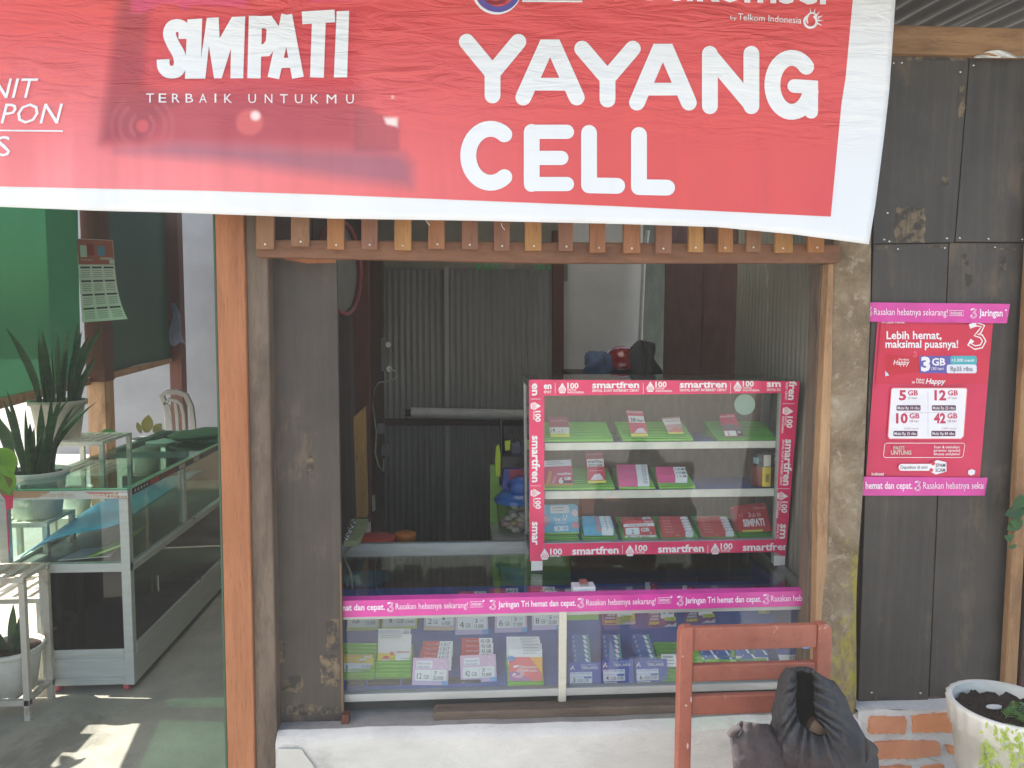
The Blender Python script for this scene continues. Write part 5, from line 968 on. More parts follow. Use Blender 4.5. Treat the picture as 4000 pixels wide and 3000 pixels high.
MB().prism([AY(x, y, .83) for x, y in ((1938, 1745), (1950, 1735), (1956, 1780), (1954, 1860), (1938, 1862), (1934, 1800))], (0, .02, 0), 'neon').build('neon_pouch', label='bright yellow green pouch hanging left of the black rack', cat='pouch')
MB().prism([AY(x, y, .84) for x, y in ((1996, 1730), (2030, 1724), (2040, 1750), (2036, 1780), (1998, 1780))], (0, .02, 0), 'p_5c5870').build('grey_pouch', bevel=.004, label='grey violet pouch standing in the black rack', cat='pouch')
slab([(2066, 2000), (2074, 1985), (2078, 2105), (2070, 2090)], .3, .004, 'p_c89038').build('snack_sachet', label='orange sachet hanging at the left side of the cabinet', cat='sachet')
# ------------------------------------------------------------------ vinyl banner
def interp(tab, x):
    if x <= tab[0][0]: (a, b), (c, d) = tab[0], tab[1]
    elif x >= tab[-1][0]: (a, b), (c, d) = tab[-2], tab[-1]
    else:
        for (a, b), (c, d) in zip(tab, tab[1:]):
            if a <= x <= c: break
    return b + (d - b) * (x - a) / (c - a)
XR = [(-250, 3514), (0, 3498), (350, 3474), (570, 3449), (800, 3420), (944, 3397)]; XR2 = [(-250, 3345), (0, 3331), (309, 3303), (407, 3287), (846, 3246)]
YB = [(-300, 800), (0, 808), (374, 823), (667, 830), (1000, 842), (1302, 854), (1800, 861), (2400, 874), (2798, 887), (3100, 915), (3384, 953)]; YB2 = [(-300, 722), (0, 728), (814, 745), (1302, 761), (1800, 781), (2400, 805), (3246, 846)]
def wave(u, v):
    k = max(0.0, (v - 250) / 650)
    return 0.006 * math.sin(u / 230 + v / 400) * (.4 + k) + 0.004 * math.sin(u / 93 + 1.3) * k + 0.005 * math.sin(v / 140 + u / 900) + 0.003 * math.sin(u / 61 + v / 120) * k
def Sb(u, v, o=0.0): return AY(u, v, -0.115 - 0.02 * max(0, (500 - v) / 700) + wave(u, v) - o)
def bgrid(x0, xr, y0, yb, nu, nv, o):
    P = []
    for j in range(nv + 1):
        for i in range(nu + 1):
            s_, t_ = i / nu, j / nv; ua = x0 + (3440 - x0) * s_; vv = y0 + (interp(yb, ua) - y0) * t_; uu = x0 + (interp(xr, vv) - x0) * s_
            vv = y0 + (interp(yb, uu) - y0) * t_; P.append((uu, vv))
    F = [(j * (nu + 1) + i, j * (nu + 1) + i + 1, (j + 1) * (nu + 1) + i + 1, (j + 1) * (nu + 1) + i) for j in range(nv) for i in range(nu)]
    return P, [Sb(u, v, o) for u, v in P], F
banner = thing('vinyl_banner', (0, 0, 0), 'large red vinyl banner lettered YAYANG CELL above the shop', 'banner')
P, V, F = bgrid(-800, XR, -250, YB, 180, 40, 0)
mb = MB(); mb.add(V, F, 'vinyl_white', True); sh = mb.build('sheet', banner); sh.modifiers.new('t', 'SOLIDIFY').thickness = 0.0006; sh.modifiers['t'].offset = 1
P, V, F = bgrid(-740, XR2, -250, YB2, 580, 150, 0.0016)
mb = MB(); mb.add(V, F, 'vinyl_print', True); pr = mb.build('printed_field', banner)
PP = np.array(P); U_, V_ = PP[:, 0], PP[:, 1]
def sdpoly(pts):
    d = np.full(len(U_), 1e9); ins = np.zeros(len(U_), bool); n = len(pts)
    for i in range(n):
        (ax, ay), (bx, by) = pts[i], pts[(i + 1) % n]; ex, ey = bx - ax, by - ay
        t = np.clip(((U_ - ax) * ex + (V_ - ay) * ey) / (ex * ex + ey * ey), 0, 1); d = np.minimum(d, np.hypot(U_ - ax - t * ex, V_ - ay - t * ey))
        c = ((ay > V_) != (by > V_)) & (U_ < (bx - ax) * (V_ - ay) / ((by - ay) or 1e-9) + ax); ins ^= c
    return np.where(ins, -d, d)
def sm(d, w): return np.clip(0.5 - d / w, 0, 1)
def L3(c): return np.array(lin(c)[:3])
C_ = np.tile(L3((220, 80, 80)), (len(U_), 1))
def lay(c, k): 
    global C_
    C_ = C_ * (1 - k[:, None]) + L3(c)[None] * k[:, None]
lay((238, 134, 140), np.clip((V_ - 100) / 600, 0, 1) * np.clip((2300 - U_) / 1500, 0, 1) * .9)  # pinker toward the lower left: sheen and veil painted into the print
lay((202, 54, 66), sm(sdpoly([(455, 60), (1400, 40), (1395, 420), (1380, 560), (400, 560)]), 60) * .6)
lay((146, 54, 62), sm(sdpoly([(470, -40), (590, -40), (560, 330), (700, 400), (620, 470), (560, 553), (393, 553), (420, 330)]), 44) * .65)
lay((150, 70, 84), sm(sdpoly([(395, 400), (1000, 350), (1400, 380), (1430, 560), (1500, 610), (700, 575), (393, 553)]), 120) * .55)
lay((216, 76, 116), sm(sdpoly([(500, -260), (1000, -260), (960, 30), (760, 20), (720, 45), (690, 20), (640, 12), (560, 52), (512, 50)]), 16) * .8)
lay((150, 98, 118), sm(sdpoly([(455, 590), (700, 560), (1050, 575), (1570, 600), (1610, 640), (1610, 730), (1300, 695), (900, 630)]), 60) * .75)
for r, k in ((46, .5), (88, .35), (120, .3)):
    d = np.abs(np.hypot(U_ - 556, V_ - 492) - r) - 7; lay((196, 100, 110), sm(d, 8) * k * (np.abs(U_ - 556) > .55 * r))
lay((212, 90, 96), sm(np.hypot(U_ - 556, V_ - 492) - 24, 10) * .8); lay((224, 110, 110), sm(np.hypot(U_ - 975, V_ - 478) - 52, 16) * .7); lay((250, 224, 222), sm(np.hypot(U_ - 998, V_ - 452) - 18, 14))
lay((140, 70, 84), sm(sdpoly([(1382, 420), (1440, 420), (1560, 480), (1560, 590), (1382, 590)]), 20) * .5); lay((250, 226, 222), sm(sdpoly([(1500, 460), (1552, 460), (1552, 495), (1510, 485)]), 12)); lay((250, 226, 222), sm(sdpoly([(1525, 380), (1538, 372), (1538, 385)]), 6))
lay((226, 80, 130), sm(sdpoly([(1150, -260), (1420, -260), (1400, 0), (1210, 8)]), 14) * .6)
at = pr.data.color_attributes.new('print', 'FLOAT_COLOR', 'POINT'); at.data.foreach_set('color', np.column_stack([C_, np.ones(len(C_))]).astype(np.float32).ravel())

bl = MB(); VW = 'vinyl_white'; OB = 0.0034
def stroke(pts, w, o, caps=(True, True), closed=False):
    # thick stroke sliced finely so that it follows the vinyl; round ends where caps say so
    n = len(pts); q = []
    if caps[0]:
        (x0, y0), (x1, y1) = pts[0], pts[1]; a = math.atan2(y0 - y1, x0 - x1); left = [(x0 + w / 2 * math.cos(a + t), y0 + w / 2 * math.sin(a + t)) for t in [math.radians(90 - 22.5 * k) for k in range(9)]]
    else: left = []
    L, R = [], []
    for i, (x, y) in enumerate(pts):
        a_, b_ = pts[max(i - 1, 0)], pts[min(i + 1, n - 1)]
        if 0 < i < n - 1:
            d1 = Vector((x - a_[0], y - a_[1])).normalized(); d2 = Vector((b_[0] - x, b_[1] - y)).normalized(); dd = (d1 + d2).normalized(); k = 1 / max(.45, dd.dot(d1))
        else: dd = Vector((b_[0] - a_[0], b_[1] - a_[1])).normalized(); k = 1
        L.append((x + dd.y * w / 2 * k, y - dd.x * w / 2 * k)); R.append((x - dd.y * w / 2 * k, y + dd.x * w / 2 * k))
    V2 = L + R; F2 = [(i, i + 1, n + i + 1, n + i) for i in range(n - 1)]
    for e, c in ((0, caps[0]), (n - 1, caps[1])):
        if c:
            x, y = pts[e]; x2, y2 = pts[1] if e == 0 else pts[n - 2]; a = math.atan2(y - y2, x - x2); m0 = len(V2); V2 += [(x + w / 2 * math.cos(a + t), y + w / 2 * math.sin(a + t)) for t in [math.radians(-90 + 22.5 * k) for k in range(9)]]; F2.append(tuple(range(m0, m0 + 9)))
    P2, G2 = slice2d(V2, F2, 40)
    bl.add([Sb(u, v, o) for u, v in P2], G2, VW)
def arc(cx, cy, rx, ry, a0, a1, n=20): return [(cx + rx * math.cos(math.radians(a0 + (a1 - a0) * k / n)), cy + ry * math.sin(math.radians(a0 + (a1 - a0) * k / n))) for k in range(n + 1)]
def letter(ch, x0, y0, x1, y1, w, sk=0.047):
    h = w / 2; X0, X1, Y0, Y1 = x0 + h, x1 - h, y0 + h, y1 - h
    def A(a, b): x = X0 + (X1 - X0) * a; return (x, Y0 + (Y1 - Y0) * b)
    o = OB
    if ch == 'Y': stroke([A(0, 0), A(.5, .58), A(.5, 1)], w, o); stroke([A(1, 0), A(.5, .58)], w, o + .0003, (True, False))
    if ch == 'A': stroke([A(0, 1), A(.42, 0.02), A(.58, .02), A(1, 1)], w, o); stroke([A(.2, .74), A(.8, .74)], w * .8, o + .0003, (False, False))
    if ch == 'N': stroke([A(0, 1), A(0, 0)], w, o); stroke([A(0, .03), A(1, .97)], w, o + .0003, (False, False)); stroke([A(1, 1), A(1, 0)], w, o + .0006)
    if ch == 'C': stroke(arc((x0 + x1) / 2 + w * .12, (y0 + y1) / 2, (X1 - X0) / 2 + w * .12, (Y1 - Y0) / 2, -52, -308, 26), w, o)
    if ch == 'G': stroke(arc((x0 + x1) / 2, (y0 + y1) / 2, (X1 - X0) / 2, (Y1 - Y0) / 2, -42, -345, 30), w, o); stroke([A(.56, .52), A(1, .54), A(1, 1)], w * .86, o + .0003, (True, True))
    if ch == 'E': stroke([A(0, 0), A(0, 1)], w, o); [stroke([A(0, b), A(c, b)], w * .9, o + .0003 * (k + 1)) for k, (b, c) in enumerate(((0.0, 1), (.5, .84), (1, 1)))]
    if ch == 'L': stroke([A(0, 0), A(0, 1)], w, o); stroke([A(0, 1), A(1, 1.01)], w, o + .0003)
for ch, x0, x1, y0, y1 in (('Y', 1792, 2056, 132, 404), ('A', 2013, 2284, 150, 412), ('Y', 2243, 2503, 159, 420), ('A', 2457, 2722, 167, 432), ('N', 2742, 2966, 179, 446), ('G', 2986, 3200, 195, 468), ('C', 1798, 2020, 472, 745), ('E', 2046, 2246, 484, 750), ('L', 2270, 2442, 488, 755), ('L', 2465, 2637, 496, 762)):
    bl = MB(); letter(ch, x0, y0, x1, y1, 62); bl.build('letter', banner)
bl = MB()
def done(n_='letter'):
    global bl
    bl.build(n_, banner); bl = MB()
def blockp(pts, o=OB): P2, G2 = slice2d(pts, [tuple(range(len(pts)))], 40); bl.add([Sb(u, v, o) for u, v in P2], G2, VW)
def smooth(pts, k=5):
    out = []
    for i in range(len(pts) - 1):
        p0, p1, p2, p3 = pts[max(i - 1, 0)], pts[i], pts[i + 1], pts[min(i + 2, len(pts) - 1)]
        for j in range(k):
            t = j / k; out.append(tuple(.5 * (2 * p1[c] + (p2[c] - p0[c]) * t + (2 * p0[c] - 5 * p1[c] + 4 * p2[c] - p3[c]) * t * t + (3 * p1[c] - p0[c] - 3 * p2[c] + p3[c]) * t ** 3) for c in (0, 1)))
    return out + [pts[-1]]
stroke(smooth([(722, 152), (720, 116), (698, 100), (672, 106), (662, 134), (676, 172), (698, 212), (704, 250), (690, 278), (658, 280), (640, 262), (637, 232)], 6), 50, OB, (False, False)); done()
blockp([(732, 76), (790, 72), (783, 307), (722, 308)], OB + .0006); done()
blockp([(808, 70), (854, 68), (858, 150), (906, 66), (958, 64), (950, 306), (900, 306), (902, 190), (866, 306), (836, 306), (816, 180), (802, 307), (774, 307)], OB + .0003); done()
stroke([(992, 306), (998, 62)], 52, OB, (False, False)); stroke([(1000, 88), (1048, 86), (1066, 112), (1062, 168), (1040, 196), (1000, 198)], 48, OB + .0003, (False, False)); done()
stroke([(1068, 305), (1122, 58)], 46, OB + .0006, (False, False)); stroke([(1118, 58), (1164, 304)], 46, OB + .0009, (False, False)); stroke([(1090, 246), (1148, 245)], 40, OB + .0012, (False, False)); done()
stroke([(1180, 70), (1308, 62)], 50, OB + .0003, (False, False)); stroke([(1246, 66), (1238, 303)], 54, OB + .0006, (False, False)); done(); blockp([(1315, 44), (1364, 42), (1356, 302), (1304, 303)]); done()
def btext(s_, x0, y0, x1, y1, h, bold=0, shear=0): bl.text(Sb, s_, x0, y0, x1, y1, h, VW, OB, bold, shear, 40)
for i, ch in enumerate('TERBAIK UNTUKMU'):
    if ch == ' ': continue
    cx = [571, 620, 672, 725, 778, 838, 876, 0, 970, 1034, 1094, 1152, 1214, 1276, 1352][i]; wd = 14 if ch == 'I' else (38 if ch == 'M' else 30)
    if ch == 'I': blockp([(838, 366), (845, 366), (845, 401), (838, 401)])
    else: btext(ch, cx, 400 + i * .3, cx + wd, 400 + i * .3, 35, 0)
    done()
btext('NIT', -42, 383, 150, 382, 76, 0, .25); done('printed_word'); btext('PON', 2, 482, 246, 482, 77, 0, .25); done('printed_word'); blockp([(-60, 506), (246, 509), (246, 515), (-60, 512)]); done('printed_line'); btext('S', -14, 610, 40, 610, 78); done('printed_word')
btext('by', 2852, 75, 2878, 77, 14); btext('Telkom Indonesia', 2882, 78, 3130, 92, 26, .003); done('printed_word'); btext('Telkomsel', 2480, -4, 3226, 14, 120, .02); done('printed_word')
P2 = arc(3166, 84, 24, 24, -60, 250, 22); stroke(P2, 9, OB, (False, False)); stroke(arc(3172, 76, 20, 26, 150, 330, 8), 6, OB + .0003)
for k in range(6):
    t = math.radians(-100 + 26 * k); bl.poly(Sb, [(3172 + 24 * math.cos(t - .14), 78 + 24 * math.sin(t - .14)), (3172 + 48 * math.cos(t), 78 + 48 * math.sin(t)), (3172 + 24 * math.cos(t + .16), 78 + 24 * math.sin(t + .16))], VW, OB)
stroke(arc(1940, -40, 92, 92, 10, 165, 18), 10, OB, (False, False)); blockp([(2040, 0), (2275, 2), (2275, 9), (2040, 8)])
done('printed_emblem')
b2 = MB(); b2.strip(Sb, arc(1945, -45, 80, 82, 20, 150, 18), 22, 'p_5a50a0', OB + .0006); b2.strip(Sb, arc(1935, -45, 60, 56, 40, 160, 18), 14, 'p_8c2838', OB + .0006); b2.build('round_emblem', banner)
for x in (-600, 900, 1900, 2900): MB().tube([Sb(x, -246, -.002), Sb(x, -246, -.002) + Vector((0, .02, .18))], .002, 'cable', 5).build('tie_cord', banner)
for k, (x, y, l_) in enumerate(((1665, 858, 22), (1958, 872, 26))):
    MB().tube([Sb(x, y, -.004), Sb(x + 3, y + l_ * .5, -.006), Sb(x + 14, y + l_, -.004)], .0007, 'paper', 4).build('loose_thread', banner)

# ------------------------------------------------------------------ poster and its two tapes
Sq = surfY(0.0335)
po = [(3427, 1255), (3879, 1262), (3827, 1872), (3382, 1872)]
Fp = bil(Sq, po); mp_ = MB()
mp_.grid(lambda a, b: Fp(a, b, .0012 * math.sin(5 * a + 4 * b)), 20, 24, 'p_d23058')
poster = mp_.build('wall_poster', label='pink and red price poster taped to the black wall', cat='poster')
S1 = lambda u, v, o=0.0: Sq(u, v, .0032 + o)
pp = MB(); WH = pc(240, 236, 238)
def pt(s_, x0, x1, y, h, b=0.0, m_=WH, sh=0.0, o=0.0012): pp.text(S1, s_, x0, y, x1, y, h, m_, o, b, sh)
pp.poly(S1, [(3440, 1266), (3878, 1268), (3856, 1500), (3420, 1500)], pc(206, 40, 70), .0003)
pt('Lebih hemat,', 3463, 3678, 1324, 30, .02); pt('maksimal puasnya!', 3459, 3743, 1358, 29, .02)
pt('Tri Lebih Hemat', 3442, 3534, 1263, 8, .01)
tri3(pp, S1, 3814, 1312, 92, WH, pc(206, 36, 62), .0014)
pp.poly(S1, [(3458, 1384), (3590, 1392), (3592, 1452), (3458, 1468)], pc(198, 28, 52), .0008); pt('Perdana', 3512, 3550, 1408, 8, .01); pt('Happy', 3490, 3553, 1425, 19, .01, WH, .25); tri3(pp, S1, 3575, 1384, 20, pc(236, 130, 140), pc(206, 36, 62), .0014)
pp.poly(S1, [(3458, 1470), (3458, 1448), (3474, 1466)], pc(200, 220, 236), .0012); pp.rrect(S1, 3590, 1390, 3816, 1458, 10, pc(98, 88, 168), .0008); pp.rrect(S1, 3712, 1390, 3816, 1424, 10, pc(70, 170, 180), .0011); pp.rrect(S1, 3698, 1424, 3815, 1458, 8, pc(226, 226, 236), .0013)
pt('3', 3598, 3634, 1447, 50, .05, WH, 0, .0016); pt('GB', 3640, 3693, 1427, 27, .03, WH, 0, .0016); pt('/30 hari', 3638, 3686, 1445, 11, .01, WH, 0, .0016); pt('+5.000 menit', 3716, 3806, 1413, 12, .01, WH, .2, .0018); pt('Rp35 ribu', 3713, 3798, 1449, 17, .02, pc(110, 110, 120), 0, .0018)
pt('Paket', 3580, 3612, 1487, 9, .01); pt('Isi Ulang', 3563, 3610, 1497, 9, .01); pt('Happy', 3616, 3694, 1499, 20, .02, WH, .25)
pp.poly(S1, [(3487, 1514), (3775, 1514), (3780, 1520), (3766, 1705), (3755, 1716), (3475, 1716), (3466, 1705), (3480, 1520)], pc(240, 120, 120), .0008); pp.poly(S1, [(3488, 1517), (3772, 1517), (3776, 1522), (3763, 1703), (3753, 1713), (3476, 1713), (3470, 1704), (3483, 1522)], pc(236, 234, 240), .0011)
DR = pc(196, 46, 84); DK = pc(92, 46, 76)
for g, d, rp, x, y in (('5', '/2 hari', 'Mulai Rp 10 ribu', 3512, 1562), ('12', '/7 hari', 'Mulai Rp 25 ribu', 3650, 1562), ('10', '/28 hari', 'Mulai Rp 35 ribu', 3500, 1652), ('42', '/28 hari', 'Mulai Rp 84 ribu', 3648, 1652)):
    w = 28 if len(g) == 1 else 46; pt(g, x, x + w, y, 36, .04, DR, 0, .0014); pt('GB', x + w + 6, x + w + 46, y - 18, 19, .03, DR, 0, .0014); pt(d, x + w + 6, x + w + 42, y - 3, 9, .005, pc(140, 80, 100), 0, .0014)
    yb_ = y + (21 if y < 1600 else 31); pp.rrect(S1, x - 10, yb_, x + 84, yb_ + 21, 4, DK, .0014); pt(rp, x - 6, x + 79, yb_ + 16, 11, .01, WH, 0, .0017)
    if y > 1600: pt('3.000 menit', x + 30, x + 88, y + 25, 7, 0, pc(160, 110, 130), .2, .0014)
pp.rect(S1, 3624, 1530, 3625.5, 1700, pc(190, 190, 196), .0014); pp.rect(S1, 3530, 1611, 3735, 1612.5, pc(190, 190, 196), .0015)
bxp = [(3462, 1731), (3764, 1731), (3769, 1738), (3762, 1782), (3755, 1787), (3456, 1787), (3451, 1780), (3456, 1737)]; pp.strip(S1, bxp, 2.2, WH, .0010, True)
pt('PASTI', 3490, 3532, 1757, 14, .03, pc(196, 190, 176)); pt('UNTUNG', 3480, 3560, 1776, 16, .03, pc(206, 196, 184)); pt('Scan & temukan', 3648, 3748, 1751, 10, .01); pt('promo spesial', 3648, 3750, 1764, 10, .01); pt('khusus untukmu!', 3648, 3750, 1778, 10, .01)
pp.rrect(S1, 3510, 1812, 3640, 1839, 13, WH, .0010); pt('Dapatkan di sini!', 3518, 3623, 1831, 12, .01, pc(110, 100, 112), 0, .0014)
pp.poly(S1, [(3633, 1812), (3660, 1797), (3697, 1806), (3697, 1842), (3656, 1854), (3633, 1842)], pc(236, 232, 236), .0012); pt('SPAM', 3655, 3693, 1824, 13, .02, pc(80, 60, 80), 0, .0016); pt('SCAM', 3654, 3692, 1843, 13, .02, pc(80, 60, 80), 0, .0016); pp.disc(S1, 3645, 1810, 8, 8, pc(206, 50, 70), .0016); pp.disc(S1, 3638, 1836, 7, 7, pc(206, 50, 70), .0016)
pp.poly(S1, [(3782, 1838), (3796, 1832), (3809, 1838), (3807, 1852), (3794, 1858), (3781, 1852)], pc(226, 224, 230), .0012); pt('indosat', 3405, 3453, 1857, 13, .01)
pp.build('print', poster)
def tapeband(quads, name_, label, txt):
    t_ = MB(); Fq = [bil(Sq, q) for q in quads]
    for F1 in Fq: t_.grid(lambda a, b: F1(a, b, .0052 + .0008 * math.sin(9 * a)), 14, 2, 'tape_magenta')
    o = t_.build('tape_strip', label=label, cat='tape'); x = MB(); SS = lambda u, v, o_=0.0: Sq(u, v, .0066 + o_)
    txt(x, SS); x.build('lettering', o)
def tA(x, S):
    tri3(x, S, 3393, 1216, 34, LT, 'tape_magenta', .0004); x.text(S, 'Rasakan hebatnya sekarang!', 3414, 1230, 3702, 1233, 26, LT, .0004); x.strip(S, [(3708, 1213), (3764, 1214), (3764, 1233), (3708, 1232)], 2, LT, .0004, True); x.text(S, 'indosat', 3713, 1228, 3758, 1229, 13, LT, .0004, .01); tri3(x, S, 3802, 1224, 34, LT, 'tape_magenta', .0004); x.text(S, 'Jaringan Tri', 3824, 1234, 3960, 1236, 26, LT, .0004, .02, clip=(3820, 1190, 3933, 1260))
tapeband([[(3400, 1181), (3946, 1187), (3933, 1263), (3368, 1256)]], 'a', 'magenta lettered tape strip along the top of the poster', tA)
def tB(x, S):
    x.text(S, 'Tri hemat dan cepat.', 3340, 1909, 3564, 1909, 26, LT, .0004, .02, clip=(3370, 1880, 3600, 1930)); tri3(x, S, 3584, 1898, 34, LT, 'tape_magenta', .0004); x.text(S, 'Rasakan hebatnya sekarang!', 3606, 1909, 3890, 1909, 26, LT, .0004, clip=(3600, 1880, 3843, 1930))
tapeband([[(3374, 1862), (3858, 1866), (3846, 1936), (3368, 1936)]], 'b', 'magenta lettered tape strip along the bottom of the poster', tB)

# ------------------------------------------------------------------ red wooden chair
cy = -0.25
chair = thing('wooden_chair', (0.70, -0.40, 0), 'red painted wooden chair with slatted back before the plinth', 'chair')
cx0, cx1 = AY(2652, 2440, cy).x, AY(3243, 2435, cy).x; ct_z = AY(2900, 2440, cy).z
def lean(x, z, d=0.0): return Vector((x, cy + (ct_z - z) * 0.0 + d, z))
pw = 0.033
for a, sgn in ((cx0, 1), (cx1, -1)):
    pts = [(a, 0.0), (a + sgn * pw, 0.0), (a + sgn * pw, ct_z), (a + sgn * .012, ct_z), (a + sgn * .003, ct_z - .006), (a, ct_z - .018)]
    MB().prism([Vector((x, cy - .012, z)) for x, z in pts], (0, .03, 0), 'chair_paint').build('back_post', chair, bevel=.003)
for yt, yb_ in ((2443, 2535), (2590, 2655), (2710, 2784)):
    z1, z0 = AY(2900, yt, cy).z, AY(2900, yb_, cy).z
    MB().box(cx0 + pw + .0005, cx1 - pw - .0005, cy - .006, cy + .014, z0, z1 - .001, 'chair_paint').build('back_slat', chair, bevel=.003)
MB().box(cx0 + .001, cx1 - .001, cy - .37, cy - .014, .395, .415, 'chair_paint').build('seat', chair, bevel=.004)
for a in (cx0 + .005, cx1 - .035): MB().box(a, a + .03, cy - .36, cy - .33, 0, .394, 'chair_paint').build('leg', chair, bevel=.002)
for a in (cx0 + .012, cx1 - .032): MB().box(a, a + .02, cy - .33, cy - .012, .2, .225, 'chair_paint').build('stretcher', chair)
pm = MB(); S_ = surfY(cy - .0125)
for x, y, w, h in ((2700, 2733, 3, 12), (2686, 2914, 4, 12), (2680, 2756, 5, 4), (2667, 2564, 3, 3)): pm.disc(S_, x, y, w, h, 'p_d8c4c0', .0006, 10)
pm.rect(S_, 3136, 2528, 3160, 2534, 'p_6c98c8', .0006)
o = pm.build('paint_chips', chair); o['kind'] = 'stuff'

# ------------------------------------------------------------------ black bag on the chair seat
bz = .42; by0 = cy - .2
bag = thing('cloth_bag', AY(3170, 3000, by0), 'crumpled black drawstring bag standing open on the red chair', 'bag')
def bpx(x, y, d=0.0): return AY(x, y, by0 + d)
mth = [(3108, 2618), (3135, 2612), (3168, 2616), (3180, 2680), (3178, 2745), (3196, 2800), (3222, 2842), (3234, 2868), (3200, 2876), (3160, 2858), (3126, 2830), (3108, 2790), (3106, 2730), (3112, 2668)]
outl = [(3068, 2606), (3125, 2606), (3190, 2628), (3262, 2664), (3300, 2730), (3340, 2810), (3392, 2895), (3430, 2960), (3424, 3040), (3330, 3100), (3160, 3110), (3010, 3050), (2998, 2960), (3006, 2860), (3020, 2740), (3044, 2650)]
def loop(pts, n):      # resample a closed loop
    L = [0]; m_ = len(pts)
    for i in range(m_): a, b = pts[i], pts[(i + 1) % m_]; L.append(L[-1] + math.hypot(b[0] - a[0], b[1] - a[1]))
    out = []
    for k in range(n):
        t = L[-1] * k / n
        for i in range(m_):
            if L[i] <= t <= L[i + 1]: f = (t - L[i]) / (L[i + 1] - L[i]); a, b = pts[i], pts[(i + 1) % m_]; out.append((a[0] + (b[0] - a[0]) * f, a[1] + (b[1] - a[1]) * f)); break
    return out
NB = 120; Lm, Lo = loop(mth, NB), loop(outl, NB)
# start both loops at the same angle about the mouth centre
mc = (3150, 2735)
def roll(L):
    k = min(range(len(L)), key=lambda i: abs(math.atan2(L[i][0] - mc[0], mc[1] - L[i][1]))); return L[k:] + L[:k]
Lm, Lo = roll(Lm), roll(Lo)
mb = MB(); rows = 14; vs = []
for j in range(rows + 1):
    t = j / rows
    for i in range(NB):
        (x0, y0), (x1, y1) = Lm[i], Lo[i]; x, y = x0 + (x1 - x0) * t, y0 + (y1 - y0) * t
        pleat = math.sin(i * 2 * math.pi * 17 / NB + .8 * math.sin(i * .37)) * (.0075 * (1 - t) ** 1.2 + .0025) + math.sin(i * 2 * math.pi * 7 / NB + 5 * t) * .006 * t * (1 - t * .5)
        d = -.045 * math.sin(math.pi * min(1, t * .8 + .12)) + .02 + .09 * t * t + pleat
        vs.append(bpx(x, y, d))
fs = [(j * NB + i, j * NB + (i + 1) % NB, (j + 1) * NB + (i + 1) % NB, (j + 1) * NB + i) for j in range(rows) for i in range(NB)]
mb.add(vs, fs, 'bag_cloth', True)
tex = bpy.data.textures.new('cloth_folds', 'CLOUDS'); tex.noise_scale = .06; tex.noise_depth = 3
tex2 = bpy.data.textures.new('cloth_creases', 'MUSGRAVE'); tex2.noise_scale = .02
def crease(o, s1_=.011, s2_=.0012):
    q = o.modifiers.new('finer', 'SUBSURF'); q.levels = 1; q.render_levels = 1
    for t_, k in ((tex, s1_), (tex2, s2_)):
        q = o.modifiers.new('folds', 'DISPLACE'); q.texture = t_; q.strength = k; q.mid_level = .5; q.texture_coords = 'LOCAL'
    return o
o = crease(mb.build('bag_front', bag)); md = o.modifiers.new('t', 'SOLIDIFY'); md.thickness = .004
back = MB(); bvs = [bpx(*Lo[i], .11 - .012) for i in range(NB)] + [bpx(3150 + (Lo[i][0] - 3150) * .6, 2860 + (Lo[i][1] - 2860) * .6, .15) for i in range(NB)]
back.add(bvs, [(i, (i + 1) % NB, NB + (i + 1) % NB, NB + i) for i in range(NB)] + [tuple(range(NB, 2 * NB))], 'bag_cloth', True); crease(back.build('bag_back', bag), .012)
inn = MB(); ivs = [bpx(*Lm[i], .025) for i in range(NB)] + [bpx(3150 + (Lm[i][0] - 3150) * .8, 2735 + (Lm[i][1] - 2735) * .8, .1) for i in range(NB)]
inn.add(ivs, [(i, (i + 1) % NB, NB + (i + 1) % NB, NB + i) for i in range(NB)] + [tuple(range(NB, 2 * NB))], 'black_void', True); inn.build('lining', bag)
fl = MB()
flp = [(2850, 2872), (2893, 2816), (3010, 2832), (3080, 2900), (3110, 3010), (3080, 3100), (2880, 3100), (2862, 2925)]
fl.grid(lambda a, b: (lambda l0, l1: bpx(l0[0] + (l1[0] - l0[0]) * a, l0[1] + (l1[1] - l0[1]) * a, -.012 - .012 * math.sin(math.pi * a) + .005 * math.sin(9 * a + 7 * b) + .004 * math.sin(21 * a - 5 * b) + .05 * a * a))(
    (interp([(0, 2893), (.25, 2850), (.45, 2863), (1, 2880)], b), 2816 + 290 * b), (interp([(0, 3010), (.4, 3085), (1, 3110)], b), 2832 + 275 * b)), 18, 18, 'bag_flap')
o = crease(fl.build('side_flap', bag), .016, .0015); o.modifiers.new('t', 'SOLIDIFY').thickness = .004
MB().grid(lambda a, b: bpx(3380 + 52 * math.sin(math.pi * b) * a, 2880 + 105 * b, .0 - .02 * math.sin(math.pi * a)), 6, 12, 'bag_cloth').build('side_pocket', bag)
MB().tube([bpx(2850, 2872, -.015), bpx(2868, 2850, -.02), bpx(2890, 2842, -.02)], .007, 'bag_flap', 8).build('strap_end', bag)
wl_ = MB().prism([bpx(x, y, .012) for x, y in ((3174, 2824), (3190, 2812), (3236, 2862), (3226, 2880), (3178, 2866), (3158, 2856))], (0, .02, 0), 'brown_leather'); wl_.build('brown_wallet', bevel=.003, label='brown wallet inside the mouth of the black bag', cat='wallet')

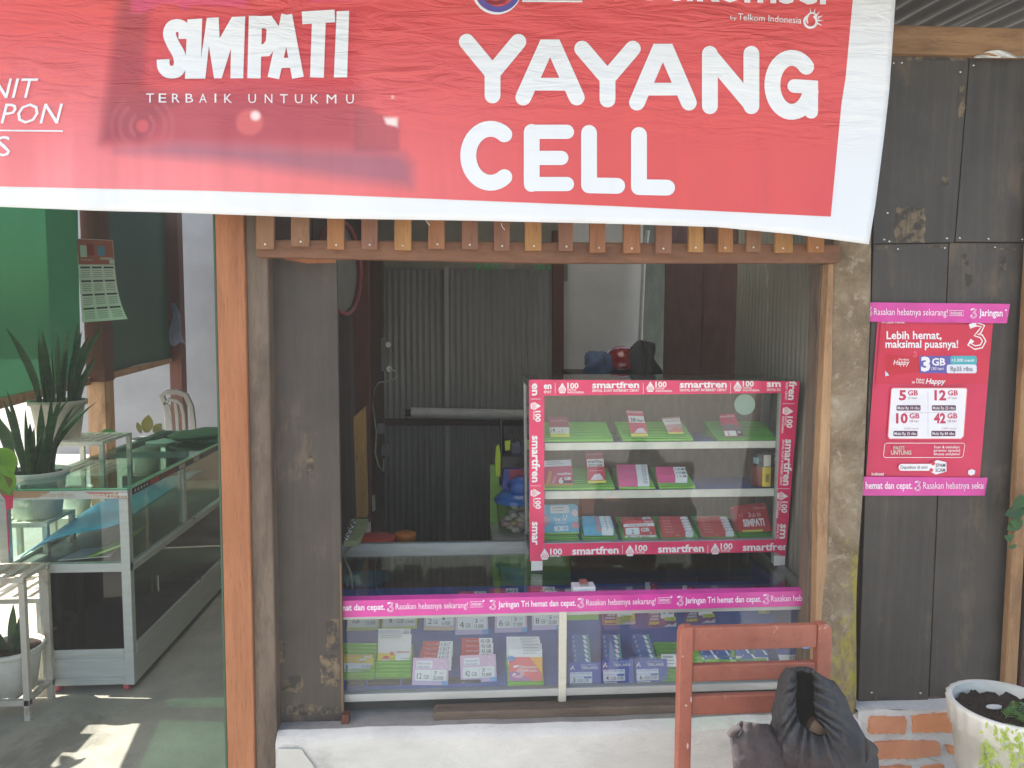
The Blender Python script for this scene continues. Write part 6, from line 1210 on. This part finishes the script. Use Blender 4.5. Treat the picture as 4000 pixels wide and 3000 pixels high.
# ------------------------------------------------------------------ white ribbed pot at the right
yp = -0.26; pc_ = AY(3932, 2745, yp); rp_ = .5 * (AY(4128, 2745, yp).x - AY(3737, 2745, yp).x); zp = pc_.z
pot = thing('flower_pot', (pc_.x, yp, zp - .24), 'white ribbed plant pot with dark soil before the brick base', 'pot')
c0 = Vector((pc_.x, yp, zp))
MB().lathe([(rp_ * .9, -.002), (rp_ * .97, 0), (rp_, -.004), (rp_ * .985, -.012), (rp_ * .95, -.06), (rp_ * .9, -.062), (rp_ * .74, -.235), (.001, -.24)], c0, 'pot_white', 96, lambda k, i: (.022 * (k % 4 in (0, 1)) if 2 <= i <= 4 else 0)).build('pot_body', pot)
MB().lathe([(rp_ * .9, -.002), (rp_ * .88, -.05)], c0, 'pot_white', 72, lambda k, i: .01 * (k % 2)).build('pot_lining', pot)
MB().grid(lambda a, b: c0 + Vector((rp_ * .885 * b * math.cos(6.2832 * a), rp_ * .885 * b * math.sin(6.2832 * a), -.03 + .012 * math.sin(17 * a * 6.28 * b) * math.sin(9 * b) + rnd(-.004, .006) * (b > .02))), 60, 20, 'soil').build('soil', pot)
MB().prism([c0 + Vector((-.028 + .02 * math.cos(t), .005 + .009 * math.sin(t), -.014)) for t in [k * .7 for k in range(9)]], (0, 0, .004), 'mortar').build('pebble', pot)
stand_ = MB().box(pc_.x - .1, pc_.x + .1, yp - .1, yp + .1, 0, zp - .241, 'mortar'); stand_.build('pot_stand', bevel=.005, label='grey concrete block under the white ribbed pot', cat='block')
def leafy(mb, c, L, w, d, up, mat, n=5, bend=.3):
    d = d.normalized(); s_ = d.cross(up); s_ = s_.normalized() if s_.length > 1e-4 else X; n2 = s_.cross(d)
    pts = []
    for i in range(n + 1):
        t = i / n; p0 = c + d * (L * t) - n2 * (bend * L * t * t); ww = w * math.sin(math.pi * min(1, t * .92 + .08)) ** .8
        pts += [p0 - s_ * ww / 2 - n2 * 0, p0 + n2 * (-.12 * ww), p0 + s_ * ww / 2]
    mb.add(pts, [(3 * i + k, 3 * i + k + 1, 3 * i + k + 4, 3 * i + k + 3) for i in range(n) for k in (0, 1)], mat, True)
fern = thing('fern_plant', c0 + Vector((.06, -.04, -.03)), 'feathery green fern growing in the white ribbed pot', 'plant')
for k in range(30):
    b0 = c0 + Vector((rnd(-.03, .09), rnd(-.1, -.03), -.02)); fr = MB(); dr = Vector((rnd(-.9, .6), rnd(-1, .3), rnd(.2, .9))).normalized(); L = rnd(.05, .085)
    for i in range(9):
        t = (i + 1) / 9; p0 = b0 + dr * (L * t) - Z * (L * .35 * t * t); s_ = dr.cross(Z).normalized()
        for sg in (-1, 1): leafy(fr, p0, .022 * (1.1 - t), .005, s_ * sg + dr * .6, Z, 'fern', 3, .2)
    fr.tube([b0, b0 + dr * L * .5 - Z * L * .09, b0 + dr * L - Z * L * .35], .0008, 'fern', 4); fr.build('frond', fern)
ms = MB()
for k in range(380):
    a = math.radians(rnd(212, 262)); h = -rnd(.0, .23); r = rp_ * (.985 + .25 * (h) / .24 * .98) + .004
    if math.sin(a * 9 + h * 40) > .75: continue
    leafy(ms, c0 + Vector((r * math.cos(a), r * math.sin(a), h)), rnd(.008, .018), rnd(.005, .009), Vector((math.cos(a) * .5 + rnd(-.6, .6), math.sin(a) * .5, rnd(-1, .2))), Vector((math.cos(a), math.sin(a), 0)), 'moss_leaf', 3, .2)
ms.build('trailing_moss', label='pale green moss trailing down the front of the white pot', cat='moss', kind='stuff')
gw = MB()
for k in range(90):
    p0 = AY(rnd(3765, 3812), rnd(2905, 3010), -.1 - rnd(0, .05)); leafy(gw, p0, rnd(.01, .02), rnd(.006, .01), Vector((rnd(-1, .5), rnd(-1, 0), rnd(-.2, 1))), Z, 'pothos', 3, .2)
gw.build('weed_clump', label='bright green weeds left of the white pot foot', cat='weeds', kind='stuff')
g2 = MB(); leafy(g2, AY(3615, 2958, -.06), .055, .004, AY(3702, 2982, -.06) - AY(3615, 2958, -.06), Z, 'pothos', 6, .05); g2.build('grass_blade', label='single bright grass blade lying before the brick base', cat='grass')
iv = thing('ivy_plant', AY(3990, 2000, -.02), 'trailing green ivy leaves at the right edge of the wall', 'plant')
for x, y, L, w, dx, dy in ((3998, 1935, .05, .03, -.5, .6), (4005, 1990, .06, .035, -1, .2), (3992, 2030, .05, .034, -.8, .5), (3985, 2060, .04, .02, -.6, -.4), (3962, 2092, .03, .014, -.9, .1), (3950, 2118, .03, .014, -.5, -.5), (3940, 2140, .025, .012, .8, -.3), (4010, 2015, .05, .03, .3, -1)):
    l_ = MB(); leafy(l_, AY(x, y, -.03), L, w, Vector((dx, -.2, -dy)), Vector((0, -1, .2)), 'dark_leaf', 5, .2); l_.build('leaf', iv)
MB().tube([AY(x, y, -.022) for x, y in ((4030, 1900), (4005, 1960), (3985, 2040), (3958, 2090), (3938, 2140))], .0012, 'olive_leaf', 4).build('stem', iv)
# ------------------------------------------------------------------ alley on the left
q1, q2 = AY(348, 1473, 3.4), AY(666, 1395, 6.3); ZTAR = 1.13
dl = Vector((q2.x - q1.x, q2.y - q1.y, 0)); dl = dl / dl.y          # per metre of y
def tar(y, z): return Vector((q1.x + dl.x * (y - q1.y), y, z))
gt = thing('green_tarp_screen', tar(2.5, 0), 'green translucent tarp screen along the left of the alley', 'tarp')
MB().grid(lambda a, b: tar(.0 + 3.3 * a, ZTAR + (2.75 - ZTAR) * b) + Vector((.012 * math.sin(11 * a + 3 * b) + .008 * math.sin(23 * a), 0, 0)), 60, 10, 'green_tarp').build('tarp_sheet', gt)
MB().grid(lambda a, b: tar(3.46 + 2.85 * a, ZTAR + (2.75 - ZTAR) * b) + Vector((.01 * math.sin(9 * a + 2 * b), 0, 0)), 30, 10, 'green_board').build('tarp_sheet', gt)
def post(y, w, mat, z0=0.0, z1=2.8):
    c = tar(y, 0); return MB().box(c.x + .015, c.x + .015 + w, y - w * .6, y + w * .6, z0, z1, mat)
post(3.4, .12, 'wood_red', ZTAR - .03).build('post', gt); post(3.4, .115, 'wood_pale', 0, ZTAR - .032).build('post', gt)
post(6.3, .12, 'wood_red').build('post', gt); post(1.0, .08, 'wood_red').build('post', gt)
a_, b_ = tar(.0, ZTAR), tar(6.3, ZTAR)
MB().prism([a_ - Z * .05, a_, b_, b_ - Z * .05], (.03, 0, 0), 'wood_brown_x').build('bottom_rail', gt)
fence = thing('sun_block_fence', tar(0, 0), 'unseen board fence added to block sun at the alley mouth', 'fence')  # boards added out of view to limit the sun patch on the floor
for k in range(17):
    y0 = -.95 + k * .12
    if y0 < -.02: continue
    top = ZTAR - .06 if y0 < .50 else (.86 + .05 * math.sin(k * 2.3) if y0 < .98 else .22)
    c = tar(y0, 0); MB().box(c.x - .04, c.x - .02, y0, y0 + .122, 0, top, 'wood_grey').build('board', fence)
hb = thing('sun_break_shrub', tar(.8, 0) - X * .25, 'unseen leafy shrub added to break up the sun patch', 'shrub')  # leaves added out of view to give the sun patch a ragged edge
rs_ = random.Random(4)
for k in range(26):
    c = tar(rs_.uniform(.5, 1.15), rs_.uniform(.8, 1.1)) - X * rs_.uniform(.1, .4); l_ = MB(); leafy(l_, c, .11, .05, Vector((rs_.uniform(-1, 1), rs_.uniform(-1, 1), rs_.uniform(-.3, .8))), Z, 'dark_leaf', 4, .2); l_.build('leaf', hb)
c = tar(.8, 0) - X * .25; MB().tube([c, c + Z * .5, c + Vector((.03, .05, 1.0))], [.015, .012, .006], 'wood_dark', 6).build('stem', hb)
MB().box(-4.6, -.55, 7.0, 7.08, 0, 3.2, 'white_plaster').build('house_wall', label='plain white house wall closing the far end of the alley', cat='wall')
MB().box(-.59, -.535, .13, 7.0, 0, 2.36, 'wood_grey').build('alley_side_wall', label='grey wall on the right side of the alley', cat='wall')
slab([(396, 1556), (420, 1550), (430, 1650), (400, 1650)], 3.6, .03, 'wood_brown_x').build('small_board', label='small brown board fixed behind the far pale post', cat='board')

# calendar
Sk = surfY(3.28); K = [(298, 931), (441, 938), (499, 1246), (322, 1260)]
def Fk(a, b, o=0.0):
    f = bil(Sk, [(298, 931), (441, 938), (462 + 37 * b ** 3, 1246), (322, 1260)]); return f(a, b, o + .10 * a * b ** 4)
cal = MB(); cal.grid(lambda a, b: Fk(a, b), 16, 24, 'p_eeeae6')
def cp_(a0, b0, a1, b1, mat, o): cal.grid(lambda a, b: Fk(a0 + (a1 - a0) * a, b0 + (b1 - b0) * b, o), 6, 6, mat)
cp_(.01, .005, .99, .31, 'p_bc6058', .002); cp_(.08, .08, .26, .22, 'p_c8d0cc', .004); cp_(.28, .06, .46, .2, 'p_a83038', .005); cp_(.55, .08, .76, .2, 'p_6890b4', .004); cp_(.62, .22, .96, .25, 'p_d0b0b0', .004); cp_(.08, .25, .4, .26, 'p_d0b0b0', .004); cp_(.86, .25, .99, .3, 'p_d8d4d0', .004)
for r in range(4):
    for c in range(3):
        a0, b0 = .05 + .32 * c, .335 + .165 * r; cp_(a0, b0, a0 + .27, b0 + .022, 'p_4c4850', .003)
        for k in range(4): cp_(a0 + .02, b0 + .045 + .025 * k, a0 + .25, b0 + .053 + .025 * k, 'p_a8a6a8', .003)
cal.build('wall_calendar', label='red topped paper calendar curling on the brown alley post', cat='calendar')
# plastic bag on the far post
pb = MB(); cb2 = AY(705, 1300, 6.1)
pb.grid(lambda a, b: AY(668 + 62 * a * (.25 + .75 * b) + 8 * math.sin(6 * b), 1185 + 160 * b + 8 * math.sin(7 * a) * b, 6.1 - .1 * math.sin(math.pi * a) * (.3 + .7 * b) + .02 * math.sin(13 * a + 9 * b)), 14, 16, 'bag_film')
pb.build('plastic_bag', label='pale blue plastic bag hanging on the far alley post', cat='bag')

# ------------------------------------------------------------------ wheeled glass cabinet in the alley
GX0, GX1, GY0, GY1, GZ = -1.815, -1.316, 1.10, 2.80, .835
gc = thing('glass_showcase', (-1.55, 1.9, 0), 'long wheeled aluminium and glass showcase standing in the alley', 'showcase')
zm0, zm1, zb_ = AY(300, 2237, GY0).z, AY(300, 2203, GY0).z, AY(300, 2682, GY0).z
LX = AY(160, 2500, GY0).x
def al(n_, *b, m_='alu_light', bv=.002): return MB().box(*b, m_).build(n_, gc, bevel=bv)
al('front_rail', GX0, GX1, GY0, GY0 + .03, GZ - .034, GZ); al('front_rail', GX0, GX1, GY0, GY0 + .03, zm0, zm1)
al('corner_post', GX1 - .036, GX1, GY0 + .001, GY0 + .036, zb_, GZ - .035); al('corner_post', GX0, GX0 + .034, GY0 + .001, GY0 + .034, zm1, GZ - .035); al('corner_post', LX, LX + .034, GY0 + .001, GY0 + .034, zb_, zm0 - .001)
zk0, zk1 = AY(300, 2560, GY0).z, AY(300, 2582, GY0).z
al('kick_panel', LX + .035, GX1 - .037, GY0 + .008, GY0 + .02, zb_, zk0); al('kick_rib', LX + .035, GX1 - .037, GY0 + .002, GY0 + .0075, zk1 - .006, zk1 + .006); al('kick_rib', LX + .035, GX1 - .037, GY0 + .002, GY0 + .0075, zb_ + .022, zb_ + .032); al('kick_rail', LX + .035, GX1 - .037, GY0 + .001, GY0 + .0075, zk0 - .002, zk0 + .022)
al('front_glass', GX0 + .035, GX1 - .037, GY0 + .012, GY0 + .015, zm1 + .001, GZ - .035, m_='glass', bv=0); al('lower_glass', LX + .035, GX1 - .037, GY0 + .012, GY0 + .015, zk0 + .023, zm0 - .001, m_='glass_smoked', bv=0)
# long side facing the shop
al('side_rail', GX1 - .03, GX1, GY0 + .037, GY1, GZ - .03, GZ); al('side_rail', GX1 - .03, GX1, GY0 + .037, GY1, zm0 - .006, zm1 - .012); al('side_kick', GX1 - .012, GX1 - .002, GY0 + .037, GY1, zb_, zk0 + .01); al('side_kick_rail', GX1 - .014, GX1 + .001, GY0 + .037, GY1, zk0 - .012, zk0 + .03)
for y in (GY0 + .62, GY1 - .036): al('side_post', GX1 - .028, GX1 - .001, y, y + .036, zm1, GZ - .031)
al('side_glass', GX1 - .012, GX1 - .009, GY0 + .037, GY1 - .037, zm1, GZ - .031, m_='glass_green', bv=0); al('side_door_glass', GX1 - .012, GX1 - .009, GY0 + .037, GY1, zk0 + .031, zm0 - .007, m_='glass_smoked', bv=0)
al('top_glass', GX0 + .001, GX1 - .001, GY0 + .001, GY1, GZ + .0005, GZ + .006, m_='glass_green', bv=0)
al('left_rail', GX0, GX0 + .03, GY0 + .037, GY1, GZ - .03, GZ - .0005); al('left_rail', GX0, GX0 + .03, GY0 + .037, GY1, zm0, zm1); al('left_glass', GX0 + .01, GX0 + .013, GY0 + .037, GY1, zm1, GZ - .031, m_='glass_green', bv=0)
al('back_rail', GX0, GX1, GY1 + .001, GY1 + .03, GZ - .034, GZ); al('divider_rail', GX0 + .03, GX1 - .03, 2.02, 2.045, GZ - .03, GZ - .001); al('floor_board', GX0 + .02, GX1 - .03, GY0 + .03, GY1, zm0 + .002, zm1 - .014, m_='alu_dark', bv=0)
al('lower_back', LX, LX + .01, GY0 + .036, GY1, zb_, zm0 - .001, m_='dark_inside', bv=0); al('lower_floor', LX + .011, GX1 - .013, GY0 + .03, GY1, zb_ + .001, zb_ + .012, m_='dark_inside', bv=0); al('end_panel', GX0, GX1, GY1 + .031, GY1 + .036, zb_, GZ - .04, m_='dark_inside', bv=0)
al('door_handle', GX1 - .002, GX1 + .006, GY0 + .26, GY0 + .272, .33, .40, m_='chrome'); 
for y, z in ((GY0 + .72, zk0 + .06), (GY0 + .66, zm1 + .005)): al('lock', GX1 + .0005, GX1 + .03, y, y + .012, z, z + .008, m_='chrome', bv=0)
for x in (GX1 - .06, LX + .02):
    for y in (GY0 + .02, GY1 - .08):
        wv = MB().lathe([(.001, -.012), (.026, -.012), (.03, -.008), (.03, .008), (.026, .012), (.001, .012)], (0, 0, 0), 'caster_pink', 20); c = Vector((x + .02, y + .02, .031)); wv.v = [c + Vector((v.z, v.y, v.x)) for v in wv.v]
        w = wv.build('caster', gc); MB().prism([c + Vector((-.017, -.01, 0)), c + Vector((-.017, .01, 0)), Vector((x + .003, y + .03, zb_ - .001)), Vector((x + .003, y + .01, zb_ - .001))], (.003, 0, 0), 'chrome').build('fork', w); MB().prism([c + Vector((.014, -.01, 0)), c + Vector((.014, .01, 0)), Vector((x + .036, y + .03, zb_ - .001)), Vector((x + .036, y + .01, zb_ - .001))], (.003, 0, 0), 'chrome').build('fork', w)
MB().box(GX0, GX1, GY0 - .0005, GY0 + .004, GZ + .0065, GZ + .009, 'glass_edge').build('glass_edge', gc); MB().box(GX1 - .006, GX1 + .0005, GY0 + .0045, GY1, GZ + .0065, GZ + .009, 'glass_edge').build('glass_edge', gc)  # green sunlight on the glass rim, painted as light green strips
# worn tape lettering on the front rail, stickers along the side rail
Sg = surfY(GY0 - .0008); lt2 = MB()
lt2.poly(Sg, [(330, 1922), (496, 1924), (496, 1946), (440, 1944), (360, 1934)], 'p_c88478', .0004); lt2.poly(Sg, [(30, 1918), (200, 1920), (150, 1944), (60, 1946)], 'p_b89878', .0004)
lt2.text(Sg, 'smartfren', 352, 1944, 500, 1946, 22, 'p_e0d8c8', .0008, .02); lt2.text(Sg, 'smartfren', 160, 1941, 290, 1942, 18, 'p_c8b8a0', .0008, .02); lt2.rect(Sg, 462, 1925, 498, 1936, 'p_e8e8e8', .001); lt2.build('worn_tape', gc)
Sx = lambda y, z, o=0.0: Vector((GX1 + .0006 + o, y, z)); st2 = MB()
st2.rect(Sx, GY0 + .04, GZ - .029, GY1, GZ - .002, 'p_22304c', 0)
for y0, y1_, mt in ((1.32, 1.42, 'p_c83c30'), (1.44, 1.62, 'p_8c3030'), (1.66, 1.74, 'p_c8c8c0'), (1.86, 1.94, 'p_d8d8d8'), (2.0, 2.2, 'p_485068'), (2.4, 2.8, 'p_a83038')): st2.rect(Sx, y0, GZ - .025, y1_, GZ - .006, mt, .0005)
st2.text(Sx, 'X', 1.88, GZ - .022, 1.92, GZ - .022, 0.0001, 'p_d8d8d8', .001)
for k in range(5): st2.disc(Sx, 1.17 + .03 * k, GZ - .015, .009, .007, 'p_d0d4d8', .0006, 10)
st2.build('sticker_band', gc)
MB().prism([AY(x, y, GY0 - .004) for x, y in ((2, 1930), (34, 1914), (52, 1936), (50, 1985), (24, 1998), (20, 1950))], (0, .001, 0), 'tape_pink').build('pink_tape', gc)
MB().prism([AY(x, y, GY0 - .003) for x, y in ((24, 2002), (30, 2000), (38, 2168), (34, 2172))], (0, .001, 0), 'tape_pink').build('pink_tape', gc)
# goods in the showcase
Sx1 = MB(); 
Sx1.grid(lambda a, b: Vector((GX0 + .05 + (GX1 - GX0 - .1) * a, GY0 + .05 + 1.0 * b, zm1 + .015 + .15 * a ** .8 + .012 * math.sin(5 * a + 3 * b) + .08 * b * (1 - a))), 14, 12, 'teal_sheet')
o = Sx1.build('blue_plastic_sheet', label='blue plastic sheet bent inside the alley showcase', cat='sheet'); o.modifiers.new('t', 'SOLIDIFY').thickness = .004
MB().prism([Vector((GX1 - .19, GY0 + .05, zm1 + .005)), Vector((GX1 - .05, GY0 + .05, zm1 + .055)), Vector((GX1 - .05, GY0 + .3, zm1 + .07)), Vector((GX1 - .16, GY0 + .3, zm1 + .015))], (0, 0, .008), 'lime').build('lime_folder', label='lime green folder under the blue sheet in the showcase', cat='folder')
MB().prism([Vector((GX0 + .2, GY0 + .04, zm1 + .001)), Vector((GX1 - .1, GY0 + .05, zm1 + .012)), Vector((GX1 - .12, GY0 + .2, zm1 + .012)), Vector((GX0 + .22, GY0 + .2, zm1 + .002))], (0, 0, .003), 'paper').build('paper_sheet', label='white paper lying on the showcase shelf', cat='paper')
crumple(Vector((-1.55, 1.35, zb_ + .04)), .12, .1, .03, 5, .5, 'p_a06068', 18, 8).build('red_cloth', label='dark red bundle at the bottom of the showcase', cat='cloth')
crumple(Vector((-1.42, 2.42, GZ + .03)), .2, .17, .035, 9, .55, 'cloth_green', 30, 10).build('green_cloth', label='crumpled dark green cloth on the showcase top', cat='cloth')
crumple(Vector((-1.62, 2.3, GZ + .012)), .09, .09, .008, 12, .6, 'p_88a898', 16, 6).build('pale_rag', label='pale flat rag beside the green cloth', cat='cloth')

# plastic chair behind the showcase
pcx = thing('plastic_chair', AY(690, 1700, 4.6) - Z * 0, 'white moulded plastic chair behind the showcase', 'chair')
pcx.location.z = 0; pcx.matrix_world.translation = Vector(pcx.location); yc_ = 4.6
def arch(pts, w, d, n_):
    P = [AY(x, y, yc_) for x, y in pts]; mb = MB()
    L = []; 
    for i, p0 in enumerate(P):
        t = (P[min(i + 1, len(P) - 1)] - P[max(i - 1, 0)]).normalized(); s_ = t.cross(Y).normalized(); L += [p0 - s_ * w / 2, p0 + s_ * w / 2, p0 + s_ * w / 2 + Y * d, p0 - s_ * w / 2 + Y * d]
    mb.add(L, [(4 * i + k, 4 * i + (k + 1) % 4, 4 * i + 4 + (k + 1) % 4, 4 * i + 4 + k) for i in range(len(P) - 1) for k in range(4)], 'grey_chair', False); return mb.build(n_, pcx, bevel=.006)
arch([(655, 1680), (650, 1600), (630, 1545), (650, 1533), (690, 1530), (725, 1545), (745, 1590), (752, 1650), (757, 1780)], .045, .03, 'back_frame')
arch([(640, 1580), (660, 1560), (690, 1566), (706, 1580), (716, 1620), (720, 1700)], .03, .02, 'back_rib'); arch([(668, 1700), (664, 1620), (655, 1580)], .03, .02, 'back_rib'); arch([(694, 1700), (690, 1620), (684, 1572)], .03, .02, 'back_rib')
cs = AY(700, 1785, yc_); MB().box(cs.x - .2, cs.x + .2, yc_ - .4, yc_ - .01, .42, .45, 'white_plastic').build('seat', pcx, bevel=.01)
for x in (-.19, .15):
    for y in (-.39, -.02): MB().box(cs.x + x, cs.x + x + .04, yc_ + y - .02, yc_ + y + .02, 0, .419, 'white_plastic').build('leg', pcx)

# pots, plants, stands
def potm(c, r, h, label, mat='pot_white', ribs=False):
    t_ = thing('plant_pot', c, label, 'pot'); c = Vector(c)
    MB().lathe([(.001, .001), (r * .72, 0), (r * .9, h * .86), (r * .9, h * .87), (r * 1.0, h * .88), (r * 1.02, h), (r * .93, h), (r * .9, h * .85)], c, mat, 40, (lambda k, i: .02 * (k % 2) if i > 3 else 0) if ribs else None).build('pot_body', t_)
    MB().grid(lambda a, b: c + Vector((r * .91 * b * math.cos(6.2832 * a), r * .91 * b * math.sin(6.2832 * a), h * .9 + rnd(-.004, .006))), 24, 6, 'soil').build('soil', t_); return t_
def snake(c, n, hmin, hmax, spread, label, sd=1, lean_=.25):
    rr = random.Random(sd); t_ = thing('snake_plant', c, label, 'plant'); c = Vector(c)
    for k in range(n):
        a = rr.uniform(0, 6.28); r = spread * math.sqrt(rr.random()); b0 = c + Vector((r * math.cos(a), r * math.sin(a), 0)); L = rr.uniform(hmin, hmax); w = rr.uniform(.03, .048); ln = rr.uniform(.05, lean_ * 1.6); tw = rr.uniform(0, 3.14); mb = MB(); pts = []
        for i in range(9):
            t = i / 8; p0 = b0 + Vector((math.cos(a) * ln * L * t ** 1.6, math.sin(a) * ln * L * t ** 1.6, L * t * (1 - .3 * ln * t))); ww = w * (.55 + .9 * t * (1 - t) * 1.6) * (1 - t ** 5); ang = tw + .4 * t; s_ = Vector((math.cos(ang), math.sin(ang), 0)); f_ = Vector((-math.sin(ang), math.cos(ang), 0))
            pts += [p0 - s_ * ww / 2, p0 + f_ * ww * .18, p0 + s_ * ww / 2]
        mb.add(pts, [(3 * i + j, 3 * i + j + 1, 3 * i + j + 4, 3 * i + j + 3) for i in range(8) for j in (0, 1)], 'sansevieria', True); mb.build('leaf', t_)
def stand(x0, x1, y0, y1_, z, label, low=None, mat='white_paint', slats=6):
    t_ = thing('plant_stand', ((x0 + x1) / 2, (y0 + y1_) / 2, 0), label, 'stand')
    for x in (x0, x1 - .022):
        for y in (y0, y1_ - .022): MB().box(x, x + .022, y, y + .022, 0, z - .021, mat).build('leg', t_, bevel=.002)
    for zz in [z] + ([low] if low else []):
        MB().box(x0, x1, y0, y0 + .02, zz - .02, zz, mat).build('rail', t_); MB().box(x0, x1, y1_ - .02, y1_, zz - .02, zz, mat).build('rail', t_)
        for k in range(slats): x = x0 + .002 + (x1 - x0 - .026) * k / (slats - 1); MB().box(x, x + .022, y0 + .021, y1_ - .021, zz - .012, zz + .002, mat).build('slat', t_)
    return t_
yA = 1.93; cA = AY(232, 1712, yA); rA = .5 * (AY(338, 1600, yA).x - AY(126, 1600, yA).x); hA = AY(232, 1575, yA - rA).z - cA.z
sAx = AY(190, 1700, yA).x
stand(AY(188, 1715, yA - .12).x, AY(296, 1715, yA - .12).x + .13, yA - .13, yA + .2, cA.z, 'white slatted stand under the large pot by the showcase')
potm((cA.x, yA, cA.z + .003), rA, hA, 'large cream pot on the white stand behind the showcase', 'pot_grey')
snake((cA.x + .0, yA, cA.z + hA * .9), 20, .26, .46, rA * .7, 'tall dark snake plant in the large cream pot', 5)
yB = 1.42; cB = AY(140, 1850, yB); rB = .5 * (AY(262, 1850, yB).x - AY(22, 1850, yB).x); hB = .2; zB = AY(140, 1838, yB).z - hB
stand(cB.x - .15, cB.x + .1, yB - .12, yB + .12, zB, 'white stand carrying the front snake plant pot')
potm((cB.x, yB, zB + .003), rB, hB, 'white bowl pot with snake plant at the left showcase corner')
snake((cB.x - .02, yB, zB + hB * .9), 20, .22, .40, rB * .7, 'dark snake plant in the white bowl pot at left', 21, .4)
px_ = thing('pothos_plant', AY(5, 1880, 1.15), 'bright green pothos leaves at the left picture edge', 'plant')
for x, y, L, w, dx, dz, mt in ((8, 1770, .1, .07, .3, -1, 'pothos'), (-20, 1760, .1, .07, .9, -.6, 'pothos'), (14, 1830, .1, .075, .2, -1, 'pothos'), (-10, 1850, .1, .07, .5, -.9, 'olive_leaf')):
    l_ = MB(); leafy(l_, AY(x, y, 1.02), L, w, Vector((dx, -.1, dz)), Vector((0, -1, .3)), mt, 6, .1); l_.build('leaf', px_)
MB().tube([AY(-30, 2240, 1.06), AY(-15, 2000, 1.05), AY(0, 1760, 1.04)], .004, 'pothos', 6).build('stem', px_)
yC = 1.02; zC = AY(60, 2258, yC - .13).z; xC1 = AY(98, 2400, yC - .13).x
stand(xC1 - .4, xC1, yC - .13, yC + .055, zC, 'rust flecked white two shelf plant stand at the left edge', .085, 'rust_paint', 7)
cC = AY(-10, 2240, yC); potm((cC.x - .09, yC - .03, zC + .003), .095, .18, 'white pot on the upper shelf of the left stand')
cD = AY(70, 2640, yC); potm((cD.x - .01, yC - .03, .088), .12, .17, 'ribbed white pot on the lower shelf of the left stand', 'pot_white', True)
snake((cD.x - .01, yC - .03, .088 + .15), 6, .1, .18, .07, 'small snake plant in the ribbed white pot', 33, .8)
stand(LX - .5, LX - .03, yC + .15, yC + .46, AY(70, 2340, yC + .15).z, 'sunlit white slatted stand behind the left pot stand', None, 'white_paint', 8)
cE = AY(75, 2090, 1.55); potm((cE.x - .16, 1.34, AY(70, 2340, yC + .15).z + .004), .11, .2, 'cream pot on the sunlit slatted stand')
cF2 = AY(260, 1890, 2.0); potm((cF2.x, 2.1, .5), .08, .14, 'small white pot seen through the showcase glass')
MB().box(cF2.x - .12, cF2.x + .12, 2.0, 2.2, 0, .499, 'white_paint').build('white_box', label='white box stand under the small pot behind the showcase', cat='box')
lp = thing('leaf_plant', AY(560, 1692, 3.2), 'olive leafed plant rising behind the showcase', 'plant')
for x, y, L, w, dx, dz in ((572, 1690, .12, .08, .12, 1), (600, 1690, .08, .06, .6, .7), (552, 1692, .08, .035, -.35, .9), (610, 1700, .07, .05, 1, .5)):
    l_ = MB(); leafy(l_, AY(x, y, 3.2), L, w, Vector((dx, .0, dz)), Vector((0, -1, .2)), 'olive_leaf', 6, .1); l_.build('leaf', lp)
bp_ = AY(570, 1700, 3.2); potm((bp_.x, 3.2, .5), .1, bp_.z - .52, 'pot of the olive leafed plant behind the showcase'); MB().box(bp_.x - .12, bp_.x + .12, 3.1, 3.3, 0, .499, 'wood_grey').build('wooden_crate', label='wooden crate under the olive leafed plant', cat='crate')
l_ = MB(); leafy(l_, AY(395, 1690, 2.6), .09, .06, Vector((1, 0, -.1)), Vector((0, -1, .3)), 'dark_leaf', 5, .2); leafy(l_, AY(395, 1690, 2.6), .08, .05, Vector((.5, 0, -.8)), Vector((0, -1, .3)), 'dark_leaf', 5, .2); l_.build('dry_leaf_sprig', label='dark leaf sprig beside the pale post', cat='plant')
# ------------------------------------------------------------------ thin volume added to imitate lens veil
hz = MB().box(-31, 31, -31, 31, -1.0, 3.6, 'roof_tin').build('veil_haze', kind='stuff', origin=(0, 0, 0))
hm = bpy.data.materials.new('lens_veil'); hm.use_nodes = True; hn = hm.node_tree.nodes; hn.remove(hn['Principled BSDF'])
pv = hn.new('ShaderNodeVolumePrincipled'); pv.inputs['Color'].default_value = (0.95, 0.95, 0.94, 1); pv.inputs['Density'].default_value = 0.010
hm.node_tree.links.new(pv.outputs[0], hn['Material Output'].inputs['Volume']); hz.data.materials.clear(); hz.data.materials.append(hm)
